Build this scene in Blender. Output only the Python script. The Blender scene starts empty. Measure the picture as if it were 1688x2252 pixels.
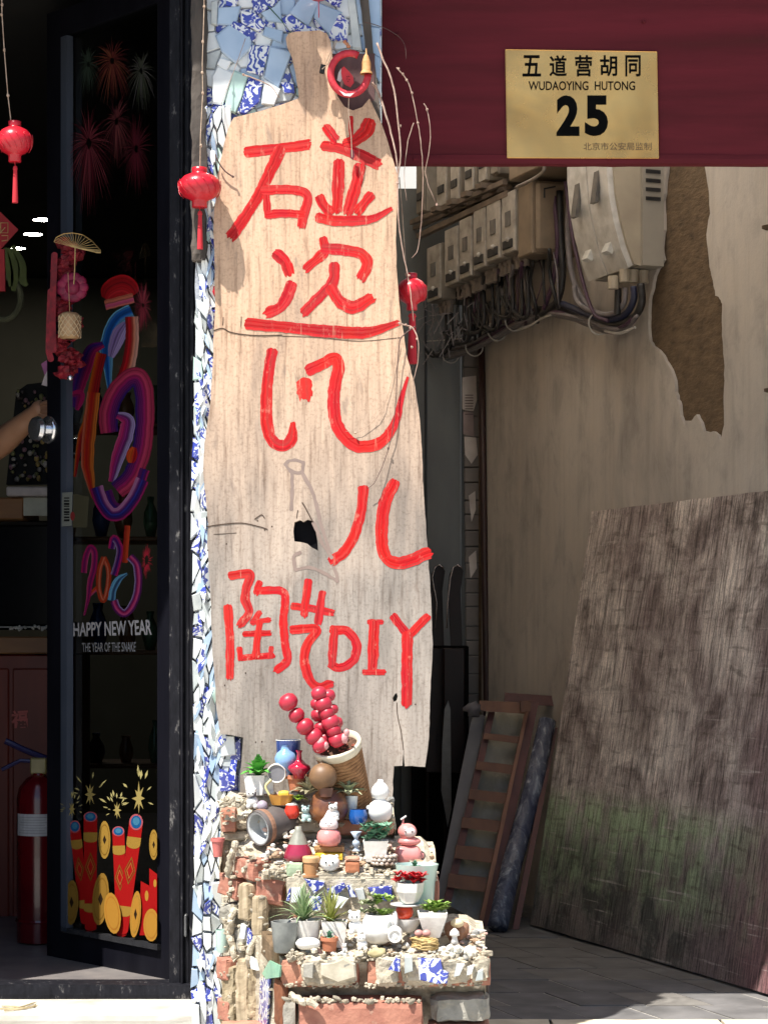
import bpy, math, random
from mathutils import Vector, Matrix, noise as MN
from mathutils.geometry import tessellate_polygon
R = random.Random(7)
SC = bpy.context.scene
COL = SC.collection
# ------------------------------------------------------------------ camera, sky, sun, exposure
F, D, H, CX, HY = 4797.0, 5.05, 0.95, 844.0, 1397.0      # focal length in photo pixels, distance to the facade, eye height
cam = bpy.data.cameras.new('camera'); camo = bpy.data.objects.new('camera', cam); COL.objects.link(camo)
camo.location = (0, -D, H); camo.rotation_euler = (math.radians(90), 0, 0)
cam.sensor_fit = 'VERTICAL'; cam.sensor_height = 36.0; cam.lens = F / 2252 * 36; cam.shift_y = (HY - 1126) / 2252
cam.clip_start = 0.1; cam.clip_end = 500
SC.camera = camo
LD = Vector((0.86, 1.0, -2.5)).normalized()               # the way the sunlight travels
w = bpy.data.worlds.new('World'); SC.world = w; w.use_nodes = True
nt = w.node_tree
bg = nt.nodes['Background']; sky = nt.nodes.new('ShaderNodeTexSky'); sky.sky_type = 'NISHITA'; sky.sun_disc = False
sky.sun_elevation = math.asin(-LD.z); sky.sun_rotation = math.atan2(-LD.x, -LD.y); sky.air_density = 1.0
nt.links.new(sky.outputs[0], bg.inputs[0]); bg.inputs[1].default_value = 0.085
sl = bpy.data.lights.new('sun', 'SUN'); so = bpy.data.objects.new('sun', sl); COL.objects.link(so)
sl.energy = 5.0; sl.angle = math.radians(0.53); sl.color = (1.0, 0.955, 0.88)
so.rotation_euler = LD.to_track_quat('-Z', 'Y').to_euler(); so.location = (-2, -3, 6)
vs = SC.view_settings
vs.view_transform = 'Standard'; vs.look = 'None'; vs.exposure = 1.0; vs.gamma = 1.0; vs.use_curve_mapping = False
SC.cycles.max_bounces = 8; SC.cycles.transparent_max_bounces = 16; SC.cycles.caustics_reflective = False; SC.cycles.caustics_refractive = False

# ------------------------------------------------------------------ small helpers
def P(px, py, d):                       # the point at distance d seen at photo pixel (px, py)
    return Vector(((px - CX) * d / F, d - D, H + (HY - py) * d / F))
def s2l(c):
    return tuple((x / 12.92 if x <= 0.04045 else ((x + 0.055) / 1.055) ** 2.4) for x in c)
def C8(r, g, b): return s2l((r / 255, g / 255, b / 255))

class Plane:                            # vertical plane n.(x, dist) = c, used to lay flat things out where they stand
    def __init__(s, nx, nd, c): s.nx, s.nd, s.c = nx, nd, c
    def d(s, px): return s.c / (s.nx * (px - CX) / F + s.nd)
    def p(s, px, py, off=0.0):
        q = Plane(s.nx, s.nd, s.c - off) if off else s
        return P(px, py, q.d(px))
    def n(s): return Vector((-s.nx, -s.nd, 0)).normalized()       # towards the viewer
def front(Y): return Plane(0, 1, D + Y)
LEAF = Plane(1.124 / math.hypot(1.124, 1), 1 / math.hypot(1.124, 1), 1 / math.hypot(1.124, 1) / 0.20773)
def WALL(wd): return Plane(0.9353, 0.354, 2.976 + wd)

class M:                                # a mesh being collected
    def __init__(s): s.v, s.f, s.m, s.c = [], [], [], []
    def add(s, vs_, fs, mi=0, col=None):
        o = len(s.v); s.v += [Vector(x) for x in vs_]
        for f in fs: s.f.append([o + i for i in f]); s.m.append(mi); s.c.append(col)
        return s
    def box(s, c, size, rot=None, mi=0, ch=0.0):
        hx, hy, hz = [q / 2 for q in size]; c = Vector(c)
        rot = rot or Matrix.Identity(3)
        if ch <= 0:
            vs_ = [c + rot @ Vector((x * hx, y * hy, z * hz)) for x in (-1, 1) for y in (-1, 1) for z in (-1, 1)]
            return s.add(vs_, [(0, 1, 3, 2), (4, 6, 7, 5), (0, 4, 5, 1), (2, 3, 7, 6), (0, 2, 6, 4), (1, 5, 7, 3)], mi)
        vs_, idx = [], {}
        for x in (-1, 1):
            for y in (-1, 1):
                for z in (-1, 1):
                    for a in range(3):
                        q = [x * (hx - ch), y * (hy - ch), z * (hz - ch)]; q[a] = (x * hx, y * hy, z * hz)[a]
                        idx[(x, y, z, a)] = len(vs_); vs_.append(c + rot @ Vector(q))
        fs = []
        for a in range(3):
            b, e = [(1, 2), (0, 2), (0, 1)][a]
            for sg in (-1, 1):
                lp = []
                for u, v in ((-1, -1), (1, -1), (1, 1), (-1, 1)):
                    k = [0, 0, 0]; k[a] = sg; k[b] = u; k[e] = v; lp.append(idx[(k[0], k[1], k[2], a)])
                fs.append(lp)
            for u in (-1, 1):
                for v in (-1, 1):
                    k1 = [0, 0, 0]; k1[b] = u; k1[e] = v; k1[a] = -1; k2 = list(k1); k2[a] = 1
                    fs.append([idx[(*k1, b)], idx[(*k2, b)], idx[(*k2, e)], idx[(*k1, e)]])
        for x in (-1, 1):
            for y in (-1, 1):
                for z in (-1, 1): fs.append([idx[(x, y, z, a)] for a in range(3)])
        return s.add(vs_, fs, mi)
    def prism(s, loops, off, mi=0, col=None):      # loops: outer then holes, 3D points; off: thickness vector
        if isinstance(loops[0], Vector): loops = [loops]
        off = Vector(off); flat = [p for l in loops for p in l]; n = len(flat)
        tris = tessellate_polygon([[Vector(p) for p in l] for l in loops])
        fs = [tuple(t) for t in tris]
        if off.length > 0:
            fs += [tuple(n + i for i in reversed(t)) for t in tris]; b = 0
            for l in loops:
                k = len(l); fs += [(b + i, b + (i + 1) % k, n + b + (i + 1) % k, n + b + i) for i in range(k)]; b += k
            return s.add(flat + [p + off for p in flat], fs, mi, col)
        return s.add(flat, fs, mi, col)
    def lathe(s, prof, c=(0, 0, 0), seg=20, rot=None, mi=0, sx=1.0, sy=1.0):
        c = Vector(c); rot = rot or Matrix.Identity(3); vs_, fs = [], []
        for r, z in prof:
            for k in range(seg):
                a = 2 * math.pi * k / seg; vs_.append(c + rot @ Vector((r * math.cos(a) * sx, r * math.sin(a) * sy, z)))
        for i in range(len(prof) - 1):
            for k in range(seg):
                a, b = i * seg + k, i * seg + (k + 1) % seg; fs.append((a, b, b + seg, a + seg))
        return s.add(vs_, fs, mi)
    def ball(s, c, r, seg=14, rings=8, mi=0, sc=(1, 1, 1), rot=None):
        pr = [(math.sin(math.pi * i / rings) + (1e-4 if i in (0, rings) else 0), -math.cos(math.pi * i / rings)) for i in range(rings + 1)]
        m3 = (rot or Matrix.Identity(3)) @ Matrix.Diagonal((r * sc[0], r * sc[1], r * sc[2]))
        return s.lathe(pr, c, seg, m3, mi)
    def tube(s, pts, rad, seg=6, mi=0, cap=True):
        pts = [Vector(p) for p in pts]; n = len(pts)
        rs = rad if isinstance(rad, (list, tuple)) else [rad] * n
        vs_, fs = [], []; up = None
        for i in range(n):
            t = (pts[min(i + 1, n - 1)] - pts[max(i - 1, 0)])
            t = t.normalized() if t.length > 1e-9 else Vector((0, 0, 1))
            if up is None: up = t.orthogonal().normalized()
            else:
                up = (up - t * up.dot(t)); up = up.normalized() if up.length > 1e-6 else t.orthogonal().normalized()
            w_ = t.cross(up)
            for k in range(seg):
                a = 2 * math.pi * k / seg; vs_.append(pts[i] + (up * math.cos(a) + w_ * math.sin(a)) * rs[i])
        for i in range(n - 1):
            for k in range(seg):
                a, b = i * seg + k, i * seg + (k + 1) % seg; fs.append((a, b, b + seg, a + seg))
        if cap: fs += [tuple(reversed(range(seg))), tuple((n - 1) * seg + k for k in range(seg))]
        return s.add(vs_, fs, mi)
    def lump(s, c, size, n=2, amp=0.25, seed=0, mi=0, rot=None, fr=1.6):   # irregular stone from a ball
        b = M().ball((0, 0, 0), 1, 6 + 3 * n, 3 + 2 * n)
        o = Vector((seed * 3.1, seed * 1.7, seed * 0.9)); rot = rot or Matrix.Identity(3)
        vs_ = []
        for v in b.v:
            q = v * (1 + amp * MN.noise(v * fr + o) * 2)
            vs_.append(Vector(c) + rot @ Vector((q.x * size[0] / 2, q.y * size[1] / 2, q.z * size[2] / 2)))
        return s.add(vs_, b.f, mi)
    def rough(s, c, size, nx=6, ny=3, nz=3, amp=0.002, fr=40.0, rot=None, mi=0, shape=None, seed=0, rnd=0.0):   # lumpy box
        rot = rot or Matrix.Identity(3); c = Vector(c); o = Vector((seed * 7.3, seed, seed * 2.1)); vmap, vs_, fs = {}, [], []
        N = (nx, ny, nz)
        def vid(i, j, k):
            if (i, j, k) not in vmap:
                u = Vector((i / nx * 2 - 1, j / ny * 2 - 1, k / nz * 2 - 1)); q = Vector((u.x * size[0] / 2, u.y * size[1] / 2, u.z * size[2] / 2))
                ed = sum(1 for t in u if abs(abs(t) - 1) < 1e-6)
                if rnd and ed > 1:
                    for a in range(3):
                        if abs(abs(u[a]) - 1) < 1e-6: q[a] -= math.copysign(rnd * (0.5 + 0.8 * abs(MN.noise(q * 30 + o))), u[a])
                if shape: q = Vector(shape(q, u))
                nz_ = MN.noise_vector((q + o) * fr) * amp + MN.noise_vector((q + o) * fr * 2.7) * amp * 0.5
                vmap[(i, j, k)] = len(vs_); vs_.append(c + rot @ (q + nz_))
            return vmap[(i, j, k)]
        for a in range(3):
            b, e = [(1, 2), (0, 2), (0, 1)][a]
            for sd in (0, N[a]):
                for i in range(N[b]):
                    for j in range(N[e]):
                        q = []
                        for di, dj in ((0, 0), (1, 0), (1, 1), (0, 1)):
                            k = [0, 0, 0]; k[a] = sd; k[b] = i + di; k[e] = j + dj; q.append(vid(*k))
                        fs.append(q)
        return s.add(vs_, fs, mi)
    def center(s):
        lo = [min(v[i] for v in s.v) for i in range(3)]; hi = [max(v[i] for v in s.v) for i in range(3)]
        return Vector(((lo[0] + hi[0]) / 2, (lo[1] + hi[1]) / 2, lo[2]))

def mesh(m, mats, base, smooth=False, recalc=True):
    me = bpy.data.meshes.new('mesh'); me.from_pydata([v - base for v in m.v], [], m.f)
    for k in (mats if isinstance(mats, (list, tuple)) else [mats]): me.materials.append(k)
    me.polygons.foreach_set('material_index', m.m)
    if any(c is not None for c in m.c):
        ca = me.color_attributes.new('Col', 'FLOAT_COLOR', 'CORNER'); k = 0
        for pl, c in zip(m.f, m.c):
            for _ in pl: ca.data[k].color = (*(c or (1, 1, 1)), 1); k += 1
    if recalc:
        import bmesh
        b = bmesh.new(); b.from_mesh(me); bmesh.ops.recalc_face_normals(b, faces=b.faces); b.to_mesh(me); b.free()
    if smooth:
        me.polygons.foreach_set('use_smooth', [True] * len(me.polygons))
        if smooth is not True:
            try: me.set_sharp_from_angle(angle=math.radians(smooth))
            except Exception: pass
    me.update(); return me

def props(o, label, cat, group=None, kind=None):
    if label: o['label'] = label
    if cat: o['category'] = cat
    if group: o['group'] = group
    if kind: o['kind'] = kind
class T:                                # a thing: an Empty that parents its parts
    def __init__(s, name, label, cat, base, group=None, kind=None):
        s.e = bpy.data.objects.new(name, None); COL.objects.link(s.e); s.e.location = base; s.base = Vector(base)
        s.e.empty_display_size = 0.05
        props(s.e, label, cat, group, kind)
    def part(s, name, m, mats, parent=None, label=None, smooth=False, stuff=False, recalc=True):
        o = bpy.data.objects.new(name, mesh(m, mats, s.base, smooth, recalc)); COL.objects.link(o); o.parent = parent or s.e
        if label: o['label'] = label
        if stuff: o['kind'] = 'stuff'
        return o
def solo(name, m, mats, label, cat, group=None, smooth=False, kind=None, recalc=True):
    c = m.center(); o = bpy.data.objects.new(name, mesh(m, mats, c, smooth, recalc)); COL.objects.link(o); o.location = c
    props(o, label, cat, group, kind); return o

def rotz(a): return Matrix.Rotation(a, 3, 'Z')
def eul(x, y, z): return (Matrix.Rotation(z, 3, 'Z') @ Matrix.Rotation(y, 3, 'Y') @ Matrix.Rotation(x, 3, 'X'))
def smoothline(pts, n=6):               # Catmull-Rom
    pts = [Vector(p) for p in pts]
    if len(pts) < 3: return [pts[0].lerp(pts[-1], t / (n)) for t in range(n + 1)]
    out = []; q = [pts[0] * 2 - pts[1]] + pts + [pts[-1] * 2 - pts[-2]]
    for i in range(1, len(q) - 2):
        for k in range(n):
            t = k / n; a, b, c, e = q[i - 1], q[i], q[i + 1], q[i + 2]
            out.append(0.5 * ((2 * b) + (c - a) * t + (2 * a - 5 * b + 4 * c - e) * t * t + (3 * b - a - 3 * c + e) * t ** 3))
    out.append(pts[-1]); return out
def ribbon2d(pts, w, ragged=0.06, n=6, taper=None, seed=0):   # left and right outlines of a brush stroke in pixels
    c = smoothline([(*p, 0) for p in pts], n); L, Rr = [], []; N = len(c)
    for i, p in enumerate(c):
        t = (c[min(i + 1, N - 1)] - c[max(i - 1, 0)]); t.normalize(); nn = Vector((-t.y, t.x, 0))
        k = i / (N - 1); ww = w / 2 * (taper(k) if taper else 1)
        ja = 1 + ragged * MN.noise(Vector((p.x * .09, p.y * .09, seed))) * 2; jb = 1 + ragged * MN.noise(Vector((p.x * .09, p.y * .09, seed + 9.3))) * 2
        L.append(p + nn * ww * ja); Rr.append(p - nn * ww * jb)
    return c, L, Rr

# ------------------------------------------------------------------ materials
def nodes_of(name):
    m = bpy.data.materials.new(name); m.use_nodes = True; t = m.node_tree; b = t.nodes['Principled BSDF']; return m, t, b
def N_(t, ty, **kw):
    n = t.nodes.new(ty)
    for k, v in kw.items():
        if k.startswith('i_'):
            key = k[2:].replace('_', ' ')
            n.inputs[key].default_value = v
        else: setattr(n, k, v)
    return n
def ramp(t, fac, stops, interp='LINEAR'):
    r = t.nodes.new('ShaderNodeValToRGB'); r.color_ramp.interpolation = interp
    e = r.color_ramp.elements
    while len(e) > 1: e.remove(e[-1])
    e[0].position = stops[0][0]; e[0].color = (*stops[0][1], 1)
    for p, c in stops[1:]:
        k = e.new(p); k.color = (*c, 1)
    t.links.new(fac, r.inputs[0]); return r.outputs[0]
def coords(t, scale=(1, 1, 1), rnd=True):
    tc = t.nodes.new('ShaderNodeTexCoord'); mp = t.nodes.new('ShaderNodeMapping'); mp.inputs['Scale'].default_value = scale
    if rnd:
        oi = t.nodes.new('ShaderNodeObjectInfo'); ad = t.nodes.new('ShaderNodeVectorMath'); ad.operation = 'MULTIPLY_ADD'
        cb = t.nodes.new('ShaderNodeCombineXYZ')
        for i in range(3): t.links.new(oi.outputs['Random'], cb.inputs[i])
        ad.inputs[1].default_value = (7.3, 4.1, 9.7)
        t.links.new(cb.outputs[0], ad.inputs[0]); t.links.new(tc.outputs['Object'], ad.inputs[2]); t.links.new(ad.outputs[0], mp.inputs[0])
    else: t.links.new(tc.outputs['Object'], mp.inputs[0])
    return mp.outputs[0]
def noise(t, vec, scale, detail=6, rough=.55, dist=0):
    n = t.nodes.new('ShaderNodeTexNoise'); n.inputs['Scale'].default_value = scale; n.inputs['Detail'].default_value = detail
    n.inputs['Roughness'].default_value = rough; n.inputs['Distortion'].default_value = dist; t.links.new(vec, n.inputs['Vector']); return n.outputs[0]
def mixc(t, fac, a, b, mode='MIX'):
    n = t.nodes.new('ShaderNodeMix'); n.data_type = 'RGBA'; n.blend_type = mode
    if isinstance(fac, (int, float)): n.inputs[0].default_value = fac
    else: t.links.new(fac, n.inputs[0])
    for k, x in ((6, a), (7, b)):
        if isinstance(x, tuple): n.inputs[k].default_value = (*x, 1)
        else: t.links.new(x, n.inputs[k])
    return n.outputs[2]
def bump(t, b, h, strength=.4, dist=.002):
    n = t.nodes.new('ShaderNodeBump'); n.inputs['Strength'].default_value = strength; n.inputs['Distance'].default_value = dist
    t.links.new(h, n.inputs['Height']); t.links.new(n.outputs[0], b.inputs['Normal'])
_mc = {}
def mat(name, c1, c2=None, scale=30, stretch=(1, 1, 1), rough=.75, bmp=0.25, bd=.002, bscale=None, metal=0, coat=0, lo=.35, hi=.65, spec=.5, c3=None, sub=0):
    if name in _mc: return _mc[name]
    m, t, b = nodes_of(name)
    c2 = c2 or tuple(x * .72 for x in c1); v = coords(t, stretch); n1 = noise(t, v, scale)
    st = [(lo, c2), (hi, c1)]
    if c3: st = [(lo - .12, c3), (lo + .05, c2), (hi, c1)]
    t.links.new(ramp(t, n1, st), b.inputs['Base Color'])
    b.inputs['Roughness'].default_value = rough; b.inputs['Metallic'].default_value = metal; b.inputs['Coat Weight'].default_value = coat
    b.inputs['Specular IOR Level'].default_value = spec
    if sub: b.inputs['Subsurface Weight'].default_value = sub; b.inputs['Subsurface Scale'].default_value = .01
    if bmp: bump(t, b, noise(t, v, bscale or scale * 3, 5, .6), bmp, bd)
    _mc[name] = m; return m
def emis(name, col, st):
    m, t, b = nodes_of(name); b.inputs['Emission Color'].default_value = (*col, 1); b.inputs['Emission Strength'].default_value = st; return m

def porcelain(name, white, blue, th=.5, sc=38, wave=False):
    m, t, b = nodes_of(name); v = coords(t)
    n1 = noise(t, v, sc, 3, .5, 2.2)
    if wave:
        wv = t.nodes.new('ShaderNodeTexWave'); wv.inputs['Scale'].default_value = 26; wv.inputs['Distortion'].default_value = 14; wv.inputs['Detail'].default_value = 2
        wv.inputs['Detail Scale'].default_value = 1.5; t.links.new(v, wv.inputs['Vector']); n1 = wv.outputs['Fac']
    c = ramp(t, n1, [(0, white), (th - .012, white), (th + .012, blue), (1, tuple(x * .6 for x in blue))])
    sh = noise(t, v, 12, 2); c = mixc(t, sh, c, mixc(t, .25, c, (.3, .35, .4)))
    t.links.new(c, b.inputs['Base Color']); b.inputs['Roughness'].default_value = .18; b.inputs['Coat Weight'].default_value = .3
    bump(t, b, noise(t, v, 60, 2), .08, .001); return m
POR = [porcelain('porcelain_scroll', (.72, .74, .74), (.010, .025, .36), .50, 36), porcelain('porcelain_wave', (.7, .73, .74), (.012, .04, .40), .54, 30, True),
       porcelain('porcelain_dense', (.7, .73, .76), (.008, .016, .30), .45, 55)]
GLZ = [mat('glaze_white', (.76, .78, .76), (.62, .66, .66), 14, rough=.15, bmp=.06, coat=.4), mat('glaze_blue_white', (.38, .49, .62), (.28, .39, .53), 12, rough=.15, bmp=.06, coat=.4),
       mat('glaze_celadon', (.5, .66, .58), (.4, .56, .5), 12, rough=.15, bmp=.06, coat=.4), mat('glaze_grey', (.55, .58, .56), (.36, .4, .4), 20, rough=.25, bmp=.1)]
def shard_mat(r=None):
    r = (r or R).random()
    return POR[0] if r < .12 else POR[1] if r < .2 else POR[2] if r < .28 else GLZ[0] if r < .72 else GLZ[1] if r < .86 else GLZ[2] if r < .90 else GLZ[3]
MORTAR = mat('mortar', (.56, .50, .39), (.36, .31, .23), 45, rough=.95, bmp=.9, bd=.004, bscale=120, c3=(.16, .13, .1))
MORTARG = mat('grey_mortar', (.46, .48, .52), (.32, .34, .38), 30, rough=.9, bmp=.6, bd=.003, bscale=150)
BRICK = mat('red_brick', (.42, .19, .13), (.32, .13, .09), 28, rough=.92, bmp=.6, bd=.003, bscale=110, c3=(.5, .38, .28))
BRICK2 = mat('pale_brick', (.47, .23, .15), (.35, .15, .10), 22, rough=.92, bmp=.6, bd=.003, bscale=110, c3=(.5, .42, .34))
STONE = mat('grey_stone', (.36, .34, .29), (.2, .19, .16), 24, rough=.9, bmp=.7, bd=.004, bscale=70)
PEBBLE = [mat('pebble_cream', (.6, .54, .42), (.42, .36, .27), 40, rough=.7), mat('pebble_white', (.72, .7, .66), (.5, .48, .44), 40, rough=.6),
          mat('pebble_brown', (.4, .27, .17), (.25, .16, .1), 40, rough=.75), mat('pebble_pink', (.55, .38, .32), (.4, .26, .22), 40, rough=.7), mat('pebble_grey', (.33, .32, .3), (.2, .2, .19), 40, rough=.7)]
DRIFT = mat('driftwood', (.46, .37, .25), (.27, .21, .13), 60, (1, 1, .12), rough=.9, bmp=.7, bd=.003, bscale=130, c3=(.18, .13, .08))
WHITEG = mat('white_glaze', (.8, .79, .76), (.66, .64, .6), 30, rough=.2, bmp=.12, coat=.4, c3=(.45, .42, .36))
CONCP = mat('white_concrete', (.8, .77, .72), (.62, .58, .53), 35, rough=.85, bmp=.35)
BLACK = mat('black_paint', (.006, .006, .007), (.004, .004, .005), 30, rough=.5, bmp=.05, spec=.2)
SOIL = mat('soil', (.12, .06, .035), (.05, .025, .015), 120, rough=1, bmp=1, bd=.003)
TERRA = mat('terracotta', (.48, .18, .09), (.36, .13, .07), 30, rough=.85)
def solid(name, c, rough=.5, bmp=.08, coat=0, scale=30): return mat(name, c, tuple(x * .82 for x in c), scale, rough=rough, bmp=bmp, coat=coat)

def clip_poly(poly, a, n):              # keep the part with (p-a).n <= 0
    out = []
    for i in range(len(poly)):
        p, q = poly[i], poly[(i + 1) % len(poly)]; dp, dq = (p - a).dot(n), (q - a).dot(n)
        if dp <= 0: out.append(p)
        if dp * dq < 0: out.append(p.lerp(q, dp / (dp - dq)))
    return out
def voronoi(seeds, x0, x1, y0, y1, ax=1.0, ay=1.0, gap=3.0):
    S = [Vector((x * ax, y * ay)) for x, y in seeds]; res = []
    for i, s in enumerate(S):
        poly = [Vector((x0 * ax, y0 * ay)), Vector((x1 * ax, y0 * ay)), Vector((x1 * ax, y1 * ay)), Vector((x0 * ax, y1 * ay))]
        for j, q in enumerate(S):
            if i != j and len(poly) > 2:
                n = (q - s); L = n.length
                if L < 1e-6: continue
                n = n / L
                poly = clip_poly(poly, s + n * (L / 2 - gap / 2), n)
        if len(poly) > 2: res.append([(p.x / ax, p.y / ay) for p in poly])
        else: res.append(None)
    return res
def inside(pt, poly):
    x, y = pt; c = False; j = len(poly) - 1
    for i in range(len(poly)):
        xi, yi = poly[i]; xj, yj = poly[j]
        if (yi > y) != (yj > y) and x < (xj - xi) * (y - yi) / (yj - yi) + xi: c = not c
        j = i
    return c
def Z(ox, oy, s): return lambda pts: [(ox + x * s, oy + y * s) for x, y in pts]      # enlarged-crop pixels to photo pixels
def text_mesh(body, off=0.0):
    c = bpy.data.curves.new('t', 'FONT'); c.body = body; c.offset = off; c.resolution_u = 4
    o = bpy.data.objects.new('t', c); COL.objects.link(o); bpy.context.view_layer.update()
    me = bpy.data.meshes.new_from_object(o.evaluated_get(bpy.context.evaluated_depsgraph_get()))
    vs_ = [v.co.copy() for v in me.vertices]; fs = [list(p.vertices) for p in me.polygons]
    bpy.data.objects.remove(o); bpy.data.curves.remove(c); bpy.data.meshes.remove(me); return vs_, fs
def text_on(body, quad, pl, off, bold=0.0, col=None):
    """quad: photo pixels top-left, top-right, bottom-right, bottom-left of the lettering's box; laid on the plane pl"""
    vs_, fs = text_mesh(body, bold); x0 = min(v.x for v in vs_); x1 = max(v.x for v in vs_); y0 = min(v.y for v in vs_); y1 = max(v.y for v in vs_)
    m = M(); out = []
    for v in vs_:
        u, k = (v.x - x0) / (x1 - x0), (y1 - v.y) / (y1 - y0)
        t = Vector(quad[0]).lerp(Vector(quad[1]), u); b = Vector(quad[3]).lerp(Vector(quad[2]), u); q = t.lerp(b, k); out.append(pl.p(q.x, q.y, off))
    return m.add(out, fs, 0, col)
# ------------------------------------------------------------------ ground, floors, walls, roof
def rectbox(x0, x1, Y0, Y1, z0, z1): return M().box(((x0 + x1) / 2, (Y0 + Y1) / 2, (z0 + z1) / 2), (x1 - x0, Y1 - Y0, z1 - z0))
street_m = mat('street_paving', (.46, .43, .39), (.38, .36, .32), 3, rough=.9, bmp=.2)
solo('street_ground', M().add([(-40, -60, -.34), (40, -60, -.34), (40, -.02, -.34), (-40, -.02, -.34)], [(0, 1, 2, 3)]), street_m, None, None, kind='structure')
solo('earth', rectbox(-40, 40, -.02, 12, -.6, -.345), street_m, None, None, kind='structure')
grout = mat('grout', (.36, .34, .31), (.24, .225, .2), 40, rough=.95)
pf = bpy.data.objects.new('passage_floor', None); COL.objects.link(pf); pf['kind'] = 'structure'; pf.location = (.6, 1.5, 0)
class TT(T):
    def __init__(s, e): s.e = e; s.base = e.location.copy()
pft = TT(pf)
pft.part('bed', rectbox(-.04, 1.6, .36, 3.4, -.34, -.006), grout)
tile_m = [mat('floor_tile_a', (.17, .165, .165), (.09, .088, .088), 7, rough=.72, bmp=.3, bscale=70), mat('floor_tile_b', (.19, .18, .165), (.13, .12, .11), 9, rough=.75, bmp=.3, bscale=70)]
dirv = Vector((-.3537, .9353)); k = 0
for j in range(0, 12):
    y0 = .36 + j * .21
    for i in range(-1, 16):
        xa = -.35 + i * .175 + (.06 if j % 3 == 1 else 0) + .9; 
        pts = []
        for (a, b) in ((0, 0), (.168, 0), (.168, .203), (0, .203)):
            Y = y0 + b; x = xa + a - .378 * (Y - .36) - .55; pts.append((x, Y))
        if min(p[0] for p in pts) < -.02 or max(p[0] for p in pts) > 1.55: continue
        if 0 and max(p[0] for p in pts) < .1: continue
        zz = R.uniform(-.0015, .0015); off = [Vector((x, Y, -.004 + zz)) for x, Y in pts]
        pft.part('floor_tile', M().prism([off], (0, 0, -.012)), R.choice(tile_m)); k += 1
kerb_m = mat('kerb_stone', (.62, .56, .44), (.5, .44, .33), 12, rough=.85, bmp=.4)
kb = TT(pf)
for i in range(4): kb.part('kerb_stone', M().rough((.2 + i * .42, .27, -.09), (.415, .17, .18), 10, 4, 3, .0012, 20, rnd=.002, seed=i), kerb_m)
# step and shop floor
stp = T('doorstep', 'white marble doorstep slab in front of the black doorway', 'step', (-1.1, 0, -.3))
marble = mat('white_marble', (.58, .555, .50), (.45, .42, .36), 9, rough=.6, bmp=.3, bscale=60, c3=(.3, .27, .22))
marbley = mat('yellowed_marble', (.62, .52, .36), (.46, .37, .24), 9, rough=.7, bmp=.3, bscale=60, c3=(.32, .24, .14))
stp.part('tread_slab', M().rough((-1.42, .1, .061), (1.96, .24, .026), 30, 4, 2, .0008, 15, rnd=.002), marble)
for i, (a, b) in enumerate(((-2.4, -1.52), (-1.515, -.675), (-.67, -.425))): stp.part('riser_panel', M().rough(((a + b) / 2, .09, -.147), (b - a, .16, .385), 14, 2, 8, .001, 20, rnd=.002, seed=i), marbley)
leafbit = mat('dry_leaf', (.5, .42, .26), (.36, .28, .15), 40, rough=.8)
m = M()
for pts in ([(0, 2218), (40, 2216), (82, 2203)], [(10, 2222), (50, 2218), (84, 2211)], [(5, 2212), (45, 2214)], [(30, 2219), (70, 2214), (80, 2208)]):
    q = []
    for x, y in pts:
        d = (H - .078) * F / (y - HY); q.append(P(x, y, d))
    m.tube(smoothline(q, 4), [.0022] * (len(smoothline(q, 4)) - 1) + [.0005], 5)
solo('dry_grass_wisp', m, leafbit, 'wisp of dry grass lying on the white doorstep', 'dry grass')
sf = solo('shop_floor', rectbox(-3.6, -.1, .26, 5.4, -.34, .098), mat('shop_floor_stone', (.2, .18, .17), (.13, .12, .12), 12, rough=.4), None, None, kind='structure')
cream, t, b = nodes_of('cream_plaster'); v = coords(t, (1, 1, .6), rnd=False)
big = noise(t, v, 1.7, 6, .6, .5); md = noise(t, v, 9, 6, .65, .4); strk = noise(t, coords(t, (1, 1, .07), rnd=False), 26, 5, .6); fn_ = noise(t, v, 120, 4, .7)
c = ramp(t, big, [(.32, (.38, .345, .31)), (.48, (.50, .455, .405)), (.66, (.58, .53, .47))])
c = mixc(t, 1.0, c, ramp(t, md, [(.3, (.74, .73, .74)), (.5, (1, 1, 1)), (.7, (1.07, 1.05, 1.02))]), 'MULTIPLY'); c = mixc(t, 1.0, c, ramp(t, strk, [(.34, (.90, .895, .89)), (.5, (1, 1, 1)), (.7, (1.04, 1.035, 1.03))]), 'MULTIPLY')
c = mixc(t, ramp(t, fn_, [(.66, (0,) * 3), (.74, (.5,) * 3)]), c, (.2, .17, .14)); t.links.new(c, b.inputs['Base Color']); b.inputs['Roughness'].default_value = .93; bump(t, b, mixc(t, .5, md, fn_), .5, .004)
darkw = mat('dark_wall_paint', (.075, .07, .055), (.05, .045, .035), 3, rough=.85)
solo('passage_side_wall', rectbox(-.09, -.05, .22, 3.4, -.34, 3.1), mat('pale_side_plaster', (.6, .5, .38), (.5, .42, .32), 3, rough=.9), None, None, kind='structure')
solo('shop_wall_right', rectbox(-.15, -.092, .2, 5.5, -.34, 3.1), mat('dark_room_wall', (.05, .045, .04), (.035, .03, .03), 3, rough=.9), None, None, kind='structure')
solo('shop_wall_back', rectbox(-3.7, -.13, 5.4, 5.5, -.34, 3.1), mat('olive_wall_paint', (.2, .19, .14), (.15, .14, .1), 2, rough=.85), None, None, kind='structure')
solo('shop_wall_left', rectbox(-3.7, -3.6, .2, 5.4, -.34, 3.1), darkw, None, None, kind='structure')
solo('shop_ceiling', rectbox(-3.6, -.13, .3, 5.4, 2.66, 2.74), mat('dark_ceiling', (.02, .018, .016), (.012, .012, .012), 3, rough=.8), None, None, kind='structure')
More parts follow.
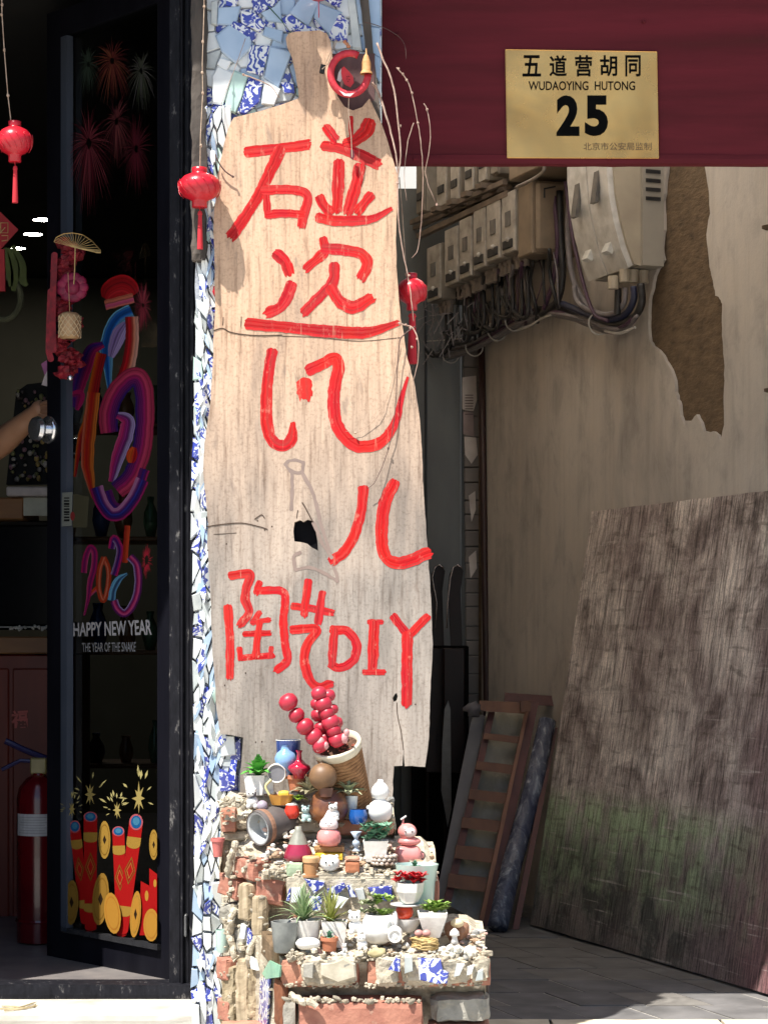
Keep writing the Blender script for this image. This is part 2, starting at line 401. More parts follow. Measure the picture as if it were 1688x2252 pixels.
trl, t, b = nodes_of('translucent_light_sheet'); t.nodes.remove(b); tb = t.nodes.new('ShaderNodeBsdfTranslucent'); tb.inputs[0].default_value = (1.0, .91, .80, 1); db = t.nodes.new('ShaderNodeBsdfDiffuse'); db.inputs[0].default_value = (.02, .02, .02, 1); ms = t.nodes.new('ShaderNodeAddShader')
t.links.new(tb.outputs[0], ms.inputs[0]); t.links.new(db.outputs[0], ms.inputs[1]); t.links.new(ms.outputs[0], t.nodes['Material Output'].inputs[0])
m = M(); nx_ = 90  # corrugated sheet added out of view to spread soft daylight through the passage
for i in range(nx_ + 1):
    x = -.05 + i * 2.0 / nx_; z = 3.02 + .018 * math.sin(i * 1.4); m.v += [Vector((x, .43, z)), Vector((x, 3.5, z + .05))]
m.f = [[2 * i, 2 * i + 2, 2 * i + 3, 2 * i + 1] for i in range(nx_)]; m.m = [0] * nx_; m.c = [None] * nx_
solo('added_light_sheet', m, trl, 'added corrugated translucent sheet, out of view, spreading daylight into the passage', 'roof sheet', smooth=True)
solo('shop_lintel_wall', rectbox(-3.7, -.44, .16, .3, 2.56, 3.1), BLACK, None, None, kind='structure')
solo('facade_wall_left', rectbox(-5.5, -1.20, .0, .2, -.34, 3.07), BLACK, None, None, kind='structure')
solo('facade_wall_right', rectbox(1.62, 5.5, .05, .3, -.34, 3.1), cream, None, None, kind='structure')
backwall = Plane(0, 1, 8.35)
# passage back wall
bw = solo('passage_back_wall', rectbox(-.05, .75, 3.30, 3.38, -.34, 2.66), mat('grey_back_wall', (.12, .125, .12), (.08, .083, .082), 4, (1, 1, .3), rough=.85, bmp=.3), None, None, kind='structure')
# eave with round tiles, out of frame above: it casts the shade over the beam
ev = T('tiled_eave', 'grey tiled roof eave over the shop front', 'roof eave', (0, 0, 3.1))
evm = mat('roof_tile_grey', (.16, .16, .165), (.1, .1, .105), 10, rough=.9)
ev.part('eave_board', rectbox(-5.5, 5.5, -.46, .44, 3.052, 3.13), evm)
m = M().add([(-5.5, -.46, 3.14), (5.5, -.46, 3.14), (5.5, .5, 3.46), (-5.5, .5, 3.46), (-5.5, -.46, 3.2), (5.5, -.46, 3.2), (5.5, .5, 3.52), (-5.5, .5, 3.52)],
            [(0, 1, 2, 3), (4, 5, 6, 7), (0, 1, 5, 4), (3, 2, 6, 7), (0, 3, 7, 4), (1, 2, 6, 5)])
ev.part('roof_slab', m, evm)
m = M()
for i in range(62):
    x = -4.9 + i * .16; m.tube([(x, -.5, 3.20), (x, .5, 3.54)], .042, 8)
ev.part('tile_row', m, evm, stuff=True)
solo('shop_roof', rectbox(-5.4, -.05, .34, 5.6, 3.14, 3.25), evm, None, None, kind='structure')

solo('pale_sky_wall', rectbox(-.05, 2.6, 5.0, 5.1, -.3, 4.2), mat('pale_sky_white', (.75, .74, .7), (.66, .65, .6), 3, rough=.9), 'white wall added behind the passage to stand in for pale sky', 'wall')  # added wall, sunlit so the gap over the back wall shows pale sky
# ------------------------------------------------------------------ cream wall of the passage
wt = T('passage_wall', 'cream plastered side wall of the passage with a peeled brown patch', 'wall', WALL(.25).p(1500, 2190))
wp = WALL(.23); wo = WALL(.23).n()
def wz(px, z): d = wp.d(px); return Vector(((px - CX) * d / F, d - D, z))
def wpp(px, py): return wp.p(px, py)
zt = 3.0
Lft = wz(1058, zt).xy; Rgt = wz(1905, zt).xy
patch = Z(840, 300, .5115)([(1230, 60), (1222, 130), (1212, 220), (1205, 300), (1208, 360), (1204, 420), (1198, 480), (1206, 530), (1190, 560), (1168, 600), (1160, 650), (1146, 700), (1143, 760), (1142, 820), (1148, 880), (1168, 905),
    (1195, 930), (1215, 965), (1240, 1005), (1255, 1050), (1258, 1100), (1272, 1140), (1280, 1200), (1300, 1250), (1303, 1222), (1325, 1225), (1350, 1195), (1368, 1230), (1378, 1268), (1400, 1275), (1420, 1268), (1440, 1282), (1455, 1305),
    (1468, 1240), (1466, 1150), (1470, 1050), (1468, 960), (1462, 880), (1458, 800), (1460, 720), (1448, 698), (1430, 685), (1420, 620), (1405, 560), (1398, 480), (1392, 420), (1408, 330), (1400, 220), (1385, 130), (1380, 60)])
outl = [wz(1058, -.02), wz(1905, -.02), Vector((Rgt.x, Rgt.y, zt)), wz(1560, zt)]
pp = [wpp(x, y) for x, y in patch]
pj = []
for i in range(len(pp)):            # ragged edge
    a, b = pp[i], pp[(i + 1) % len(pp)]; pj.append(a)
    if i < len(pp) - 1:
        for t in (.33, .66):
            q = a.lerp(b, t); q.z += MN.noise(q * 60) * .005; q += Vector((-.354, .935, 0)) * MN.noise(q * 70 + Vector((3, 3, 3))) * .006; pj.append(q)
pr = list(reversed(pj)); a = pr[0].copy(); a.z = zt; b = pr[-1].copy(); b.z = zt
outl = [wz(1058, -.02), wz(1905, -.02), Vector((Rgt.x, Rgt.y, zt)), a] + pr + [b, Vector((Lft.x, Lft.y, zt))]
wt.part('plaster_layer', M().prism([outl], -wo * .011), cream)
mud = mat('mud_render', (.17, .115, .066), (.12, .082, .047), 30, (.6, .6, 1.4), rough=1, bmp=1, bd=.006, bscale=60, c3=(.06, .042, .026))
wm = WALL(.243)
m = M().prism([[Vector((wm.p(x, 0).x, wm.p(x, 0).y, z)) for x, z in ((1052, -.02), (1910, -.02), (1910, 3.0), (1052, 3.0))]], -wo * .12)
wt.part('mud_render', m, mud)
# two dark wooden pegs at the right edge
pegm = mat('old_wood_dark', (.13, .085, .05), (.07, .045, .03), 30, (1, 1, .3), rough=.9)
for (x0, y0, x1, y1, lab) in ((1662, 498, 1700, 505, 'upper wooden peg jutting from the cream wall beside the peeled patch'), (1676, 850, 1705, 868, 'lower wooden peg jutting from the cream wall above the weathered panel')):
    a = wpp(x1 + 6, (y0 + y1) / 2); m = M().tube([a, a + wo * .03, a + wo * .045], [.011, .010, .006], 4)
    solo('wooden_peg', m, pegm, lab, 'peg', 'wooden pegs in the cream wall')

# ------------------------------------------------------------------ maroon beam and brass plate
beam_m = mat('maroon_paint', (.12, .015, .022), (.08, .012, .016), 5, (.25, 1, 3), rough=.8, bmp=.35, bscale=28, c3=(.065, .014, .014), spec=.12)
bt = T('lintel_beam', 'maroon painted timber lintel beam across the passage opening', 'beam', (.8, .06, 2.04))
zb = H + (HY - 362) * 5.05 / F
bt.part('beam_board', M().rough((.815, .018, zb + .02 + .36), (1.64, .034, .72), 40, 2, 14, .0016, 5, rnd=.002), beam_m)
bt.part('bottom_trim', M().rough((.815, .016, zb + .012), (1.64, .036, .023), 40, 2, 2, .0009, 8, rnd=.002, seed=3), beam_m)
for i_, (x_, z_) in enumerate(((.07, zb + .012), (.52, zb + .011), (1.02, zb + .012), (.03, zb + .30), (.60, zb + .33))): bt.part('nail_head', M().ball((x_, -.0025, z_), .004, 8, 5), beam_m)
brass_m, t, b = nodes_of('brass'); v = coords(t, rnd=False)
n1 = noise(t, v, 4, 3, .5, .3)
t.links.new(ramp(t, n1, [(.3, (.44, .23, .07)), (.55, (.76, .43, .14)), (.75, (.62, .33, .10))]), b.inputs['Base Color'])
b.inputs['Metallic'].default_value = .8
t.links.new(ramp(t, noise(t, v, 13, 5), [(.35, (.16,) * 3), (.7, (.34,) * 3)]), b.inputs['Roughness']); bump(t, b, n1, .6, .012)
fy = front(0); q = [(1111, 109), (1443, 114), (1447, 348), (1115, 347)]
pl = T('house_number_plate', 'square brass house number plate with black lettering on the maroon beam', 'door plate', fy.p(1280, 348))
cs = [fy.p(x, y, .002) for x, y in q]
m = M().prism([[fy.p(x, y, .0045) for x, y in q]], (0, .004, 0)); pl.part('plate', m, brass_m)
rim = [(q[0], q[1]), (q[1], q[2]), (q[2], q[3]), (q[3], q[0])]
m = M()
for a, b2 in rim: m.tube([fy.p(*a, .0045), fy.p(*b2, .0045)], .0011, 6)
pl.part('rolled_edge', m, brass_m)
inkm = mat('black_enamel', (.004, .004, .004), rough=.95, bmp=.02, spec=.05)
zz = Z(1088, 80, .2292)
def pq(x0, y0, x1, y1): return zz([(x0, y0), (x1, y0), (x1, y1), (x0, y1)])
for ch, x0, x1 in (('五', 262, 440), ('道', 520, 688), ('营', 765, 930), ('胡', 1005, 1170), ('同', 1248, 1395)):
    pl.part('character', text_on(ch, pq(x0, 180, x1, 384), fy, .0056, .018), inkm)
pl.part('lettering', text_on('WUDAOYING  HUTONG', pq(320, 430, 1342, 516), fy, .0056, .012), inkm)
for ch, x0, x1 in (('2', 588, 808), ('5', 860, 1082)): pl.part('number', text_on(ch, pq(x0, 566, x1, 955), fy, .0056, .045), inkm)
pl.part('small_lettering', text_on('北京市公安局监制', pq(846, 1018, 1500, 1092), fy, .0056, 0), solid('faded_enamel', (.14, .08, .03), .5))

# ------------------------------------------------------------------ tiled column
CY = -.10
col = T('mosaic_column', 'column clad in broken blue and white porcelain behind the sign board', 'column', (-.22, 0, -.3))
col.part('mortar_core', M().rough((-.2195, .05, 1.4), (.421, .306, 3.4), 10, 5, 60, .003, 9, rnd=.004), MORTARG)
cf = front(CY)
def shard_part(t, poly, plane, off, thick, mt, name='porcelain_shard', tilt=0.0, rr=None):
    rr = rr or R
    c = sum((Vector(p) for p in poly), Vector((0, 0))) / len(poly); pts = [plane.p(x, y, off) for x, y in poly]; cc = plane.p(c.x, c.y, off); n = plane.n()
    if tilt:
        ax = Vector((rr.uniform(-1, 1), 0, rr.uniform(-1, 1))); ax.normalize(); rm = Matrix.Rotation(rr.uniform(-tilt, tilt), 3, ax); pts = [cc + rm @ (p - cc) for p in pts]
    inner = [cc + (p - cc) * .9 for p in pts]; k = len(pts); mm = M()
    top = [p + n * thick for p in inner]; mid = [p + n * thick * .6 for p in pts]; bot = [p - n * .006 for p in pts]
    fs = [tuple(range(k))] + [(i, (i + 1) % k, k + (i + 1) % k, k + i) for i in range(k)] + [(k + i, k + (i + 1) % k, 2 * k + (i + 1) % k, 2 * k + i) for i in range(k)]
    mm.add(top + mid + bot, fs); return t.part(name, mm, mt)
z1 = Z(420, 0, .3257)
hand = [  # the large pieces seen at the top, traced
 ([(190, 60), (330, 50), (300, 170), (185, 165)], GLZ[1]), ([(240, 0), (320, 0), (300, 50), (240, 40)], POR[0]), ([(345, 80), (440, 100), (500, 170), (460, 215), (345, 160)], POR[0]),
 ([(290, 150), (345, 165), (440, 225), (420, 280), (275, 180)], POR[2]), ([(175, 250), (265, 175), (400, 255), (395, 330), (300, 420), (215, 350)], GLZ[1]),
 ([(415, 0), (590, 0), (560, 40), (455, 95), (420, 50)], POR[2]), ([(600, 10), (610, 150), (520, 140), (480, 90), (565, 50)], GLZ[1]), ([(505, 185), (620, 215), (610, 290), (490, 240)], GLZ[1]),
 ([(400, 315), (530, 320), (480, 505), (380, 480)], POR[1]), ([(540, 325), (680, 360), (590, 590), (500, 520)], GLZ[1]), ([(680, 80), (740, 0), (850, 0), (855, 30), (790, 170), (680, 95)], GLZ[1]),
 ([(620, 130), (670, 100), (770, 180), (740, 200), (650, 215)], POR[0]), ([(860, 30), (1010, 90), (930, 230), (900, 200), (835, 120)], GLZ[1]), ([(1000, 100), (1060, 150), (1050, 280), (940, 270), (935, 220)], POR[0]),
 ([(905, 0), (1020, 0), (1000, 50), (960, 40)], POR[2]), ([(610, 560), (690, 560), (700, 630), (630, 630)], POR[0]), ([(290, 490), (380, 520), (350, 640), (300, 760), (230, 740)], GLZ[2]),
 ([(200, 400), (270, 420), (240, 480), (180, 440)], GLZ[0]), ([(185, 460), (280, 500), (215, 700), (150, 690), (150, 520)], GLZ[0]), ([(390, 540), (480, 560), (460, 690), (370, 770), (320, 760)], POR[2]),
 ([(500, 545), (600, 610), (560, 710), (480, 700)], GLZ[0]), ([(1150, 180), (1270, 200), (1275, 390), (1180, 330)], GLZ[1]), ([(1120, 0), (1270, 0), (1275, 180), (1140, 160)], GLZ[1]),
 ([(1060, 0), (1105, 0), (1150, 330), (1090, 320), (1075, 150)], GLZ[3]), ([(140, 20), (180, 10), (175, 170), (140, 160)], GLZ[3]), ([(1190, 350), (1275, 400), (1270, 560), (1200, 420)], GLZ[1]),
 ([(770, 175), (900, 215), (880, 300), (700, 220)], POR[0])]
rs = random.Random(12)
sd_ = [(462 + i * 42 + rs.uniform(-14, 14), -30 + j * 40 + rs.uniform(-14, 14)) for i in range(10) for j in range(8)]
for cpoly in voronoi(sd_, 452, 838, -50, 275, 1, 1, 3):
    if cpoly: shard_part(col, cpoly, cf, .003, .005, shard_mat(rs), tilt=.08, rr=rs)
for poly, mt in hand:
    c0 = Vector((sum(p[0] for p in poly) / len(poly), sum(p[1] for p in poly) / len(poly))); poly = [tuple(c0 + (Vector(p) - c0) * 1.10) for p in poly]
    shard_part(col, [(max(x, 455), y) for x, y in z1(poly)], cf, .010, .007, mt, tilt=.05)
rs = random.Random(3)
# narrow slivers up the left edge
def left_edge(y):  # (x0, x1) of the visible strip in photo pixels
    xs = [(240, 458, 510), (330, 456, 492), (420, 452, 476), (560, 450, 474), (700, 434, 472), (900, 428, 462), (1040, 426, 452), (1200, 424, 458), (1400, 428, 468), (1600, 430, 484), (1750, 432, 530), (1800, 432, 500), (1900, 430, 490), (2060, 426, 484), (2200, 422, 486), (2260, 425, 486)]
    for (a, b_, c_), (d_, e_, f_) in zip(xs, xs[1:]):
        if a <= y <= d_:
            t_ = (y - a) / (d_ - a); return b_ + (e_ - b_) * t_, c_ + (f_ - c_) * t_
    return 430, 480
seeds = []; y = 235
while y < 2250:
    x0, x1 = left_edge(min(y, 2255)); nn = max(2, int((x1 - x0) / 15))
    for i in range(nn): seeds.append((x0 + (i + .5) * (x1 - x0) / nn + rs.uniform(-4, 4), y + rs.uniform(-16, 16)))
    y += 36
cells = voronoi(seeds, 418, 545, 236, 2262, 1.0, .33, 1.7)
for s, cpoly in zip(seeds, cells):
    if not cpoly: continue
    x0, x1 = left_edge(min(max(s[1], 240), 2255))
    cpoly = [(min(max(x, x0 - 3 + rs.uniform(-3, 3)), x1 + 6), yy) for x, yy in cpoly]
    if abs(sum(cpoly[i][0] * cpoly[(i + 1) % len(cpoly)][1] - cpoly[(i + 1) % len(cpoly)][0] * cpoly[i][1] for i in range(len(cpoly)))) < 160: continue
    shard_part(col, cpoly, cf, .008 + rs.uniform(0, .004), rs.uniform(.006, .014), shard_mat(rs), tilt=.35, rr=rs)
for i in range(105):          # long slivers set on top, overlapping
    y = rs.uniform(330, 2230); x0, x1 = left_edge(y); x = rs.uniform(x0 + 3, x1 - 6); L_s = rs.uniform(22, 52); W_s = rs.uniform(4, 9); a = rs.uniform(-.35, .35); pts = []
    for u, v_ in ((-1, .1), (-.5, -1), (.35, -.9), (1, .05), (.4, .9), (-.45, 1)):
        px_, py_ = v_ * W_s * rs.uniform(.7, 1.1), u * L_s * rs.uniform(.8, 1.1); pts.append((x + px_ * math.cos(a) - py_ * math.sin(a), y + px_ * math.sin(a) + py_ * math.cos(a)))
    shard_part(col, pts, cf, .016, .006, shard_mat(rs), tilt=.5, rr=rs)
shard_part(col, [(484, 1616), (516, 1618), (520, 1660), (486, 1664)], cf, .016, .01, GLZ[0]); shard_part(col, [(508, 1640), (530, 1622), (530, 1672), (506, 1674)], cf, .014, .008, POR[2])
shard_part(col, [(483, 1690), (524, 1706), (523, 1738), (482, 1742)], cf, .016, .01, POR[2]); shard_part(col, [(484, 1668), (524, 1670), (522, 1688), (488, 1684)], cf, .012, .008, GLZ[3])
barkm = mat('weathered_grey_wood', (.11, .09, .075), (.05, .042, .036), 25, (1, 1, .15), rough=.95, bmp=.8, bscale=60, c3=(.04, .035, .03))
col.part('edge_batten', M().rough((P(439, 0, 4.94).x, -.105, 2.27), (.036, .06, .95), 3, 3, 60, .005, 20, rnd=.003), barkm)
col.part('top_batten', M().rough((P(812, 0, 4.9).x - .005, CY - .016, 2.32), (.018, .02, .42), 3, 3, 20, .002, 20, rot=eul(0, math.radians(-6), 0)), barkm)

# ------------------------------------------------------------------ the painted sign board
BY = -.135
sb = T('sign_board', 'tall weathered wooden sign board with hand painted red Chinese characters and DIY', 'sign', (-.14, BY, .62))
bf = front(BY); bf2 = bf
outer = [(628, 84), (634, 74), (650, 69), (703, 67), (718, 74), (727, 92), (731, 130), (735, 180), (742, 212), (757, 234), (776, 243), (796, 236), (812, 217), (822, 236), (838, 272), (851, 306), (862, 345), (874, 385), (875, 423), (871, 489), (870, 530), (873, 600), (877, 660), (881, 700),
   (888, 735), (893, 778), (909, 836), (917, 880), (923, 925), (928, 1006), (931, 1087), (938, 1185), (944, 1266), (946, 1300), (949, 1357), (951, 1417), (948, 1480), (946, 1532), (943, 1620), (938, 1665), (934, 1687), (905, 1684), (890, 1685), (887, 1650), (885, 1684), (866, 1684), (864, 1720), (862, 1778), (700, 1786), (528, 1774), (527, 1718),
   (531, 1670), (535, 1622), (510, 1617), (484, 1613), (479, 1580), (476, 1560), (473, 1500), (466, 1412), (463, 1305), (456, 1200), (457, 1150), (452, 1090), (446, 1038), (450, 975), (457, 930), (462, 892), (466, 830), (469, 778), (470, 729), (473, 684), (472, 586), (469, 500), (475, 423), (479, 384), (488, 340), (495, 309), (500, 285), (508, 268), (514, 258),
   (567, 246), (622, 229), (658, 216), (655, 195), (648, 156), (640, 120), (631, 100)]
def jit(poly, amp=1.2, step=14):
    out = []
    for i in range(len(poly)):
        a, b = Vector((*poly[i], 0)), Vector((*poly[(i + 1) % len(poly)], 0)); k = max(1, int((b - a).length / step))
        for j in range(k):
            q = a.lerp(b, j / k); nn = MN.noise_vector(q * .05) * amp + MN.noise_vector(q * .17) * amp * .6; out.append((q.x + nn.x, q.y + nn.y))
    return out
hole = [(648, 1148), (660, 1144), (667, 1148), (676, 1143), (690, 1146), (694, 1168), (698, 1190), (699, 1211), (686, 1204), (676, 1196), (660, 1192), (647, 1190), (645, 1168)]
nh = [(868, 1526), (872, 1524), (874, 1532), (872, 1540), (866, 1544), (863, 1536)]
bm_, t, b = nodes_of('weathered_board'); tc = t.nodes.new('ShaderNodeTexCoord'); vo = tc.outputs['Object']
mp = t.nodes.new('ShaderNodeMapping'); mp.inputs['Scale'].default_value = (1, 1, .07); t.links.new(vo, mp.inputs[0])
mp2 = t.nodes.new('ShaderNodeMapping'); mp2.inputs['Scale'].default_value = (1, 1, .3); t.links.new(vo, mp2.inputs[0])
grain = noise(t, mp.outputs[0], 90, 6, .65); big = noise(t, mp2.outputs[0], 9, 4, .55, .3); fine = noise(t, vo, 160, 4, .7)
sx = t.nodes.new('ShaderNodeSeparateXYZ'); t.links.new(vo, sx.inputs[0])
add = t.nodes.new('ShaderNodeMath'); add.operation = 'MULTIPLY_ADD'; t.links.new(big, add.inputs[0]); add.inputs[1].default_value = .55; t.links.new(sx.outputs[2], add.inputs[2])
mr = t.nodes.new('ShaderNodeMapRange'); mr.inputs[1].default_value = .7; mr.inputs[2].default_value = 1.35; t.links.new(add.outputs[0], mr.inputs[0])
warm = ramp(t, big, [(.32, (.44, .30, .21)), (.5, (.56, .38, .255)), (.7, (.61, .43, .30))]); grey = ramp(t, big, [(.32, (.19, .17, .15)), (.5, (.32, .285, .25)), (.7, (.43, .38, .33))])
c = mixc(t, mr.outputs[0], grey, warm)
c = mixc(t, 1.0, c, ramp(t, grain, [(.3, (.5, .44, .40)), (.47, (.93, .91, .9)), (.7, (1.14, 1.12, 1.1))]), 'MULTIPLY')
c = mixc(t, 1.0, c, ramp(t, fine, [(.33, (.74, .72, .7)), (.5, (1, 1, 1))]), 'MULTIPLY')
st = noise(t, mp2.outputs[0], 22, 5, .7, 1.0); c = mixc(t, ramp(t, st, [(.57, (0, 0, 0)), (.70, (.6, .6, .6))]), c, (.2, .15, .12))
t.links.new(c, b.inputs['Base Color']); b.inputs['Roughness'].default_value = .88; bump(t, b, grain, .55, .003)
front_pts = [bf.p(x, y, .011) for x, y in jit(outer)]; hp = [bf.p(x, y, .011) for x, y in jit(hole, .8, 6)]; hp2 = [bf.p(x, y, .011) for x, y in nh]
sb.part('board', M().prism([front_pts, hp, hp2], (0, .02, 0)), bm_)
crack = solid('crack_dark', (.07, .045, .03), .95)
m = M()
def line_on(m, pts, off, r, pl_=None, seg=5, jt=.8):
    pl_ = pl_ or bf; q = smoothline([pl_.p(x, y, off) for x, y in pts], 5); q = [p + MN.noise_vector(p * 90) * .0006 * jt for p in q]; return m.tube(q, r, seg)
for pts, r in (([(470, 727), (490, 722), (505, 730), (530, 735), (570, 738), (620, 737)], .0013), ([(620, 739), (700, 742), (790, 750), (880, 742)], .0007), ([(490, 715), (491, 697)], .0009), ([(530, 718), (531, 696)], .0009),
               ([(456, 1158), (480, 1154), (530, 1150), (570, 1158), (588, 1164)], .0012), ([(560, 1142), (575, 1132), (582, 1140)], .0012), ([(470, 1175), (520, 1172)], .0006),
               ([(872, 1545), (874, 1575), (882, 1612), (887, 1650)], .0011), ([(664, 1105), (672, 1118), (688, 1148)], .0013), ([(652, 1140), (655, 1122)], .0009)):
    m = M(); line_on(m, pts, .0113, r); sb.part('surface_crack', m, crack)
m = M()
for x, y in ((494, 1507), (562, 1632), (576, 1631), (598, 1158), (582, 1165), (566, 1145), (913, 1549), (498, 1196), (457, 1210), (503, 1340), (540, 1480)):
    m.ball(bf.p(x, y, .0113), .0017, 8, 4, sc=(1, .4, 1.2))
sb.part('nail_head', m, crack)
redp, t, b = nodes_of('red_brush_paint'); v = coords(t, (1, 1, .5)); n1 = noise(t, v, 70, 5, .7); n2 = noise(t, v, 11, 2)
vc = t.nodes.new('ShaderNodeVertexColor'); vc.layer_name = 'Col'; sp = t.nodes.new('ShaderNodeSeparateColor'); t.links.new(vc.outputs[0], sp.inputs[0])
cbr = t.nodes.new('ShaderNodeCombineColor'); 
for i_ in range(3): t.links.new(sp.outputs[0], cbr.inputs[i_])
base_ = mixc(t, 1.0, ramp(t, n2, [(.35, (.42, .005, .014)), (.65, (.52, .009, .008))]), cbr.outputs[0], 'MULTIPLY')
base_ = mixc(t, sp.outputs[1], base_, (.6, .22, .17))
gr_ = noise(t, coords(t, (1, 1, .07), rnd=False), 110, 6, .7)
base_ = mixc(t, ramp(t, gr_, [(.60, (0, 0, 0)), (.72, (.75, .75, .75))]), base_, (.5, .27, .18)); base_ = mixc(t, ramp(t, gr_, [(.28, (.6,) * 3), (.4, (0,) * 3)]), base_, (.3, .01, .015))
t.links.new(mixc(t, ramp(t, n1, [(.58, (0, 0, 0)), (.74, (.7, .7, .7))]), base_, (.58, .24, .17)), b.inputs['Base Color'])
b.inputs['Roughness'].default_value = .75; b.inputs['Specular IOR Level'].default_value = .15; bump(t, b, n1, .3, .001)
zA, zB, zC = Z(420, 0, .3257), Z(420, 680, .3257), Z(420, 1200, .3498)
tp = lambda a, e: (lambda k: 1 if k < a else 1 - (1 - e) * (k - a) / (1 - a))
strokes = [(zA, s, w_, f) for s, w_, f in (
 ([(378, 1028), (590, 1003), (785, 978)], 72, None), ([(600, 1010), (525, 1180), (440, 1345), (340, 1500), (275, 1590)], 78, None), ([(505, 1290), (512, 1380), (520, 1460)], 52, None),
 ([(490, 1285), (650, 1280), (765, 1300), (788, 1350), (765, 1430), (745, 1520)], 64, None), ([(520, 1450), (640, 1440), (750, 1450)], 55, None),
 ([(912, 862), (942, 900), (970, 935)], 68, None), ([(1205, 825), (1175, 890), (1110, 945), (1045, 965)], 88, tp(.6, .6)), ([(1078, 790), (1080, 900), (1085, 980)], 30, None), ([(895, 985), (1000, 1000), (1120, 1040), (1255, 1105)], 76, None),
 ([(998, 1095), (992, 1250), (985, 1420)], 78, None), ([(1138, 1125), (1112, 1250), (1080, 1360), (1058, 1430)], 80, None), ([(868, 1335), (898, 1390), (935, 1425)], 70, None), ([(1212, 1315), (1170, 1370), (1128, 1420)], 62, None),
 ([(858, 1468), (960, 1490), (1100, 1490), (1230, 1475), (1350, 1410)], 70, tp(.6, .4)), ([(575, 1715), (630, 1760), (662, 1835)], 78, None), ([(678, 1920), (645, 2010), (595, 2080), (520, 2110)], 72, None),
 ([(892, 1615), (905, 1690), (860, 1740), (780, 1810)], 64, None), ([(900, 1678), (1050, 1690), (1160, 1722), (1188, 1790), (1150, 1870)], 74, None), ([(968, 1790), (958, 1900), (880, 1990), (765, 2105)], 72, None),
 ([(945, 1945), (1010, 2040), (1100, 2075), (1210, 2015)], 82, None))] + [(zB, s, w_, f) for s, w_, f in (
 ([(385, 100), (600, 118), (800, 138), (1000, 155), (1200, 155), (1395, 92)], 80, tp(.75, .5)), ([(548, 285), (520, 450), (508, 650), (520, 820), (560, 900), (630, 920), (680, 870), (688, 770)], 76, tp(.85, .4)), ([(765, 495), (772, 580)], 100, None),
 ([(795, 412), (880, 372), (975, 330), (995, 400), (970, 520), (965, 700), (1010, 830), (1100, 915), (1200, 925), (1300, 880), (1380, 760), (1420, 600), (1462, 460)], 82, tp(.7, .22)),
 ([(1162, 1210), (1150, 1350), (1100, 1530), (1030, 1640), (960, 1695)], 72, None), ([(1372, 1172), (1310, 1300), (1288, 1450), (1290, 1600), (1330, 1690), (1430, 1712), (1592, 1648)], 82, None))] + [(zC, s, w_, f) for s, w_, f in (
 ([(250, 190), (370, 178), (350, 260), (340, 340), (365, 420), (310, 495)], 54, None), ([(232, 385), (245, 600), (245, 825)], 54, None), ([(432, 230), (408, 295)], 42, None),
 ([(425, 282), (565, 285), (592, 340), (580, 480), (592, 620), (605, 720), (540, 782)], 52, None), ([(432, 420), (388, 482)], 38, None), ([(380, 482), (490, 466)], 34, None), ([(335, 555), (492, 550)], 40, None), ([(432, 480), (415, 600), (408, 690)], 44, None),
 ([(304, 645), (312, 712)], 34, None), ([(305, 706), (512, 690)], 38, None), ([(504, 640), (500, 695)], 32, None), ([(640, 380), (760, 395), (885, 422)], 48, None), ([(737, 222), (710, 435)], 50, None), ([(826, 295), (798, 482)], 48, None),
 ([(635, 530), (790, 525), (730, 620), (712, 720), (740, 830), (800, 890), (875, 868)], 56, None), ([(902, 530), (890, 650), (885, 745)], 52, None), ([(885, 530), (980, 538), (1040, 620), (1020, 720), (940, 768), (878, 748)], 54, None),
 ([(1115, 480), (1197, 480)], 32, None), ([(1150, 490), (1145, 640), (1140, 785)], 64, None), ([(1085, 796), (1212, 796)], 38, None), ([(1272, 445), (1362, 565)], 54, None), ([(1484, 445), (1360, 575)], 54, None), ([(1360, 560), (1355, 750), (1355, 995)], 66, None))]
def stroke_mesh(pts, wpx, plane, off, taper=None, seed=0, ragged=.05, n=6, col=None, grad=1.6e-5):
    c, L, Rr = ribbon2d(pts, wpx, ragged, n, taper, seed); mm = M(); N = len(c); v = []
    for i in range(N):
        o = off + i * grad; v += [plane.p(L[i].x, L[i].y, o), plane.p(Rr[i].x, Rr[i].y, o)]
    fs = [(2 * i, 2 * i + 2, 2 * i + 3, 2 * i + 1) for i in range(N - 1)]; mm.add(v, fs, 0, col)
    for e, sg in ((0, -1), (N - 1, 1)):      # round ends
        a, b_ = L[e], Rr[e]; mid = (a + b_) / 2; t_ = (c[1] - c[0]) if e == 0 else (c[-1] - c[-2]); t_.normalize(); rad = (a - b_).length / 2; nn = (a - b_).normalized()
        arc = [mid + nn * rad * math.cos(h) + t_ * sg * rad * .8 * math.sin(h) * (1 + .12 * MN.noise(Vector((h * 3, seed, 0)))) for h in [math.pi * k_ / 8 for k_ in range(9)]]
        mm.add([plane.p(q.x, q.y, off + e * grad) for q in arc], [tuple(range(9))], 0, col)
    return mm
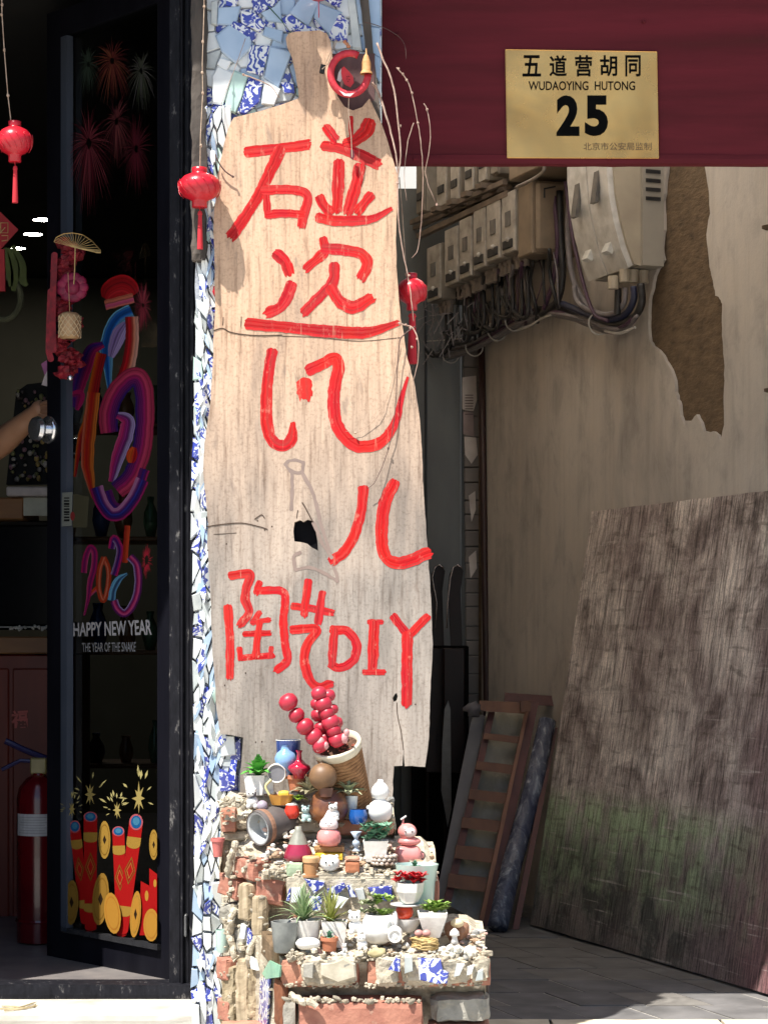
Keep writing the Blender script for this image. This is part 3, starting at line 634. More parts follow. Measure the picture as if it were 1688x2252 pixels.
def lanes(pts, wpx, plane, off, taper, seed, K=9, n=9):
    rr = random.Random(seed); tp0 = taper; taper = lambda k: (tp0(k) if tp0 else 1) * (1 + .20 * MN.noise(Vector((k * 2.6, seed * 1.7, 3)))); c, L, Rr = ribbon2d(pts, wpx, .085, n, taper, seed); N = len(c); mm = M(); v = []
    ext = [(rr.uniform(-.10, .22), rr.uniform(-.2, .5)) for _ in range(K + 1)]
    for i in range(N):
        o = off + i * 3e-6
        for k in range(K + 1):
            q = L[i].lerp(Rr[i], k / K); round_ = math.sqrt(max(0, 1 - (2 * k / K - 1) ** 2)) * .38
            if i == 0: q = q - (c[1] - c[0]).normalized() * wpx * (round_ * .75 + ext[k][0] * .35)
            if i == N - 1: q = q + (c[-1] - c[-2]).normalized() * wpx * ((taper(1) if taper else 1)) * (round_ * .75 + ext[k][1] * .5)
            v.append(plane.p(q.x, q.y, o))
    mm.v = v; lc = [(rr.uniform(.66, 1.15), rr.uniform(-.02, .12)) for _ in range(K)]; lc[0] = (1.0, .10); lc[-1] = (.92, .06)
    for i in range(N - 1):
        for k in range(K):
            a = i * (K + 1) + k; mm.f.append([a, a + 1, a + K + 2, a + K + 1]); mm.m.append(0); h = lc[k][0] * (1 + .18 * MN.noise(Vector((i * .35, k * .8, seed)))); g = max(0, lc[k][1] + .04 * MN.noise(Vector((i * .2, k, seed + 5))))
            mm.c.append((h, g, i / N))
    return mm
for i, (zf, pts, w_, f) in enumerate(strokes):
    pts = zf(pts); sc_ = .3257 if zf is not zC else .3498
    sb.part('brush_stroke', lanes(pts, w_ * sc_, bf, .0113 + (i % 7) * .00009, f, i), redp, recalc=False)
greyp = solid('faded_grey_drawing', (.27, .2, .17), .9, .2)
for i, pts in enumerate(([(628, 1022), (636, 1013), (652, 1012), (665, 1017)], [(628, 1022), (640, 1036), (652, 1040), (664, 1036), (668, 1016)], [(662, 1036), (690, 1090), (705, 1150), (722, 1205), (742, 1272)], [(642, 1042), (642, 1080), (641, 1120)],
     [(742, 1278), (715, 1262), (680, 1248), (650, 1252)], [(650, 1252), (646, 1225), (660, 1215)], [(690, 1150), (705, 1190), (730, 1226)])):
    sb.part('faded_outline', stroke_mesh(pts, 7.5, bf, .0112 + i * .00008, None, i + 50, .35, grad=2e-6), greyp, recalc=False)
sb.part('hole_shade_plate', M().box((P(673, 0, 4.92).x, BY + .0115, P(0, 1178, 4.92).z), (.085, .003, .09)), mat('hole_shade_black', (.006, .006, .008), rough=.9, spec=.1))  # black plate behind the hole, the darkness of the hollow painted in
# notch follows the ring's shadow; the dark slab behind it paints that shade
sb.part('ring_shade_slab', M().rough((P(775, 0, 4.92).x, BY + .0142, P(0, 200, 4.92).z), (.10, .012, .17), 4, 2, 8, .001, 20), mat('ring_shade_brown', (.13, .07, .065), (.08, .04, .04), 20, (1, 1, .2), rough=.9))
# ------------------------------------------------------------------ black door frame and open door leaf
framem = mat('black_aluminium', (.008, .008, .012), (.005, .005, .008), 14, (1, 1, .2), rough=.42, bmp=.12, bscale=90, spec=.08)
scuff, t, b = nodes_of('scuffed_black_paint'); v = coords(t, (1, 1, .35), rnd=False); n1 = noise(t, v, 55, 6, .7)
t.links.new(ramp(t, n1, [(.3, (.006, .006, .008)), (.6, (.014, .014, .018)), (.71, (.2, .19, .18))]), b.inputs['Base Color']); b.inputs['Roughness'].default_value = .5; b.inputs['Specular IOR Level'].default_value = .12; bump(t, b, n1, .4, .002)
fr = T('door_frame', 'black metal door frame between the shop doorway and the tiled column', 'door frame', (-.47, .22, .07))
def vbar(x0p, x1p, Y0, Y1, z0, z1):
    d = D + Y0; xa, xb = (x0p - CX) * d / F, (x1p - CX) * d / F
    return M().box(((xa + xb) / 2, (Y0 + Y1) / 2, (z0 + z1) / 2), (xb - xa, Y1 - Y0, z1 - z0), ch=.003)
for x0, x1, Y0, Y1 in ((372, 398, .235, .30), (397, 404, .222, .30), (404, 418, .232, .30), (417, 428, .20, .30), (428, 452, .24, .30)):
    fr.part('jamb_bar', vbar(x0, x1, Y0, Y1, .072, 2.56), scuff)
fr.part('hinge', vbar(405, 411, .21, .235, H + (HY - 2060) * 5.27 / F, H + (HY - 2010) * 5.27 / F), mat('steel', (.4, .4, .4), rough=.4, metal=.8))
thr = solo('threshold_strip', M().rough((-1.35, .25, .084), (1.86, .09, .05), 24, 2, 2, .0012, 20, rnd=.003), scuff, 'black metal threshold strip at the back of the white doorstep', 'threshold')
lf = T('glass_door', 'open black framed glass door with colourful new year stickers', 'door', LEAF.p(362, 2150))
ln = LEAF.n()
def leafbox(x0, y0, x1, y1, th=.04, off=.0, y0b=None, y1b=None):
    y0b = y0 if y0b is None else y0b; y1b = y1 if y1b is None else y1b
    return M().prism([[LEAF.p(x0, y0, off), LEAF.p(x1, y0b, off), LEAF.p(x1, y1b, off), LEAF.p(x0, y1, off)]], -ln * th)
ty = lambda x: 82 - .3615 * (x - 133)     # top edge of the glass in the photo
by = lambda x: 2047 + .183 * (x - 133)
lf.part('stile', leafbox(104, ty(104) - 62, 134, by(104) + 70, off=.012, y0b=ty(134) - 62, y1b=by(134) + 74), framem)
lf.part('stile', leafbox(346, ty(346) - 62, 374, by(346) + 82, off=.012, y0b=ty(374) - 62, y1b=by(374) + 86), framem)
lf.part('bottom_rail', leafbox(134, by(134), 346, by(134) + 72, off=.012, y0b=by(346), y1b=by(346) + 82), framem)
lf.part('top_rail', leafbox(134, ty(134) - 60, 346, ty(134), off=.012, y0b=ty(346) - 60, y1b=ty(346)), framem)
lf.part('glazing_bead', leafbox(134, by(134) - 9, 346, by(134) + 2, .02, .024, by(346) - 9, by(346) + 4), mat('satin_black', (.03, .03, .033), rough=.22, bmp=.02))
lf.part('glazing_bead', leafbox(134, ty(134), 147, by(134), .02, .024, ty(147), by(147)), mat('blue_grey_edge', (.06, .07, .095), (.035, .045, .065), 10, (1, 1, .2), rough=.3))
glassm, t, b = nodes_of('door_glass'); t.nodes.remove(b)
g = t.nodes.new('ShaderNodeBsdfGlossy'); g.inputs['Roughness'].default_value = .02; tr = t.nodes.new('ShaderNodeBsdfTransparent'); tr.inputs[0].default_value = (.62, .66, .68, 1)
fz = t.nodes.new('ShaderNodeFresnel'); fz.inputs[0].default_value = 1.5; mx = t.nodes.new('ShaderNodeMixShader')
t.links.new(fz.outputs[0], mx.inputs[0]); t.links.new(tr.outputs[0], mx.inputs[1]); t.links.new(g.outputs[0], mx.inputs[2]); t.links.new(mx.outputs[0], t.nodes['Material Output'].inputs[0])
lf.part('glass_pane', M().add([LEAF.p(134, ty(134)), LEAF.p(346, ty(346)), LEAF.p(346, by(346)), LEAF.p(134, by(134))], [(3, 2, 1, 0)]), glassm, recalc=False)
dec, t, b = nodes_of('printed_vinyl'); vc = t.nodes.new('ShaderNodeVertexColor'); vc.layer_name = 'Col'; t.links.new(mixc(t, 1.0, vc.outputs[0], (.34, .34, .34), 'MULTIPLY'), b.inputs['Base Color']); b.inputs['Roughness'].default_value = .6; b.inputs['Specular IOR Level'].default_value = .2
DO = [0.003]
def clampx(m, x1=345.5):
    return m
def bands(pts, wpx, cols, off=None, taper=None, n=7, seed=0):
    """brush ribbon made of parallel coloured bands"""
    if off is None: DO[0] += .0004; off = DO[0]
    wpx *= 1.22; c, L, Rr = ribbon2d(pts, wpx, .05, n, taper, seed); Q = 5; K = len(cols) * Q; mm = M(); N = len(c)
    rr = random.Random(seed); cc = []
    for k in range(K):
        a = cols[k // Q]; b_ = cols[min(k // Q + 1, len(cols) - 1)]; f = (k % Q) / Q; jt = rr.uniform(.55, 1.4)
        cc.append(tuple(min(1, (a[i] * (1 - f) + b_[i] * f) * jt) for i in range(3)))
    v = []
    for i in range(N):
        for k in range(K + 1):
            q = L[i].lerp(Rr[i], k / K); v.append(LEAF.p(min(q.x, 345.5), q.y, off + i * 1.2e-5))
    for i in range(N - 1):
        for k in range(K): mm.add([], [], 0)
    fs = []; cs = []
    for i in range(N - 1):
        for k in range(K): a = i * (K + 1) + k; fs.append((a, a + 1, a + K + 2, a + K + 1)); cs.append(cc[k])
    mm.v = v; mm.f = [list(f) for f in fs]; mm.m = [0] * len(fs); mm.c = cs; return mm
def flat(pts, col, off=None, mm=None):
    if off is None: DO[0] += .0004; off = DO[0]
    mm = mm or M(); return mm.prism([[LEAF.p(min(x, 345.5), y, off) for x, y in pts]], (0, 0, 0), 0, col)
def ell(cx, cy, rx, ry, tilt=0, n=18):
    o = []
    for k in range(n):
        a = 2 * math.pi * k / n; x, y = rx * math.cos(a), ry * math.sin(a); o.append((cx + x * math.cos(tilt) - y * math.sin(tilt), cy + x * math.sin(tilt) + y * math.cos(tilt)))
    return o
RED, ORG, SAL, PUR, IND, MAG, PNK, BLU, LBL, LIL = C8(200, 20, 30), C8(225, 70, 25), C8(240, 130, 100), C8(110, 25, 110), C8(45, 25, 130), C8(200, 30, 110), C8(235, 90, 150), C8(20, 100, 190), C8(120, 190, 235), C8(185, 160, 215)
zE = Z(0, 480, .2774); zE2 = Z(0, 1060, .2774); zF = Z(0, 1640, .2895); z0 = Z(0, 0, .2774)
taper2 = lambda k: .25 + .75 * math.sin(math.pi * min(max(k, .04), .96)) ** .6
tend = lambda k: 1 if k < .6 else 1 - .75 * (k - .6) / .4
fu = [(zE([(838, 640), (880, 580), (960, 545), (1030, 570), (1062, 610)]), 44, [C8(240, 90, 90), RED, C8(220, 40, 50), RED, C8(150, 15, 25), RED], taper2), (zE([(835, 690), (930, 665), (1060, 632)]), 18, [SAL, PNK, SAL], None),
      (zE([(1045, 735), (940, 790), (870, 920), (848, 1050), (858, 1200), (870, 1370)]), 25, [LBL, BLU, C8(15, 80, 160), BLU, LBL], tend), (zE([(1000, 830), (940, 930), (880, 1100)]), 26, [LIL, C8(150, 120, 190), LIL], taper2),
      (zE([(1045, 780), (1050, 900), (1040, 1050), (1012, 1180), (970, 1290)]), 24, [C8(150, 15, 25), RED, RED, SAL, C8(235, 170, 150)], None),
      (zE([(820, 1000), (725, 1050), (665, 1200), (620, 1350), (600, 1500)]) , 26, [PUR, IND, PUR, MAG], taper2), (zE([(560, 1400), (640, 1400), (610, 1520)]), 16, [PUR, MAG], taper2),
      (zE([(805, 1070), (775, 1200), (735, 1400), (700, 1600), (640, 1750), (595, 2050)]), 19, [C8(240, 120, 20), ORG, RED, C8(160, 25, 30)], tend),
      (zE([(745, 1380), (720, 1600), (700, 1800), (695, 1950), (720, 2100), (742, 2220)]), 24, [SAL, ORG, RED, ORG, C8(240, 130, 50)], tend),
      (zE([(870, 1700), (858, 1580), (900, 1420), (1000, 1290), (1090, 1260), (1140, 1350), (1150, 1500), (1145, 1700), (1120, 1850), (1075, 1990), (1020, 2080), (930, 2160)]), 34, [IND, PUR, C8(140, 30, 120), MAG, C8(220, 70, 110), C8(190, 50, 90)], None),
      (zE([(930, 1560), (1010, 1600), (1000, 1720), (935, 1900), (885, 2090)]), 27, [PNK, MAG, C8(170, 50, 140), PUR, LIL], taper2), (zE([(1065, 1815), (1045, 1880), (1040, 1940)]), 20, [ORG, C8(240, 100, 30), RED], taper2),
      (zE([(850, 2160), (880, 2250), (930, 2300), (1010, 2280), (1080, 2180), (1150, 1990)]), 18, [MAG, PUR, IND, PUR], None),
      (zE2([(765, 40), (810, 170), (890, 260), (985, 225), (1070, 110), (1130, -20)]), 24, [MAG, PUR, IND, C8(60, 60, 170), PUR, C8(200, 130, 180)], None)]
for i, (p_, w_, cl, tpf) in enumerate(fu): lf.part('blessing_character_sticker', bands(p_, w_, cl, None, tpf, seed=i), dec, recalc=False)
y25 = [(zE2([(665, 720), (680, 600), (715, 520), (750, 560), (745, 680), (715, 800), (705, 900), (690, 970), (668, 1060)]), 11, [PNK, MAG, PUR, MAG]), (zE2([(705, 900), (750, 860), (780, 830)]), 7, [PNK, ORG]),
       (zE2([(825, 595), (862, 700), (855, 840), (820, 940), (785, 850), (790, 700), (825, 595)]), 9, [ORG, SAL, ORG]), (zE2([(885, 530), (905, 445), (950, 520), (940, 620), (905, 740)]), 13, [LIL, PUR, IND, MAG]),
       (zE2([(885, 940), (900, 850), (945, 770), (1010, 725)]), 13, [LBL, C8(60, 90, 150), LBL]), (zE2([(1012, 345), (1000, 500), (990, 640)]), 10, [RED, ORG, C8(240, 80, 40)]),
       (zE2([(1030, 590), (1085, 660), (1098, 800), (1070, 940), (1000, 1040), (935, 1010), (905, 940)]), 14, [LIL, PUR, MAG, PNK, PUR])]
for i, (p_, w_, cl) in enumerate(y25): lf.part('year_numeral_sticker', bands(p_, w_, cl, None, tend if i in (0, 4) else None, seed=40 + i), dec, recalc=False)
whitev = solid('white_vinyl', (.36, .35, .36), .5, 0); gv = solid('grey_vinyl', (.2, .2, .21), .5, 0)
DO[0] += .0004
lf.part('lettering', text_on('HAPPY NEW YEAR', zE2([(583, 1118), (1198, 1090), (1205, 1212), (583, 1225)]), LEAF, DO[0], .02), whitev, recalc=False)
lf.part('lettering', text_on('THE YEAR OF THE SNAKE', zE2([(650, 1275), (1078, 1268), (1075, 1345), (655, 1348)]), LEAF, DO[0], .01), gv, recalc=False)
def burst(cx, cy, rx, ry, n, cols, seed, droop=.25, w0=1.0, r0=.12):
    rr = random.Random(seed); mm = M()
    for k in range(n):
        a = 2 * math.pi * (k + rr.uniform(-.3, .3)) / n; r1 = rr.uniform(.55, 1); pts = []
        for f in (r0, .4, .7, 1.0):
            rr_ = r1 * f; pts.append((cx + rx * rr_ * math.cos(a), cy + ry * rr_ * math.sin(a) + droop * ry * f * f))
        col = tuple(min(1, 1.7 * q_) for q_ in rr.choice(cols)); ws = [w0 * .4, w0, w0 * .8, w0 * .15]; DOo = DO[0] + rr.uniform(0, .0003)
        l, r_ = [], []
        for (x, y), ww in zip(pts, ws):
            nx_, ny_ = -math.sin(a), math.cos(a); l.append(LEAF.p(min(x + nx_ * ww, 345), y + ny_ * ww, DOo)); r_.append(LEAF.p(min(x - nx_ * ww, 345), y - ny_ * ww, DOo))
        mm.add(l + r_, [(i, i + 1, 5 + i, 4 + i) for i in range(3)], 0, col)
    return mm
for i, (x, y, rx, ry, n, cl, dr) in enumerate(((890, 480, 130, 200, 60, [C8(105, 40, 38), C8(80, 28, 28), C8(130, 70, 50)], .3), (705, 1130, 170, 330, 80, [C8(95, 20, 36), C8(70, 12, 25), C8(140, 60, 70)], .3), (1120, 560, 95, 190, 50, [C8(70, 70, 60), C8(90, 85, 85), C8(55, 60, 45)], .3),
        (925, 960, 110, 230, 50, [C8(85, 25, 35), C8(60, 15, 25), C8(120, 60, 60)], .3), (1080, 1180, 110, 250, 60, [C8(85, 15, 30), C8(65, 12, 25)], .15), (700, 510, 85, 160, 44, [C8(45, 55, 45), C8(60, 75, 65)], .3),
        (1130, 640, 0, 0, 0, [], 0))):
    if n: (X, Y_), = z0([(x, y)]); lf.part('firework_sticker', burst(X, Y_, rx * .40, ry * .40, int(n * 1.3), cl, i, dr, .6), dec, recalc=False)
(X, Y_), = zE([(1135, 690)]); lf.part('firework_sticker', burst(X, Y_, 24, 62, 60, [C8(120, 30, 45), C8(90, 25, 40), C8(150, 60, 70)], 9, .05, .7), dec, recalc=False)
(X, Y_), = zE2([(1162, 620)]); lf.part('firework_sticker', burst(X, Y_, 16, 44, 26, [C8(190, 40, 60)], 10, 0, .9, .35), dec, recalc=False)
# firecrackers, coins, ingots
GOLD, GOLDD, YEL = C8(225, 175, 75), C8(175, 125, 40), C8(250, 180, 70)
CR = C8(225, 25, 25)
def cracker(top, bot, w_, ry, name):
    t_, b_ = Vector((*top, 0)), Vector((*bot, 0)); ax = (b_ - t_); L = ax.length; ax.normalize(); nn = Vector((-ax.y, ax.x, 0)); mm = M()
    def seg(a, c, wa, wc, colr, off):
        p, q = t_ + ax * a * L, t_ + ax * c * L; pts = [p - nn * wa, p + nn * wa] + [q + nn * wc * math.cos(h) + ax * ry * .55 * math.sin(h) for h in [math.pi * k / 8 for k in range(9)]]
        flat([(v.x, v.y) for v in pts], colr, off, mm)
    base = DO[0] + .0004; DO[0] += .0014
    seg(0, 1, w_, w_ * .85, CR, base); seg(.14, .205, w_ * 1.02, w_ * 1.02, GOLD, base + .0003); seg(.78, .835, w_, w_, GOLD, base + .0003)
    flat(ell(top[0], top[1], w_, ry, 0), C8(245, 120, 130), base + .0005, mm); flat(ell(top[0], top[1], w_ * .78, ry * .8, 0), C8(30, 120, 190), base + .0008, mm); flat(ell(top[0], top[1] - ry * .1, w_ * .5, ry * .5, 0), C8(90, 170, 215), base + .001, mm)
    c_ = t_ + ax * .45 * L; o = [c_ - ax * .13 * L, c_ + nn * w_ * .8, c_ + ax * .13 * L, c_ - nn * w_ * .8]
    for sc_, cl, of in ((1, GOLDD, .0003), (.84, C8(200, 20, 22), .0005), (.6, GOLD, .0007), (.5, CR, .0009)):
        flat([((c_ + (p - c_) * sc_).x, (c_ + (p - c_) * sc_).y) for p in o], cl, base + of, mm)
    return mm
for a, b_, w_, ry in (((570, 615), (650, 1330), 42, 48), ((688, 540), (690, 1385), 52, 40), ((900, 650), (925, 1430), 46, 38), ((1035, 580), (930, 1400), 52, 62)):
    (p,), (q,) = zF([a]), zF([b_]); lf.part('firecracker_sticker', cracker(p, q, w_ * .2895, ry * .2895, 'c'), dec, recalc=False)
mm = M(); DO[0] += .0005
for pts, cl in (([(1135, 930), (1200, 975), (1200, 1110), (1135, 1060)], CR), ([(1070, 1028), (1200, 1095), (1200, 1440), (1062, 1440)], CR)): flat(zF(pts), cl, DO[0], mm); DO[0] += .0003
for pts in (ell(1115, 1140, 14, 40), ell(1178, 1045, 12, 30)): flat(zF(pts), YEL, DO[0], mm)
lf.part('red_envelope_sticker', mm, dec, recalc=False)
for cx, cy, rx, ry, tl, c1, c2, hole_ in ((795, 715, 45, 145, 0, GOLD, GOLDD, 1), (545, 1190, 52, 172, .03, C8(190, 145, 60), GOLDD, 1), (765, 1165, 62, 200, .08, C8(200, 150, 60), GOLDD, 1), (1168, 752, 34, 116, 0, GOLD, GOLDD, 1), (1030, 1280, 40, 178, .08, YEL, GOLD, 1), (855, 1272, 62, 158, -.12, YEL, C8(235, 150, 50), 0), (1150, 1362, 60, 125, 0, YEL, C8(240, 160, 60), 0)):
    mm = M(); DO[0] += .0004; base = DO[0]; DO[0] += .0008
    flat(zF(ell(cx, cy, rx, ry, tl)), c1, base, mm); flat(zF(ell(cx, cy, rx * .8, ry * .82, tl)), c2, base + .0003, mm); flat(zF(ell(cx, cy, rx * .74, ry * .76, tl)), c1, base + .0005, mm)
    if hole_: flat(zF([(cx, cy - ry * .25), (cx + rx * .3, cy), (cx, cy + ry * .25), (cx - rx * .3, cy)]), C8(60, 40, 20), base + .0007, mm)
    lf.part('gold_coin_sticker' if hole_ else 'gold_ingot_sticker', mm, dec, recalc=False)
CRM = C8(240, 225, 150)
for cx, cy, sc_, sd in ((685, 370, 1.0, 1), (1055, 400, 1.15, 2), (890, 490, .75, 3), (548, 480, .7, 4)):
    rr = random.Random(sd); mm = M(); DO[0] += .0004; o = []
    for k in range(16):
        a = math.pi / 2 + k * math.pi / 8; r_ = (105 if k % 2 == 0 else 42) * sc_ * rr.uniform(.75, 1.1); o.append((cx + r_ * .42 * math.cos(a), cy - r_ * 1.0 * math.sin(a)))
    flat(zF(o), C8(225, 200, 120), DO[0], mm)
    for k in range(11):
        a = rr.uniform(-.4, math.pi + .4); r1 = rr.uniform(100, 150) * sc_; r2 = r1 + rr.uniform(40, 90) * sc_; wd = rr.uniform(6, 11) * sc_; ca, sa = math.cos(a) * .62, math.sin(a)
        p0_, p1_ = (cx + r1 * ca, cy - r1 * sa), (cx + r2 * ca, cy - r2 * sa); mx_, my_ = (p0_[0] + p1_[0]) / 2, (p0_[1] + p1_[1]) / 2
        if mx_ < 1180: flat(zF([p0_, (mx_ + wd * sa, my_ + wd * ca), p1_, (mx_ - wd * sa, my_ - wd * ca)]), CRM, DO[0] + .0002, mm)
    lf.part('spark_sticker', mm, dec, recalc=False)
# paper note with bar code on the leaf
mm = M(); DO[0] += .0004
flat([(137, 1083), (160, 1082), (158, 1156), (136, 1158)], C8(190, 195, 185), DO[0], mm); flat([(161, 1086), (196, 1092), (192, 1160), (160, 1160)], C8(110, 105, 80), DO[0], mm)
for k in range(9): flat([(141, 1094 + k * 6), (153, 1094 + k * 6), (153, 1096.5 + k * 6 + (k % 3)), (141, 1096.5 + k * 6 + (k % 3))], C8(25, 25, 25), DO[0] + .0003, mm)
flat(ell(160, 1135, 5, 10), C8(190, 70, 70), DO[0] + .0003, mm); lf.part('paper_note', mm, dec, recalc=False)
# chrome knob
kn = M(); c_ = LEAF.p(108, 945, .012); rt = ln.to_track_quat('Z', 'Y').to_matrix()
kn.lathe([(.0, .050), (.022, .050), (.030, .046), (.034, .036), (.030, .028), (.018, .022), (.017, .010), (.034, .008), (.038, .003), (.038, 0), (0, 0)], c_, 24, rt)
lf.part('chrome_knob', kn, mat('chrome', (.8, .8, .82), (.75, .75, .78), rough=.16, metal=.92, bmp=0), smooth=40)
kn2 = M().lathe([(0, -.06), (.03, -.06), (.036, -.05), (.03, -.03), (.022, 0)], LEAF.p(152, 985, -.03), 20, rt); lf.part('chrome_knob', kn2, _mc['chrome'], smooth=40)

# ------------------------------------------------------------------ inside the shop
lampm = emis('spot_glow', (1, .95, .86), 50)
for x, y, wv, lab in ((94, 483, 42, 'nearest of the three oval ceiling lights inside the shop'), (73, 515, 41, 'middle of the three oval ceiling lights inside the shop'), (40, 546, 34, 'farthest of the three oval ceiling lights inside the shop, by the red paper')):
    d = 1.705 * F / (HY - y); c_ = P(x, y, d); L = T('ceiling_light', lab, 'light', c_, 'recessed ceiling lights in the shop'); rr_ = wv / 2 * d / F
    L.part('bezel', M().lathe([(rr_ * 1.0, -.002), (rr_ * 1.2, -.002), (rr_ * 1.25, .006)], c_, 24), framem); L.part('diffuser', M().lathe([(.001, .0), (rr_, .0)], c_, 24), lampm)
def iq(pts, d, th=.02): return M().prism([[P(x, y, d) for x, y in pts]], (0, th, 0))
def ibox(x0, y0, x1, y1, d, th=.3, ch=.004):
    a, b_ = P(x0, y0, d), P(x1, y1, d); return M().box(((a.x + b_.x) / 2, a.y + th / 2, (a.z + b_.z) / 2), (b_.x - a.x, th, a.z - b_.z), ch=ch)
redwood = mat('dark_red_wood', (.22, .03, .016), (.14, .018, .012), 8, (1, 1, .15), rough=.45); tanwood = mat('tan_wood', (.32, .16, .06), (.22, .1, .04), 14, (.2, 1, 1), rough=.5)
ct = T('shop_counter', 'dark red wooden shop counter with pale top and a lucky character sticker', 'counter', P(50, 2070, 6.9))
ct.part('cabinet', ibox(-120, 1440, 150, 2078, 6.62, .5), redwood); ct.part('counter_top', ibox(-125, 1400, 155, 1438, 6.60, .55), tanwood)
ct.part('door_panel', ibox(-60, 1470, 20, 2050, 6.61, .02), redwood); ct.part('door_panel', ibox(28, 1470, 118, 2050, 6.61, .02), redwood)
ct.part('lucky_character_sticker', text_on('福', [(24, 1563), (62, 1560), (62, 1600), (26, 1602)], front(6.604 - D), 0.0, .03), solid('pink_red_vinyl', (.6, .12, .1), .5, 0), recalc=False)
tv = T('display_cabinet', 'black glass fronted display cabinet standing on the shop counter', 'cabinet', P(50, 1400, 6.8))
tv.part('case', ibox(-120, 1145, 118, 1385, 6.70, .4), BLACK); tv.part('glass_front', ibox(-110, 1155, 112, 1376, 6.69, .006), mat('black_glass', (.006, .006, .009), rough=.2, spec=.15, bmp=0))
tv.part('metal_lip', ibox(-110, 1377, 112, 1381, 6.685, .01), mat('steel', (.4, .4, .4)))
m = M()
for i in range(40): 
    q = P(R.uniform(20, 104), R.gauss(1381, 2), 6.66); m.lump(q, (R.uniform(.004, .01),) * 3, 1, .2, i)
tv.part('shell_trim', m, PEBBLE[1], stuff=True)
shelf = T('wall_shelf', 'white edged wooden shelf above the black display cabinet', 'shelf', P(60, 1140, 6.75))
shelf.part('white_board', ibox(14, 1070, 125, 1091, 6.55, .3), solid('white_board', (.6, .55, .55), .5)); shelf.part('wooden_box', ibox(-60, 1094, 52, 1142, 6.58, .3), tanwood); shelf.part('paper_card', ibox(52, 1094, 112, 1134, 6.57, .01, 0), solid('card', (.5, .52, .45), .8))
bd = T('bead_display', 'black tray crowded with small beads and charms on the shop shelf', 'display tray', P(60, 1062, 6.7))
bd.part('tray', iq([(36, 862), (60, 845), (140, 835), (140, 1064), (14, 1066)], 6.72, .04), BLACK)
bcol = [solid('bead_a', (.5, .45, .4), .3), solid('bead_b', (.3, .16, .2), .3), solid('bead_c', (.25, .25, .1), .3), solid('bead_d', (.06, .05, .05), .2), solid('bead_e', (.5, .36, .12), .3)]
rb = random.Random(5)
for i in range(150):
    x = rb.uniform(20, 118); y = rb.uniform(860, 1060)
    if x < 36 + (880 - y) * .1 or (x < 30 and y < 960): continue
    q = P(x, y, 6.70 - rb.uniform(0, .02)); r_ = rb.uniform(.004, .0085); bd.part('bead', M().ball(q, r_, 8, 5, sc=(1, 1, rb.uniform(.8, 1.4))), rb.choice(bcol), smooth=True)
ds = T('display_shelf', 'dim wooden display shelves of ceramics behind the glass door', 'shelf', P(240, 1700, 7.6))
for y_ in (930, 1180, 1430, 1680): ds.part('shelf_board', ibox(120, y_, 400, y_ + 10, 7.5, .3), tanwood)
for x_ in (116, 398): ds.part('upright', ibox(x_, 640, x_ + 10, 1960, 7.5, .3), tanwood)
rsx = random.Random(6)
for y_, row in ((930, 'top'), (1180, 'second'), (1430, 'third'), (1680, 'lowest')):
    for k_, (nm, cl) in enumerate((('white', (.6, .6, .56)), ('blue', (.06, .12, .34)), ('brown', (.3, .15, .07)), ('green', (.12, .25, .14)))):
        x_ = 158 + k_ * 60 + rsx.uniform(-8, 8); w_, h_ = rsx.uniform(15, 22), rsx.uniform(50, 110); s_ = 7.55 / F; nk = rsx.uniform(.3, .6)
        t_ = T('ceramic_vase', nm + ' ceramic vase on the ' + row + ' shelf behind the glass door', 'vase', P(x_, y_, 7.6), 'vases on the shelves behind the glass')
        t_.part('body', M().lathe([(.001, 0), (w_ * .6 * s_, 0), (w_ * s_, h_ * .35 * s_), (w_ * .9 * s_, h_ * .6 * s_), (w_ * nk * s_, h_ * .85 * s_), (w_ * (nk + .12) * s_, h_ * s_), (.001, h_ * .9 * s_)], P(x_, y_, 7.6), 18), solid(nm + '_vase_glaze', cl, .25), smooth=True)
# things hanging near the doorway
def hang(pts, d): return [P(x, y, d) for x, y in pts]
pd = T('paper_charm', 'red diamond paper charm with gold pattern hanging in the shop', 'paper charm', P(5, 545, 5.9))
pd.part('paper', iq([(0, 465), (41, 505), (2, 548), (-38, 505)], 5.9, .004), solid('charm_red', (.42, .012, .018), .6)); m = M()
for pts in ([(-6, 520), (12, 500)], [(2, 490), (18, 490), (18, 512), (2, 512), (2, 490)], [(4, 530), (18, 528), (18, 518), (4, 518)], [(-20, 505), (-4, 490)], [(-14, 515), (2, 498)]): m.tube(hang(pts, 5.896), .0012, 5)
pd.part('gold_pattern', m, solid('gold_print', (.55, .4, .15), .4)); pd.part('red_tassel', iq([(-12, 548), (10, 548), (12, 640), (-14, 640)], 5.9, .012), solid('charm_red', (.42, .012, .018), .6))
wr = T('hanging_wreath', 'small round wreath with long green leaves hanging in the shop', 'wreath', P(0, 700, 6.2)); m = M()
ring = [P(8 + 38 * math.cos(a), 655 + 48 * math.sin(a), 6.2) for a in [i * math.pi / 14 for i in range(29)]]; m.tube(ring, .009, 7); wr.part('ring', m, mat('grey_green_twig', (.14, .14, .08), rough=.9)); m = M()
for pts, w_ in (([(20, 545), (34, 590), (30, 640)], 10), ([(28, 540), (48, 580), (50, 615), (60, 628)], 9), ([(12, 545), (22, 600), (24, 630)], 8)):
    c_, L, Rr = ribbon2d(pts, w_ * 2, .02, 5, taper2); m.prism([[P(q.x, q.y, 6.19) for q in L] + [P(q.x, q.y, 6.19) for q in reversed(Rr)]], (0, .002, 0))
wr.part('leaf', m, mat('wreath_leaf', (.12, .15, .02), rough=.5))
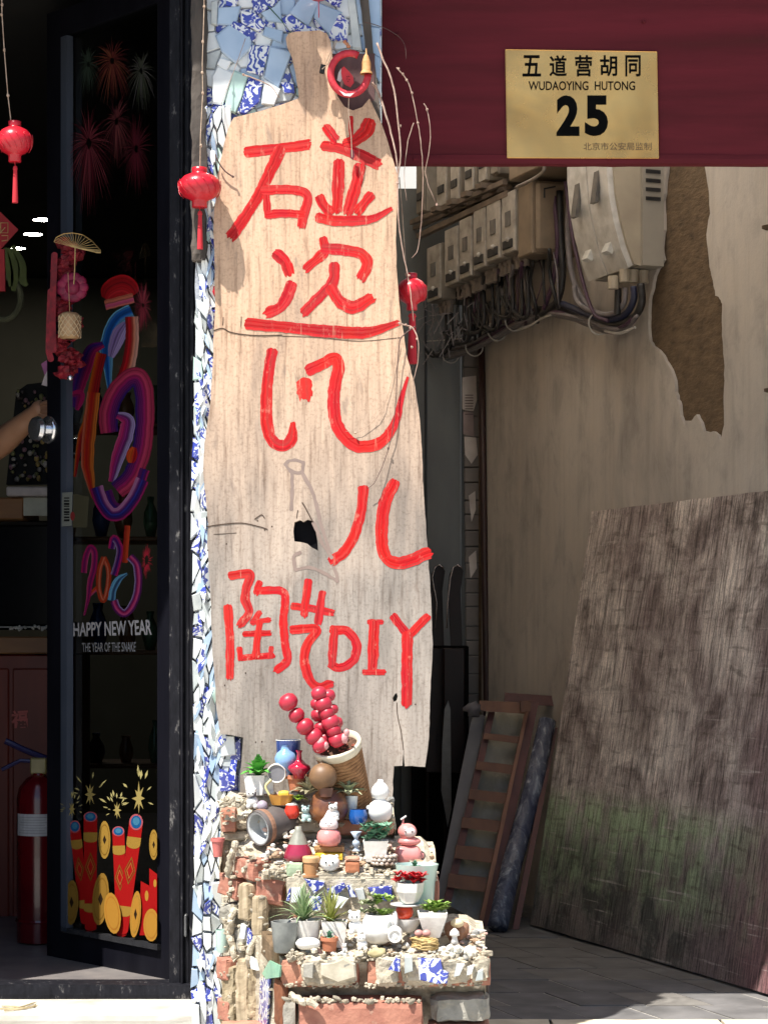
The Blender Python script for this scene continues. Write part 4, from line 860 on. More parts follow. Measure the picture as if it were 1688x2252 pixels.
cone = T('paper_cone', 'small pink and white folded paper cone hanging above the door knob', 'paper ornament', P(100, 852, 5.9)); cone.part('upper_fold', iq([(91, 800), (104, 792), (112, 800), (104, 826), (98, 824)], 5.88, .004), solid('pink_paper', (.42, .12, .3), .6)); cone.part('lower_fold', iq([(112, 800), (112, 852), (92, 846), (98, 828)], 5.878, .004), solid('white_paper', (.65, .55, .55), .7))
# fabric flowers, fan and woven lamp seen past the door edge, hung inside the glass
fd = 5.60
rf = T('red_garland', 'dark red fabric garland hanging behind the glass door', 'garland', P(150, 835, fd)); m = M(); rr = random.Random(4)
for i in range(46):
    y = 535 + i * 6.4; x = 148 + 14 * math.sin(i * .5) + rr.uniform(-8, 8); m.lump(P(x, y, fd + rr.uniform(-.015, .015)), (.042, .034, .028), 2, .4, i)
rf.part('ruffles', m, mat('crimson_fabric', (.26, .005, .016), (.12, .003, .008), 60, rough=.7, bmp=.6), smooth=False)
for a in ([(112, 640), (108, 760), (112, 790)], [(120, 560), (116, 700), (118, 770)]): rf.part('ribbon', stroke_mesh(a, 14, front(fd - D - .03), 0, None, 3), _mc['crimson_fabric'])
fl = M()
for k in range(9):
    a = k * 2 * math.pi / 9; fl.ball(P(160 + 19 * math.cos(a), 632 + 20 * math.sin(a), fd - .04), .02, 10, 6, sc=(1, .35, .8))
fl.ball(P(160, 632, fd - .045), .02, 10, 6, sc=(1, .5, 1)); rf.part('fabric_flower', fl, mat('magenta_fabric', (.28, .007, .05), (.16, .004, .03), 60, rough=.6), smooth=True)
fan = T('ginkgo_fan_pick', 'golden wire ginkgo leaf fan pick hanging beside the red garland', 'ornament', P(163, 625, fd - .07)); m = M(); cx_, cy_ = 166, 545
rim_ = [(119, 532), (124, 522), (140, 514), (160, 512), (182, 516), (203, 530), (221, 550), (222, 556), (214, 556), (198, 550)]
m.tube([P(x, y, fd - .07) for x, y in rim_], .0013, 5); m.tube([P(166, 545, fd - .07), P(165, 590, fd - .07), P(163, 625, fd - .07)], .0017, 5); fan.part('wire_rim', m, mat('gold_wire', (.5, .32, .12), rough=.35, metal=.6, bmp=0)); m = M()
for i in range(len(rim_) - 1):
    for f in (0, .35, .7):
        a, b_ = rim_[i], rim_[i + 1]; m.tube([P(cx_, cy_, fd - .07), P(a[0] + (b_[0] - a[0]) * f, a[1] + (b_[1] - a[1]) * f, fd - .07)], .0006, 4)
fan.part('wire_ribs', m, _mc['gold_wire'])
wl = T('woven_lantern', 'small woven bamboo lantern hanging against the red garland', 'lantern', P(154, 748, fd - .07)); c_ = P(154, 746, fd - .07); s_ = fd / F
wl.part('basket', M().lathe([(.012, 0), (.024, .002), (.0275, .012), (.028, .05), (.025, .062), (.018, .067), (.0, .067)], c_, 18), mat('bamboo', (.5, .32, .16), (.35, .2, .1), 40, rough=.6), smooth=True); m = M()
for sg in (1, -1):
    for k in range(12):
        m.tube([c_ + Vector((.0285 * math.cos(k * math.pi / 6 + sg * h * 1.6), .0285 * math.sin(k * math.pi / 6 + sg * h * 1.6), .004 + h * .055)) for h in (0, .25, .5, .75, 1)], .0012, 4)
wl.part('weave', m, mat('bamboo_strip', (.62, .45, .26), rough=.5)); wl.part('cord', M().tube([c_ + Vector((0, 0, .067)), P(150, 600, fd - .06)], .0008, 4), _mc['gold_wire'])
sb2 = solo('silver_bauble', M().ball(P(155, 831, fd - .04), .008, 12, 8), mat('chrome', (.8, .8, .82)), 'tiny silver bauble at the foot of the red garland', 'bauble', smooth=True)
# fire extinguisher
ed = 6.05; zf_ = .098; base = Vector((P(86, 0, ed).x, ed - D, zf_))
ex = T('fire_extinguisher', 'red fire extinguisher with paper label standing behind the open door', 'fire extinguisher', base); exr = mat('extinguisher_red', (.11, .003, .006), (.08, .002, .005), 8, rough=.22, bmp=.02, coat=.3)
ex.part('cylinder', M().lathe([(.045, 0), (.06, .004), (.061, .02), (.061, .40), (.055, .43), (.035, .455), (.018, .465), (.017, .47), (0, .47)], base, 28), exr, smooth=40)
ex.part('foot_ring', M().lathe([(.0625, .058), (.0645, .062), (.0625, .068)], base, 28), exr); ex.part('valve', M().box(base + Vector((.0, 0, .49)), (.045, .03, .045), ch=.004), mat('valve_brass', (.3, .25, .1), rough=.4))
ex.part('handle', M().tube([base + Vector((.02, 0, .51)), base + Vector((-.04, -.01, .535)), base + Vector((-.09, -.02, .56))], .009, 8), mat('blue_black_plastic', (.02, .015, .07), rough=.25)); ex.part('handle', M().tube([base + Vector((.02, 0, .50)), base + Vector((-.05, -.01, .505)), base + Vector((-.1, -.02, .48))], .006, 8), _mc['blue_black_plastic'])
m = M(); lab_v = []
for k in range(9):
    a = math.radians(-150 + k * 14); lab_v += [base + Vector((.0616 * math.cos(a), .0616 * math.sin(a), .30)), base + Vector((.0616 * math.cos(a), .0616 * math.sin(a), .36))]
m.add(lab_v, [(2 * i, 2 * i + 2, 2 * i + 3, 2 * i + 1) for i in range(8)]); ex.part('paper_label', m, solid('label_paper', (.5, .5, .52), .6, 0))
m = M()
for j in range(7):
    a0, a1 = math.radians(-140 + (j % 3) * 6), math.radians(-52 - (j % 2) * 14)
    m.tube([base + Vector((.0622 * math.cos(a0 + (a1 - a0) * f), .0622 * math.sin(a0 + (a1 - a0) * f), .308 + j * .0072)) for f in [i / 8 for i in range(9)]], .0006, 4)
ex.part('label_print', m, solid('print_grey', (.12, .12, .13), .6, 0))
# person reaching for the door knob: forearm and hand in view, shoulder beyond the frame
skin = mat('skin', (.42, .22, .13), (.36, .18, .1), 20, rough=.5, bmp=.1, sub=.1)
pe = T('person', 'arm of a person inside the shop reaching out to the chrome door knob', 'person', P(-120, 2100, 6.2))
m = M(); dd = 5.93
arm = [P(-150, 860, 6.25), P(-80, 960, 6.15), P(-20, 985, 6.05), P(30, 950, 5.98), P(70, 916, 5.94), P(88, 903, 5.93), P(100, 897, 5.925)]
m.tube(smoothline(arm, 5), [.048, .047, .046, .046, .045, .043, .042, .042, .041, .040, .039, .039, .038, .037, .036, .034, .032, .030, .028, .026, .025, .024, .024, .025, .027, .028, .028, .027, .026, .024, .020][:31], 14)
pe.part('arm', m, skin, smooth=True)
for k in range(5):
    a = P(98 - k * 1.5, 892 + k * 9 - 4, 5.905 + .003 * k); L_ = (30, 34, 32, 26, 22)[k]
    q = [P(88, 900 + k * 3, 5.92), a + Vector((.002, -.006, 0)), a + Vector((.020, -.018, -.004)), a + Vector((.030, -.008, -.014))] if k < 4 else [P(86, 905, 5.92), P(96, 922, 5.90), P(106, 930, 5.895)]
    pe.part('finger', M().tube(smoothline(q, 4), [.0085] * (len(smoothline(q, 4)) - 1) + [.005], 8), skin, smooth=True)
pe.part('sleeve', M().tube([P(-230, 800, 6.3), P(-150, 860, 6.26), P(-95, 940, 6.18)], [.09, .07, .062], 14), solid('dark_shirt', (.04, .04, .05), .9, .3), smooth=True)
# ------------------------------------------------------------------ passage: meters, cables, ladder, panel
wn = WALL(0).n(); wdir = Vector((-.354, .9353, 0))      # along the wall, away from the viewer
boxm = mat('meter_grey_plastic', (.25, .22, .18), (.16, .14, .115), 12, rough=.6, bmp=.15, c3=(.08, .07, .06)); facem = mat('meter_face_plastic', (.44, .41, .37), (.3, .275, .24), 24, rough=.45, bmp=.1, c3=(.16, .14, .12))
winm = mat('meter_window', (.14, .13, .12), (.08, .08, .08), 20, rough=.15, bmp=0); darkp = mat('dark_plastic', (.02, .02, .022), rough=.5); knobm = mat('gland_plastic', (.24, .2, .17), rough=.6)
def on_wall(x0, x1, z0, z1, dep, back, m=None, mi=0, ch=.004):
    """box on the wall; x0, x1: photo columns of its front face, which stands 'dep' off the wall"""
    pl_ = WALL(.23 - dep); a, b_ = P(x0, HY, pl_.d(x0)), P(x1, HY, pl_.d(x1)); w_ = (a - b_).length; c = (a + b_) / 2 - wn * (dep - back) / 2; c.z = (z0 + z1) / 2
    rot = Matrix(((wdir.x, wn.x, 0), (wdir.y, wn.y, 0), (0, 0, 1)))
    return (m or M()).box(c, (w_, dep - back, z1 - z0), rot, mi, ch), c, w_, rot
MD = .17
def zat(px, py, dep): return H + (HY - py) * WALL(.23 - dep).d(px) / F
low = [(942, 971, 539, 662), (981, 1010, 500, 627), (1013, 1040, 478, 612), (1044, 1071, 457, 592), (1073, 1103, 440, 574), (1106, 1136, 421, 558)]
names = ['farthest', 'second farthest', 'third farthest', 'third nearest', 'second nearest', 'nearest']
for i, (x0, x1, y0, y1) in enumerate(low):
    z1_, z0_ = zat((x0 + x1) / 2, (y0), MD), zat((x0 + x1) / 2, y1, MD)
    m, c, w_, rot = on_wall(x0, x1, z0_, z1_, MD, .02)
    t_ = T('electricity_meter', names[i] + ' electricity meter of the lower row on the cream wall', 'electricity meter', Vector((c.x, c.y, z0_)), 'electricity meters in the lower row'); t_.part('case', m, boxm)
    f_ = c + wn * (MD - .02) / 2
    fp_ = t_.part('face_plate', M().box(f_ + wn * .004, (w_ * .96, .008, (z1_ - z0_) * .97), rot, ch=.002), facem)
    t_.part('window', M().box(f_ + wn * .009 + Vector((0, 0, .012)), (w_ * .36, .004, .05), rot), winm, fp_); t_.part('terminal_cover', M().box(f_ + wn * .010 - Vector((0, 0, .075)), (w_ * .7, .006, .03), rot, ch=.002), darkp, fp_)
    t_.part('seal', M().ball(f_ + wn * .014 + wdir * -.012 - Vector((0, 0, .06)), .009, 8, 5), facem)
    g = M()
    for k in (-1, 0, 1): g.lathe([(.013, 0), (.013, .03), (.017, .03), (.017, .045)], Vector((c.x, c.y, z0_ - .045)) + wdir * k * .035 + wn * .03, 8)
    t_.part('cable_gland', g, knobm)
    if i: t_.part('side_bracket', M().box(c + wdir * (w_ / 2 + .006) + Vector((0, 0, -.01)), (.01, MD - .06, (z1_ - z0_) * .9), rot), knobm)
    for k in range(2):
        a = Vector((c.x, c.y, z0_ - .04)) + wdir * (.03 - .05 * k) + wn * .02; b2 = a - Vector((0, 0, .12 + .03 * i % .05)); e = WALL(.12).p(x0 - 6 + 10 * k, y1 + 108 - i * 4)
        solo('meter_cable', M().tube(smoothline([a, b2, e.lerp(b2, .4) - Vector((0, 0, .03)), e], 6), .008 if k else .006, 6), mat('black_cable', (.018, .017, .018), rough=.45, bmp=0), ('thick' if k else 'thin') + ' black cable dropping from the %s lower meter' % names[i], 'cable', 'cables below the meters', smooth=True)
# tan side box beyond the nearest meter
m, c, w_, rot = on_wall(1138, 1168, 2.225, 2.47, MD, 0); jb = T('junction_box', 'tan junction box beside the nearest lower meter', 'junction box', Vector((c.x, c.y, 2.225))); tanp = mat('tan_plastic', (.25, .19, .13), (.17, .13, .09), 8, rough=.6, c3=(.1, .08, .06)); jb.part('case', m, tanp)
jb.part('lid', M().box(c - wdir * (w_ / 2 + .012) , (.024, MD - .02, .235), rot, ch=.01), tanp); jb.part('latch', M().tube([c - wdir * (w_ / 2 + .026) + wn * .05 + Vector((0, 0, .06)), c - wdir * (w_ / 2 + .026) + wn * .05 + Vector((0, 0, .09)), c - wdir * (w_ / 2 + .026) + wn * .01 + Vector((0, 0, .10))], .003, 6), darkp)
up = [(918, 938, 380, 470, 0), (963, 985, 340, 456, 1), (993, 1013, 330, 444, 1), (1024, 1045, 320, 424, 1), (1055, 1073, 310, 402, 1), (1082, 1096, 300, 385, 0)]
nu = ['farthest', 'second', 'third', 'fourth', 'fifth', 'nearest']
for i, (x0, x1, y0, y1, br) in enumerate(up):
    z0_ = zat((x0 + x1) / 2, y1, MD); z1_ = z0_ + .25; m, c, w_, rot = on_wall(x0, x1, z0_, z1_, MD, .02)
    t_ = T('electricity_meter', nu[i] + ' electricity meter from the left in the upper row, cut off by the beam', 'electricity meter', Vector((c.x, c.y, z0_)), 'electricity meters in the upper row'); t_.part('case', m, boxm)
    f_ = c + wn * (MD - .02) / 2; t_.part('face_plate', M().box(f_ + wn * .004, (w_ * .9, .008, .24), rot, ch=.002), facem if br else boxm); t_.part('terminal_cover', M().box(f_ + wn * .010 - Vector((0, 0, .06)), (w_ * .6, .006, .03), rot, ch=.002), darkp)
sh_ = T('meter_rack', 'long brown metal rack that carries the upper row of meters', 'rack', WALL(.06).p(1000, 470)); m = M()
def rail(xa, ya, xb, yb, wd, r=.008, mm=None): return (mm or M()).tube([WALL(wd).p(xa, ya), WALL(wd).p(xb, yb)], r, 4)
rk = mat('rack_brown_metal', (.16, .12, .09), (.1, .075, .055), 20, rough=.7)
for (xa, ya, xb, yb, wd, r) in ((905, 490, 1110, 400, .05, .012), (905, 505, 1110, 415, .09, .010), (920, 520, 1120, 425, .06, .014)): sh_.part('rail', rail(xa, ya, xb, yb, wd, r), rk)
for x, y in ((985, 462), (1020, 447), (1052, 430), (1085, 412)): sh_.part('angle_bracket', M().box(WALL(.08).p(x, y), (.05, .12, .018), Matrix(((wdir.x, wn.x, 0), (wdir.y, wn.y, 0), (0, 0, 1)))), rk)
m, c, w_, rot = on_wall(1118, 1200, 2.485, 2.75, .2, 0); solo('upper_junction_box', m, tanp, 'large tan box above the lower meters, mostly hidden by the beam', 'junction box')
solo('conduit_hook', M().tube(smoothline([WALL(.0).p(1135, 412), WALL(.0).p(1170, 395), WALL(.0).p(1193, 378), WALL(.0).p(1196, 362)], 5), .006, 6), knobm, 'thin bent conduit running up under the beam from the meters', 'conduit', smooth=True)
# big curved meter cabinet
prof = [(.20, .10), (.262, .10), (.262, -.02), (.255, -.10), (.232, -.17), (.200, -.235), (.185, -.262), (.17, -.265), (.02, -.265), (.02, .10)]
cb = T('curved_meter_cabinet', 'large cream meter cabinet with curved clear covers and louvred side', 'meter cabinet', WALL(.1).p(1400, 625))
creamp = mat('cream_plastic', (.44, .385, .295), (.36, .31, .24), 9, rough=.45, bmp=.06); clearp = mat('clear_cover', (.68, .67, .64), (.5, .49, .46), 22, rough=.12, bmp=.08, coat=.5)
za = 2.085
def section(x0, x1, dep0, prof, mat_, name, par):
    m = M(); A, B = [], []
    d0 = WALL(.23).d(x0); d1 = WALL(.23).d(x1); a = P(x0, HY, d0); b_ = P(x1, HY, d1)
    for dep, dz in prof:
        for q, base in ((A, a), (B, b_)): p = base + wn * dep; p.z = za + .265 + dz; q.append(p)
    m.prism([A], b_ - a); par.part(name, m, mat_); return a, b_
pc = [(.0, .25), (.272, .25), (.272, .07), (.262, -.03), (.24, -.11), (.212, -.18), (.180, -.235), (.165, -.252), (.15, -.256), (0, -.256)]
px_of = lambda s: s
# columns on the wall plane: the cabinet spans from 1388 to 1462 there
def slabsec(s0, s1, prof, mat_, name):          # along-wall distance from the column 1445
    m = M(); base = P(1452, HY, WALL(.23).d(1452)); L = []
    for dep, dz in prof: p = base + wn * dep * .73 + wdir * s0; p.z = za + .265 + dz; L.append(p)
    m.prism([L], wdir * (s1 - s0)); return cb.part(name, m, mat_)
slabsec(-.02, .31, [(.0, .25), (.10, .25), (.10, -.256), (.0, -.256)], mat('grey_beige_plastic', (.36, .33, .28), (.3, .28, .24), 6, rough=.5), 'louvred_back_box')
slabsec(.0, .30, [(.0, .25), (.225, .25), (.225, .06), (.213, -.04), (.19, -.12), (.162, -.19), (.128, -.25), (.0, -.256)], creamp, 'cabinet_body')
slabsec(-.004, .0, [(.10, .25), (.226, .25), (.226, .06), (.214, -.04), (.191, -.12), (.163, -.19), (.129, -.251), (.10, -.256)], creamp, 'side_panel')
for s0 in (.01, .152): slabsec(s0, s0 + .136, [(.215, .25), (.252, .25), (.252, .06), (.240, -.04), (.216, -.125), (.185, -.20), (.148, -.262), (.12, -.25), (.16, -.18), (.205, -.04)], clearp, 'clear_cover')
for s0, z_ in ((.05, .0), (.19, -.02)):
    base = P(1452, HY, WALL(.23).d(1452)) + wn * .183 + wdir * (s0 + .03); base.z = za + .265 + z_; rw = Matrix(((wdir.x, wn.x, 0), (wdir.y, wn.y, 0), (0, 0, 1)))
    cb.part('display_window', M().box(base, (.035, .012, .11), rw @ Matrix.Rotation(math.radians(8), 3, 'X')), winm)
    base = P(1452, HY, WALL(.23).d(1452)) + wn * .139 + wdir * (s0 + .03); base.z = za + .265 - .19; cb.part('switch', M().box(base, (.04, .02, .04), rw @ Matrix.Rotation(math.radians(25), 3, 'X')), mat('white_switch', (.7, .7, .66), rough=.3))
side = Plane(-wdir.x * -1, wdir.y, 0)
for k in range(4):
    z_ = za + .265 + .035 - k * .028; base = P(1452, HY, WALL(.23).d(1452)) + wn * .038 - wdir * .02; base.z = z_
    cb.part('louvre_slot', M().box(base, (.008, .05, .011), rw), darkp)
g = M()
for dep in (.035, .07, .10, .13):
    q = P(1452, HY, WALL(.23).d(1452)) + wn * dep + wdir * (.05 + .02 * (dep > .12)); q.z = za - .035 - (.02 if dep > .12 else 0); g.lathe([(.001, 0), (.017, 0), (.017, .04)], q, 10)
cb.part('cable_gland', g, creamp)
bc = _mc['black_cable']; gc = mat('grey_cable', (.2, .18, .185), rough=.5, bmp=0)
for i, (pts, r, mt, lab) in enumerate((([(1408, 625), (1410, 665), (1395, 695), (1360, 712), (1320, 705), (1260, 682), (1180, 680)], .012, bc, 'outer thick black cable curling under the curved cabinet'), ([(1392, 630), (1392, 660), (1375, 690), (1340, 702), (1290, 690), (1235, 668)], .011, mat('navy_cable', (.02, .025, .06), rough=.45, bmp=0), 'dark blue cable curling under the curved cabinet'),
     ([(1374, 632), (1370, 668), (1345, 690), (1310, 688), (1270, 665), (1262, 630)], .009, gc, 'grey cable looping under the curved cabinet'), ([(1358, 634), (1357, 670), (1356, 692)], .011, bc, 'short black cable dropping straight under the curved cabinet'),
     ([(1250, 440), (1248, 520), (1256, 600), (1275, 650), (1310, 690), (1350, 700)], .01, gc, 'grey cable running down beside the curved cabinet'), ([(1230, 420), (1232, 520), (1236, 600), (1225, 660), (1190, 690)], .012, bc, 'black cable hanging between the meters and the curved cabinet'),
     ([(1218, 430), (1225, 540), (1215, 620), (1195, 680)], .008, mat('purple_cable', (.07, .03, .06), rough=.5, bmp=0), 'purple cable hanging left of the curved cabinet'), ([(1242, 400), (1262, 540), (1300, 680), (1335, 706)], .006, mat('purple_cable', (.07, .03, .06)), 'thin purple cable slanting behind the curved cabinet'))):
    solo('cabinet_cable', M().tube(smoothline([WALL(.16 - .012 * (i % 4)).p(x, y) for x, y in pts], 7), r, 8), mt, lab, 'cable', 'cables round the curved cabinet', smooth=True)
bn = T('cable_bundle', 'bundle of grey and black cables sagging along the cream wall', 'cable bundle', WALL(.2).p(1080, 730)); rr = random.Random(8)
run = [(905, 782), (950, 778), (990, 778), (1040, 762), (1090, 735), (1140, 705), (1185, 688), (1235, 688), (1290, 708), (1340, 722), (1375, 716), (1400, 690)]
for i in range(15):
    dy = rr.uniform(-15, 9); wd = rr.uniform(.15, .21); q = smoothline([WALL(wd + rr.uniform(-.012, .012)).p(x, y + dy * (1 - .5 * (x > 1180)) + rr.uniform(-4, 4)) for x, y in (run if i % 3 else run[:8])], 4)
    bn.part('cable', M().tube(q, rr.choice((.004, .006, .008, .01)), 6), rr.choice((bc, gc, gc, bc, mat('purple_cable', (.07, .03, .06)))), smooth=True)
wt_ = mat('white_tie', (.5, .48, .45), rough=.5)
for i, (x, y) in enumerate(((990, 778), (1042, 762), (1092, 728), (1130, 706), (1315, 712))):
    q = WALL(.16).p(x, y); ring = [q + Vector((0, 0, 0)) + wn * .035 * math.cos(a) + Vector((0, 0, .035 * math.sin(a))) for a in [k * math.pi / 8 for k in range(17)]]; bn.part('cable_tie', M().tube(ring, .0028, 5), wt_)
for i in range(26):      # loops hanging between the meters and the bundle
    x = rr.uniform(925, 1235); y0 = 660 - (x - 925) * .36 + rr.uniform(-10, 10); y1 = 775 - (x - 925) * .28; dx = rr.uniform(-26, 26)
    q = smoothline([WALL(rr.uniform(.08, .16)).p(x, y0), WALL(.12).p(x + rr.uniform(-8, 8), (y0 * 2 + y1) / 3), WALL(.13).p(x + dx * .5, (y0 + 2 * y1) / 3 + 8), WALL(.17).p(x + dx, y1 + rr.uniform(-8, 6))], 5)
    bn.part('hanging_wire', M().tube(q, rr.choice((.0025, .0035, .005, .007)), 6), rr.choice((bc, bc, gc, _mc['purple_cable'])), smooth=True)
bn.part('white_wire', M().tube(smoothline([WALL(.15).p(x, y) for x, y in ((1140, 725), (1165, 716), (1190, 700), (1212, 692))], 5), .004, 5), wt_); bn.part('white_wire', M().tube(smoothline([WALL(.15).p(x, y) for x, y in ((1330, 728), (1360, 733), (1395, 720))], 5), .005, 5), wt_)
bn.part('white_wire', M().tube([WALL(.12).p(920, 752), WALL(.12).p(1015, 745)], .002, 5), wt_)
tw = M()
for i in range(60):
    x = rr.uniform(915, 1030); y = 700 + (x - 915) * -.25 + rr.uniform(-25, 85); q = WALL(.1).p(x, y); tw.tube([q, q + Vector((rr.uniform(-.05, .05), 0, rr.uniform(-.09, .09)))], .0022, 4)
bn.part('loose_wires', tw, gc, stuff=True)
# back wall: grey door, paper covered post, brown pipe
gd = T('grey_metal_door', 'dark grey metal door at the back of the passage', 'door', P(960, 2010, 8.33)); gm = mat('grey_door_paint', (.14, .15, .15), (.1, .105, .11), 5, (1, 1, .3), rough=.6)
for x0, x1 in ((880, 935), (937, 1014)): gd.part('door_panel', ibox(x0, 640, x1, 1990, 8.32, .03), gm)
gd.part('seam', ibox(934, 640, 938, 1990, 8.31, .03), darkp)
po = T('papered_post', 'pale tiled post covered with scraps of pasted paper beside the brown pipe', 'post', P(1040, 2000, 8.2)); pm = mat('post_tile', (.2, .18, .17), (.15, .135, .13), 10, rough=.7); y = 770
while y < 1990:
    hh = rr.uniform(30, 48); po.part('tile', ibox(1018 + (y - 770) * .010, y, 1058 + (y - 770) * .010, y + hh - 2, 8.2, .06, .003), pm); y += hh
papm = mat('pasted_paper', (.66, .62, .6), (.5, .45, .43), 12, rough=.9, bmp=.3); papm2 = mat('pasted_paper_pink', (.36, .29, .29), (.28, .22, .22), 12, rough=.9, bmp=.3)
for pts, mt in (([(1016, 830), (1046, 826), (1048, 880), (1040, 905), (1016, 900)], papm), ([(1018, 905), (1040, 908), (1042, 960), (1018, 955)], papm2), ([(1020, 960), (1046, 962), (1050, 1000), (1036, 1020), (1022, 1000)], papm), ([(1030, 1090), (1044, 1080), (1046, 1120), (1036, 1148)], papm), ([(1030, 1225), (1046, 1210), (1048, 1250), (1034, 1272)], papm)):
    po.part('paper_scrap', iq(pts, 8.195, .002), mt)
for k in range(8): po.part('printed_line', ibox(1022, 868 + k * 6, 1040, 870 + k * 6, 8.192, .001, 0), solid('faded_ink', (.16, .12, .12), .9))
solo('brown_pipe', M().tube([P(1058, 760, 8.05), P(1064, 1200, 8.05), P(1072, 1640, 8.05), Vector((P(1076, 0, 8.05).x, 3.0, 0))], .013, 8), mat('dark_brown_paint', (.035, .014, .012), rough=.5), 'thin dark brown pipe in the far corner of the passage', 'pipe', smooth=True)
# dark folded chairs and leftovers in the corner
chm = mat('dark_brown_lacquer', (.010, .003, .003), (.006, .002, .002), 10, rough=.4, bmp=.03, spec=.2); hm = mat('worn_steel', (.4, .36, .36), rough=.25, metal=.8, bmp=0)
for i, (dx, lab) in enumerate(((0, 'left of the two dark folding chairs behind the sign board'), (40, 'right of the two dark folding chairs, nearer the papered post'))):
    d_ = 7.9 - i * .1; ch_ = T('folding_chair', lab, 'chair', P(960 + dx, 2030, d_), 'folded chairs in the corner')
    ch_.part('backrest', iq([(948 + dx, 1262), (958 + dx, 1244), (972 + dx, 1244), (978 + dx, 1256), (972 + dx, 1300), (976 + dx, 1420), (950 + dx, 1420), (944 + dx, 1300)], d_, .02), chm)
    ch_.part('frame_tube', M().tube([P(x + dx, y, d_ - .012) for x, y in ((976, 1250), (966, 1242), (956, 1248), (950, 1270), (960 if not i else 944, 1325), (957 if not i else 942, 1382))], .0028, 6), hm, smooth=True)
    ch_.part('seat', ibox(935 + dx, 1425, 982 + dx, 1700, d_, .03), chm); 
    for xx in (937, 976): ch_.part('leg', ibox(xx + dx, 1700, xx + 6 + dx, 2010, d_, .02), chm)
solo('corner_shade_box', ibox(905, 1420, 1030, 1990, 8.05, .16), mat('corner_shade_black', (.004, .0035, .0035), rough=.9, spec=.1), 'tall near-black box painting in the shade under the folding chairs', 'dark box')  # near-black box added where the corner lies in shade
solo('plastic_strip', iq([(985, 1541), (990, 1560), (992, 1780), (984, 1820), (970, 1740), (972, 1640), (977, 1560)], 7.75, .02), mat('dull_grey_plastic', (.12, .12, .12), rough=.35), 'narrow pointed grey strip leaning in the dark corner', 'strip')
# leaning pieces
def lean(pts, d0, y0, d1, y1, th, mm=None):      # slab in a plane that leans back from the floor
    L = []
    for x, y in pts: f = (y - y0) / (y1 - y0); d = d0 + (d1 - d0) * f; L.append(P(x, y, d))
    return (mm or M()).prism([L], (0, th, 0))
FD = lambda y: H * F / (y - HY)
ld = T('wooden_ladder', 'old brown wooden ladder leaning in the passage', 'ladder', P(1020, 2035, FD(2035))); lm = mat('ladder_brown', (.17, .075, .038), (.11, .045, .025), 25, (1, 1, .2), rough=.6, bmp=.3); lm2 = mat('ladder_red_brown', (.11, .03, .022), (.07, .02, .015), 25, (1, 1, .2), rough=.5, bmp=.3)
a_ = (1545, 7.46, 2035, 7.14); lp = lambda pts, th=.02, do=0: lean(pts, a_[1] + do, a_[0], a_[3] + do, a_[2], th)
ld.part('side_rail', lp([(1158, 1548), (1166, 1545), (1060, 2037), (1050, 2036)], .022, -.01), mat('ladder_edge', (.26, .12, .07), (.2, .09, .05), 25, (1, 1, .2), rough=.6)); ld.part('side_rail', lp([(1166, 1545), (1184, 1545), (1080, 2037), (1060, 2037)], .02, .0), lm2)
ld.part('side_rail', lp([(1074, 1566), (1088, 1566), (990, 1992), (974, 1988)], .03, .02), lm2)
rungs = [(1065, 1144, 1612, 1634), (1048, 1128, 1674, 1701), (1033, 1114, 1736, 1766), (1016, 1098, 1797, 1829), (1002, 1083, 1859, 1896), (986, 1067, 1922, 1960)]
for x0, x1, y0, y1 in rungs: ld.part('rung', lp([(x0, y0), (x1 + 2, y0 + 9), (x1 - 2, y1 + 2), (x0 - 3, y1 - 9)], .02, .005), lm)
ld.part('top_bar', lp([(1054, 1541), (1158, 1545), (1152, 1570), (1052, 1563)], .03, -.015), lm); ld.part('top_bar', lp([(1110, 1523), (1232, 1532), (1228, 1554), (1108, 1546)], .03, .06), lm2)
ld.part('cloth_wrap', M().lump(P(1040, 1560, 7.43), (.055, .05, .05), 3, .35, 4), mat('grey_rag', (.13, .12, .13), rough=.95), smooth=True); ld.part('end_block', M().rough(P(1155, 1553, 7.4), (.035, .035, .035), 3, 3, 3, .003, 40), lm)
solo('wrapped_board', lp([(1070, 1560), (1168, 1565), (1058, 2030), (975, 1985)], .02, .07), mat('plastic_wrapped_board', (.36, .32, .24), (.22, .2, .15), 9, (1, 1, .4), rough=.3, bmp=.9, bd=.012, bscale=14, c3=(.3, .3, .28)), 'grey plastic wrapped board standing behind the ladder', 'board')
solo('grey_plank', lp([(1036, 1585), (1046, 1570), (1066, 1575), (990, 1975), (968, 1992), (958, 1975)], .02, .06), mat('grey_plank_wood', (.17, .165, .17), (.12, .115, .12), 14, (1, 1, .2), rough=.7, bmp=.3), 'long grey plank leaning on the left of the ladder', 'plank')
rt_ = M().tube([P(1203, 1585, 7.4), P(1170, 1740, 7.3), P(1125, 1900, 7.2), P(1094, 2036, FD(2050))], [.030, .034, .035, .034], 12); wm_, t, b = nodes_of('blue_plastic_wrap'); v = coords(t, (1, 1, .3), rnd=False); n1 = noise(t, v, 26, 5, .65, 1.2)
t.links.new(ramp(t, n1, [(.4, (.05, .055, .09)), (.55, (.12, .13, .17)), (.68, (.38, .4, .43))]), b.inputs['Base Color']); b.inputs['Roughness'].default_value = .22; bump(t, b, n1, .8, .01)
solo('wrapped_roll', rt_, wm_, 'long roll wrapped in bluish plastic leaning right of the ladder', 'roll', smooth=True)
solo('dark_red_plank', lean([(1216, 1600), (1226, 1600), (1140, 2044), (1126, 2044)], 7.4, 1600, FD(2044), 2044, .02), lm2, 'narrow dark red plank leaning beside the wrapped roll', 'plank', 'dark red planks by the weathered panel')
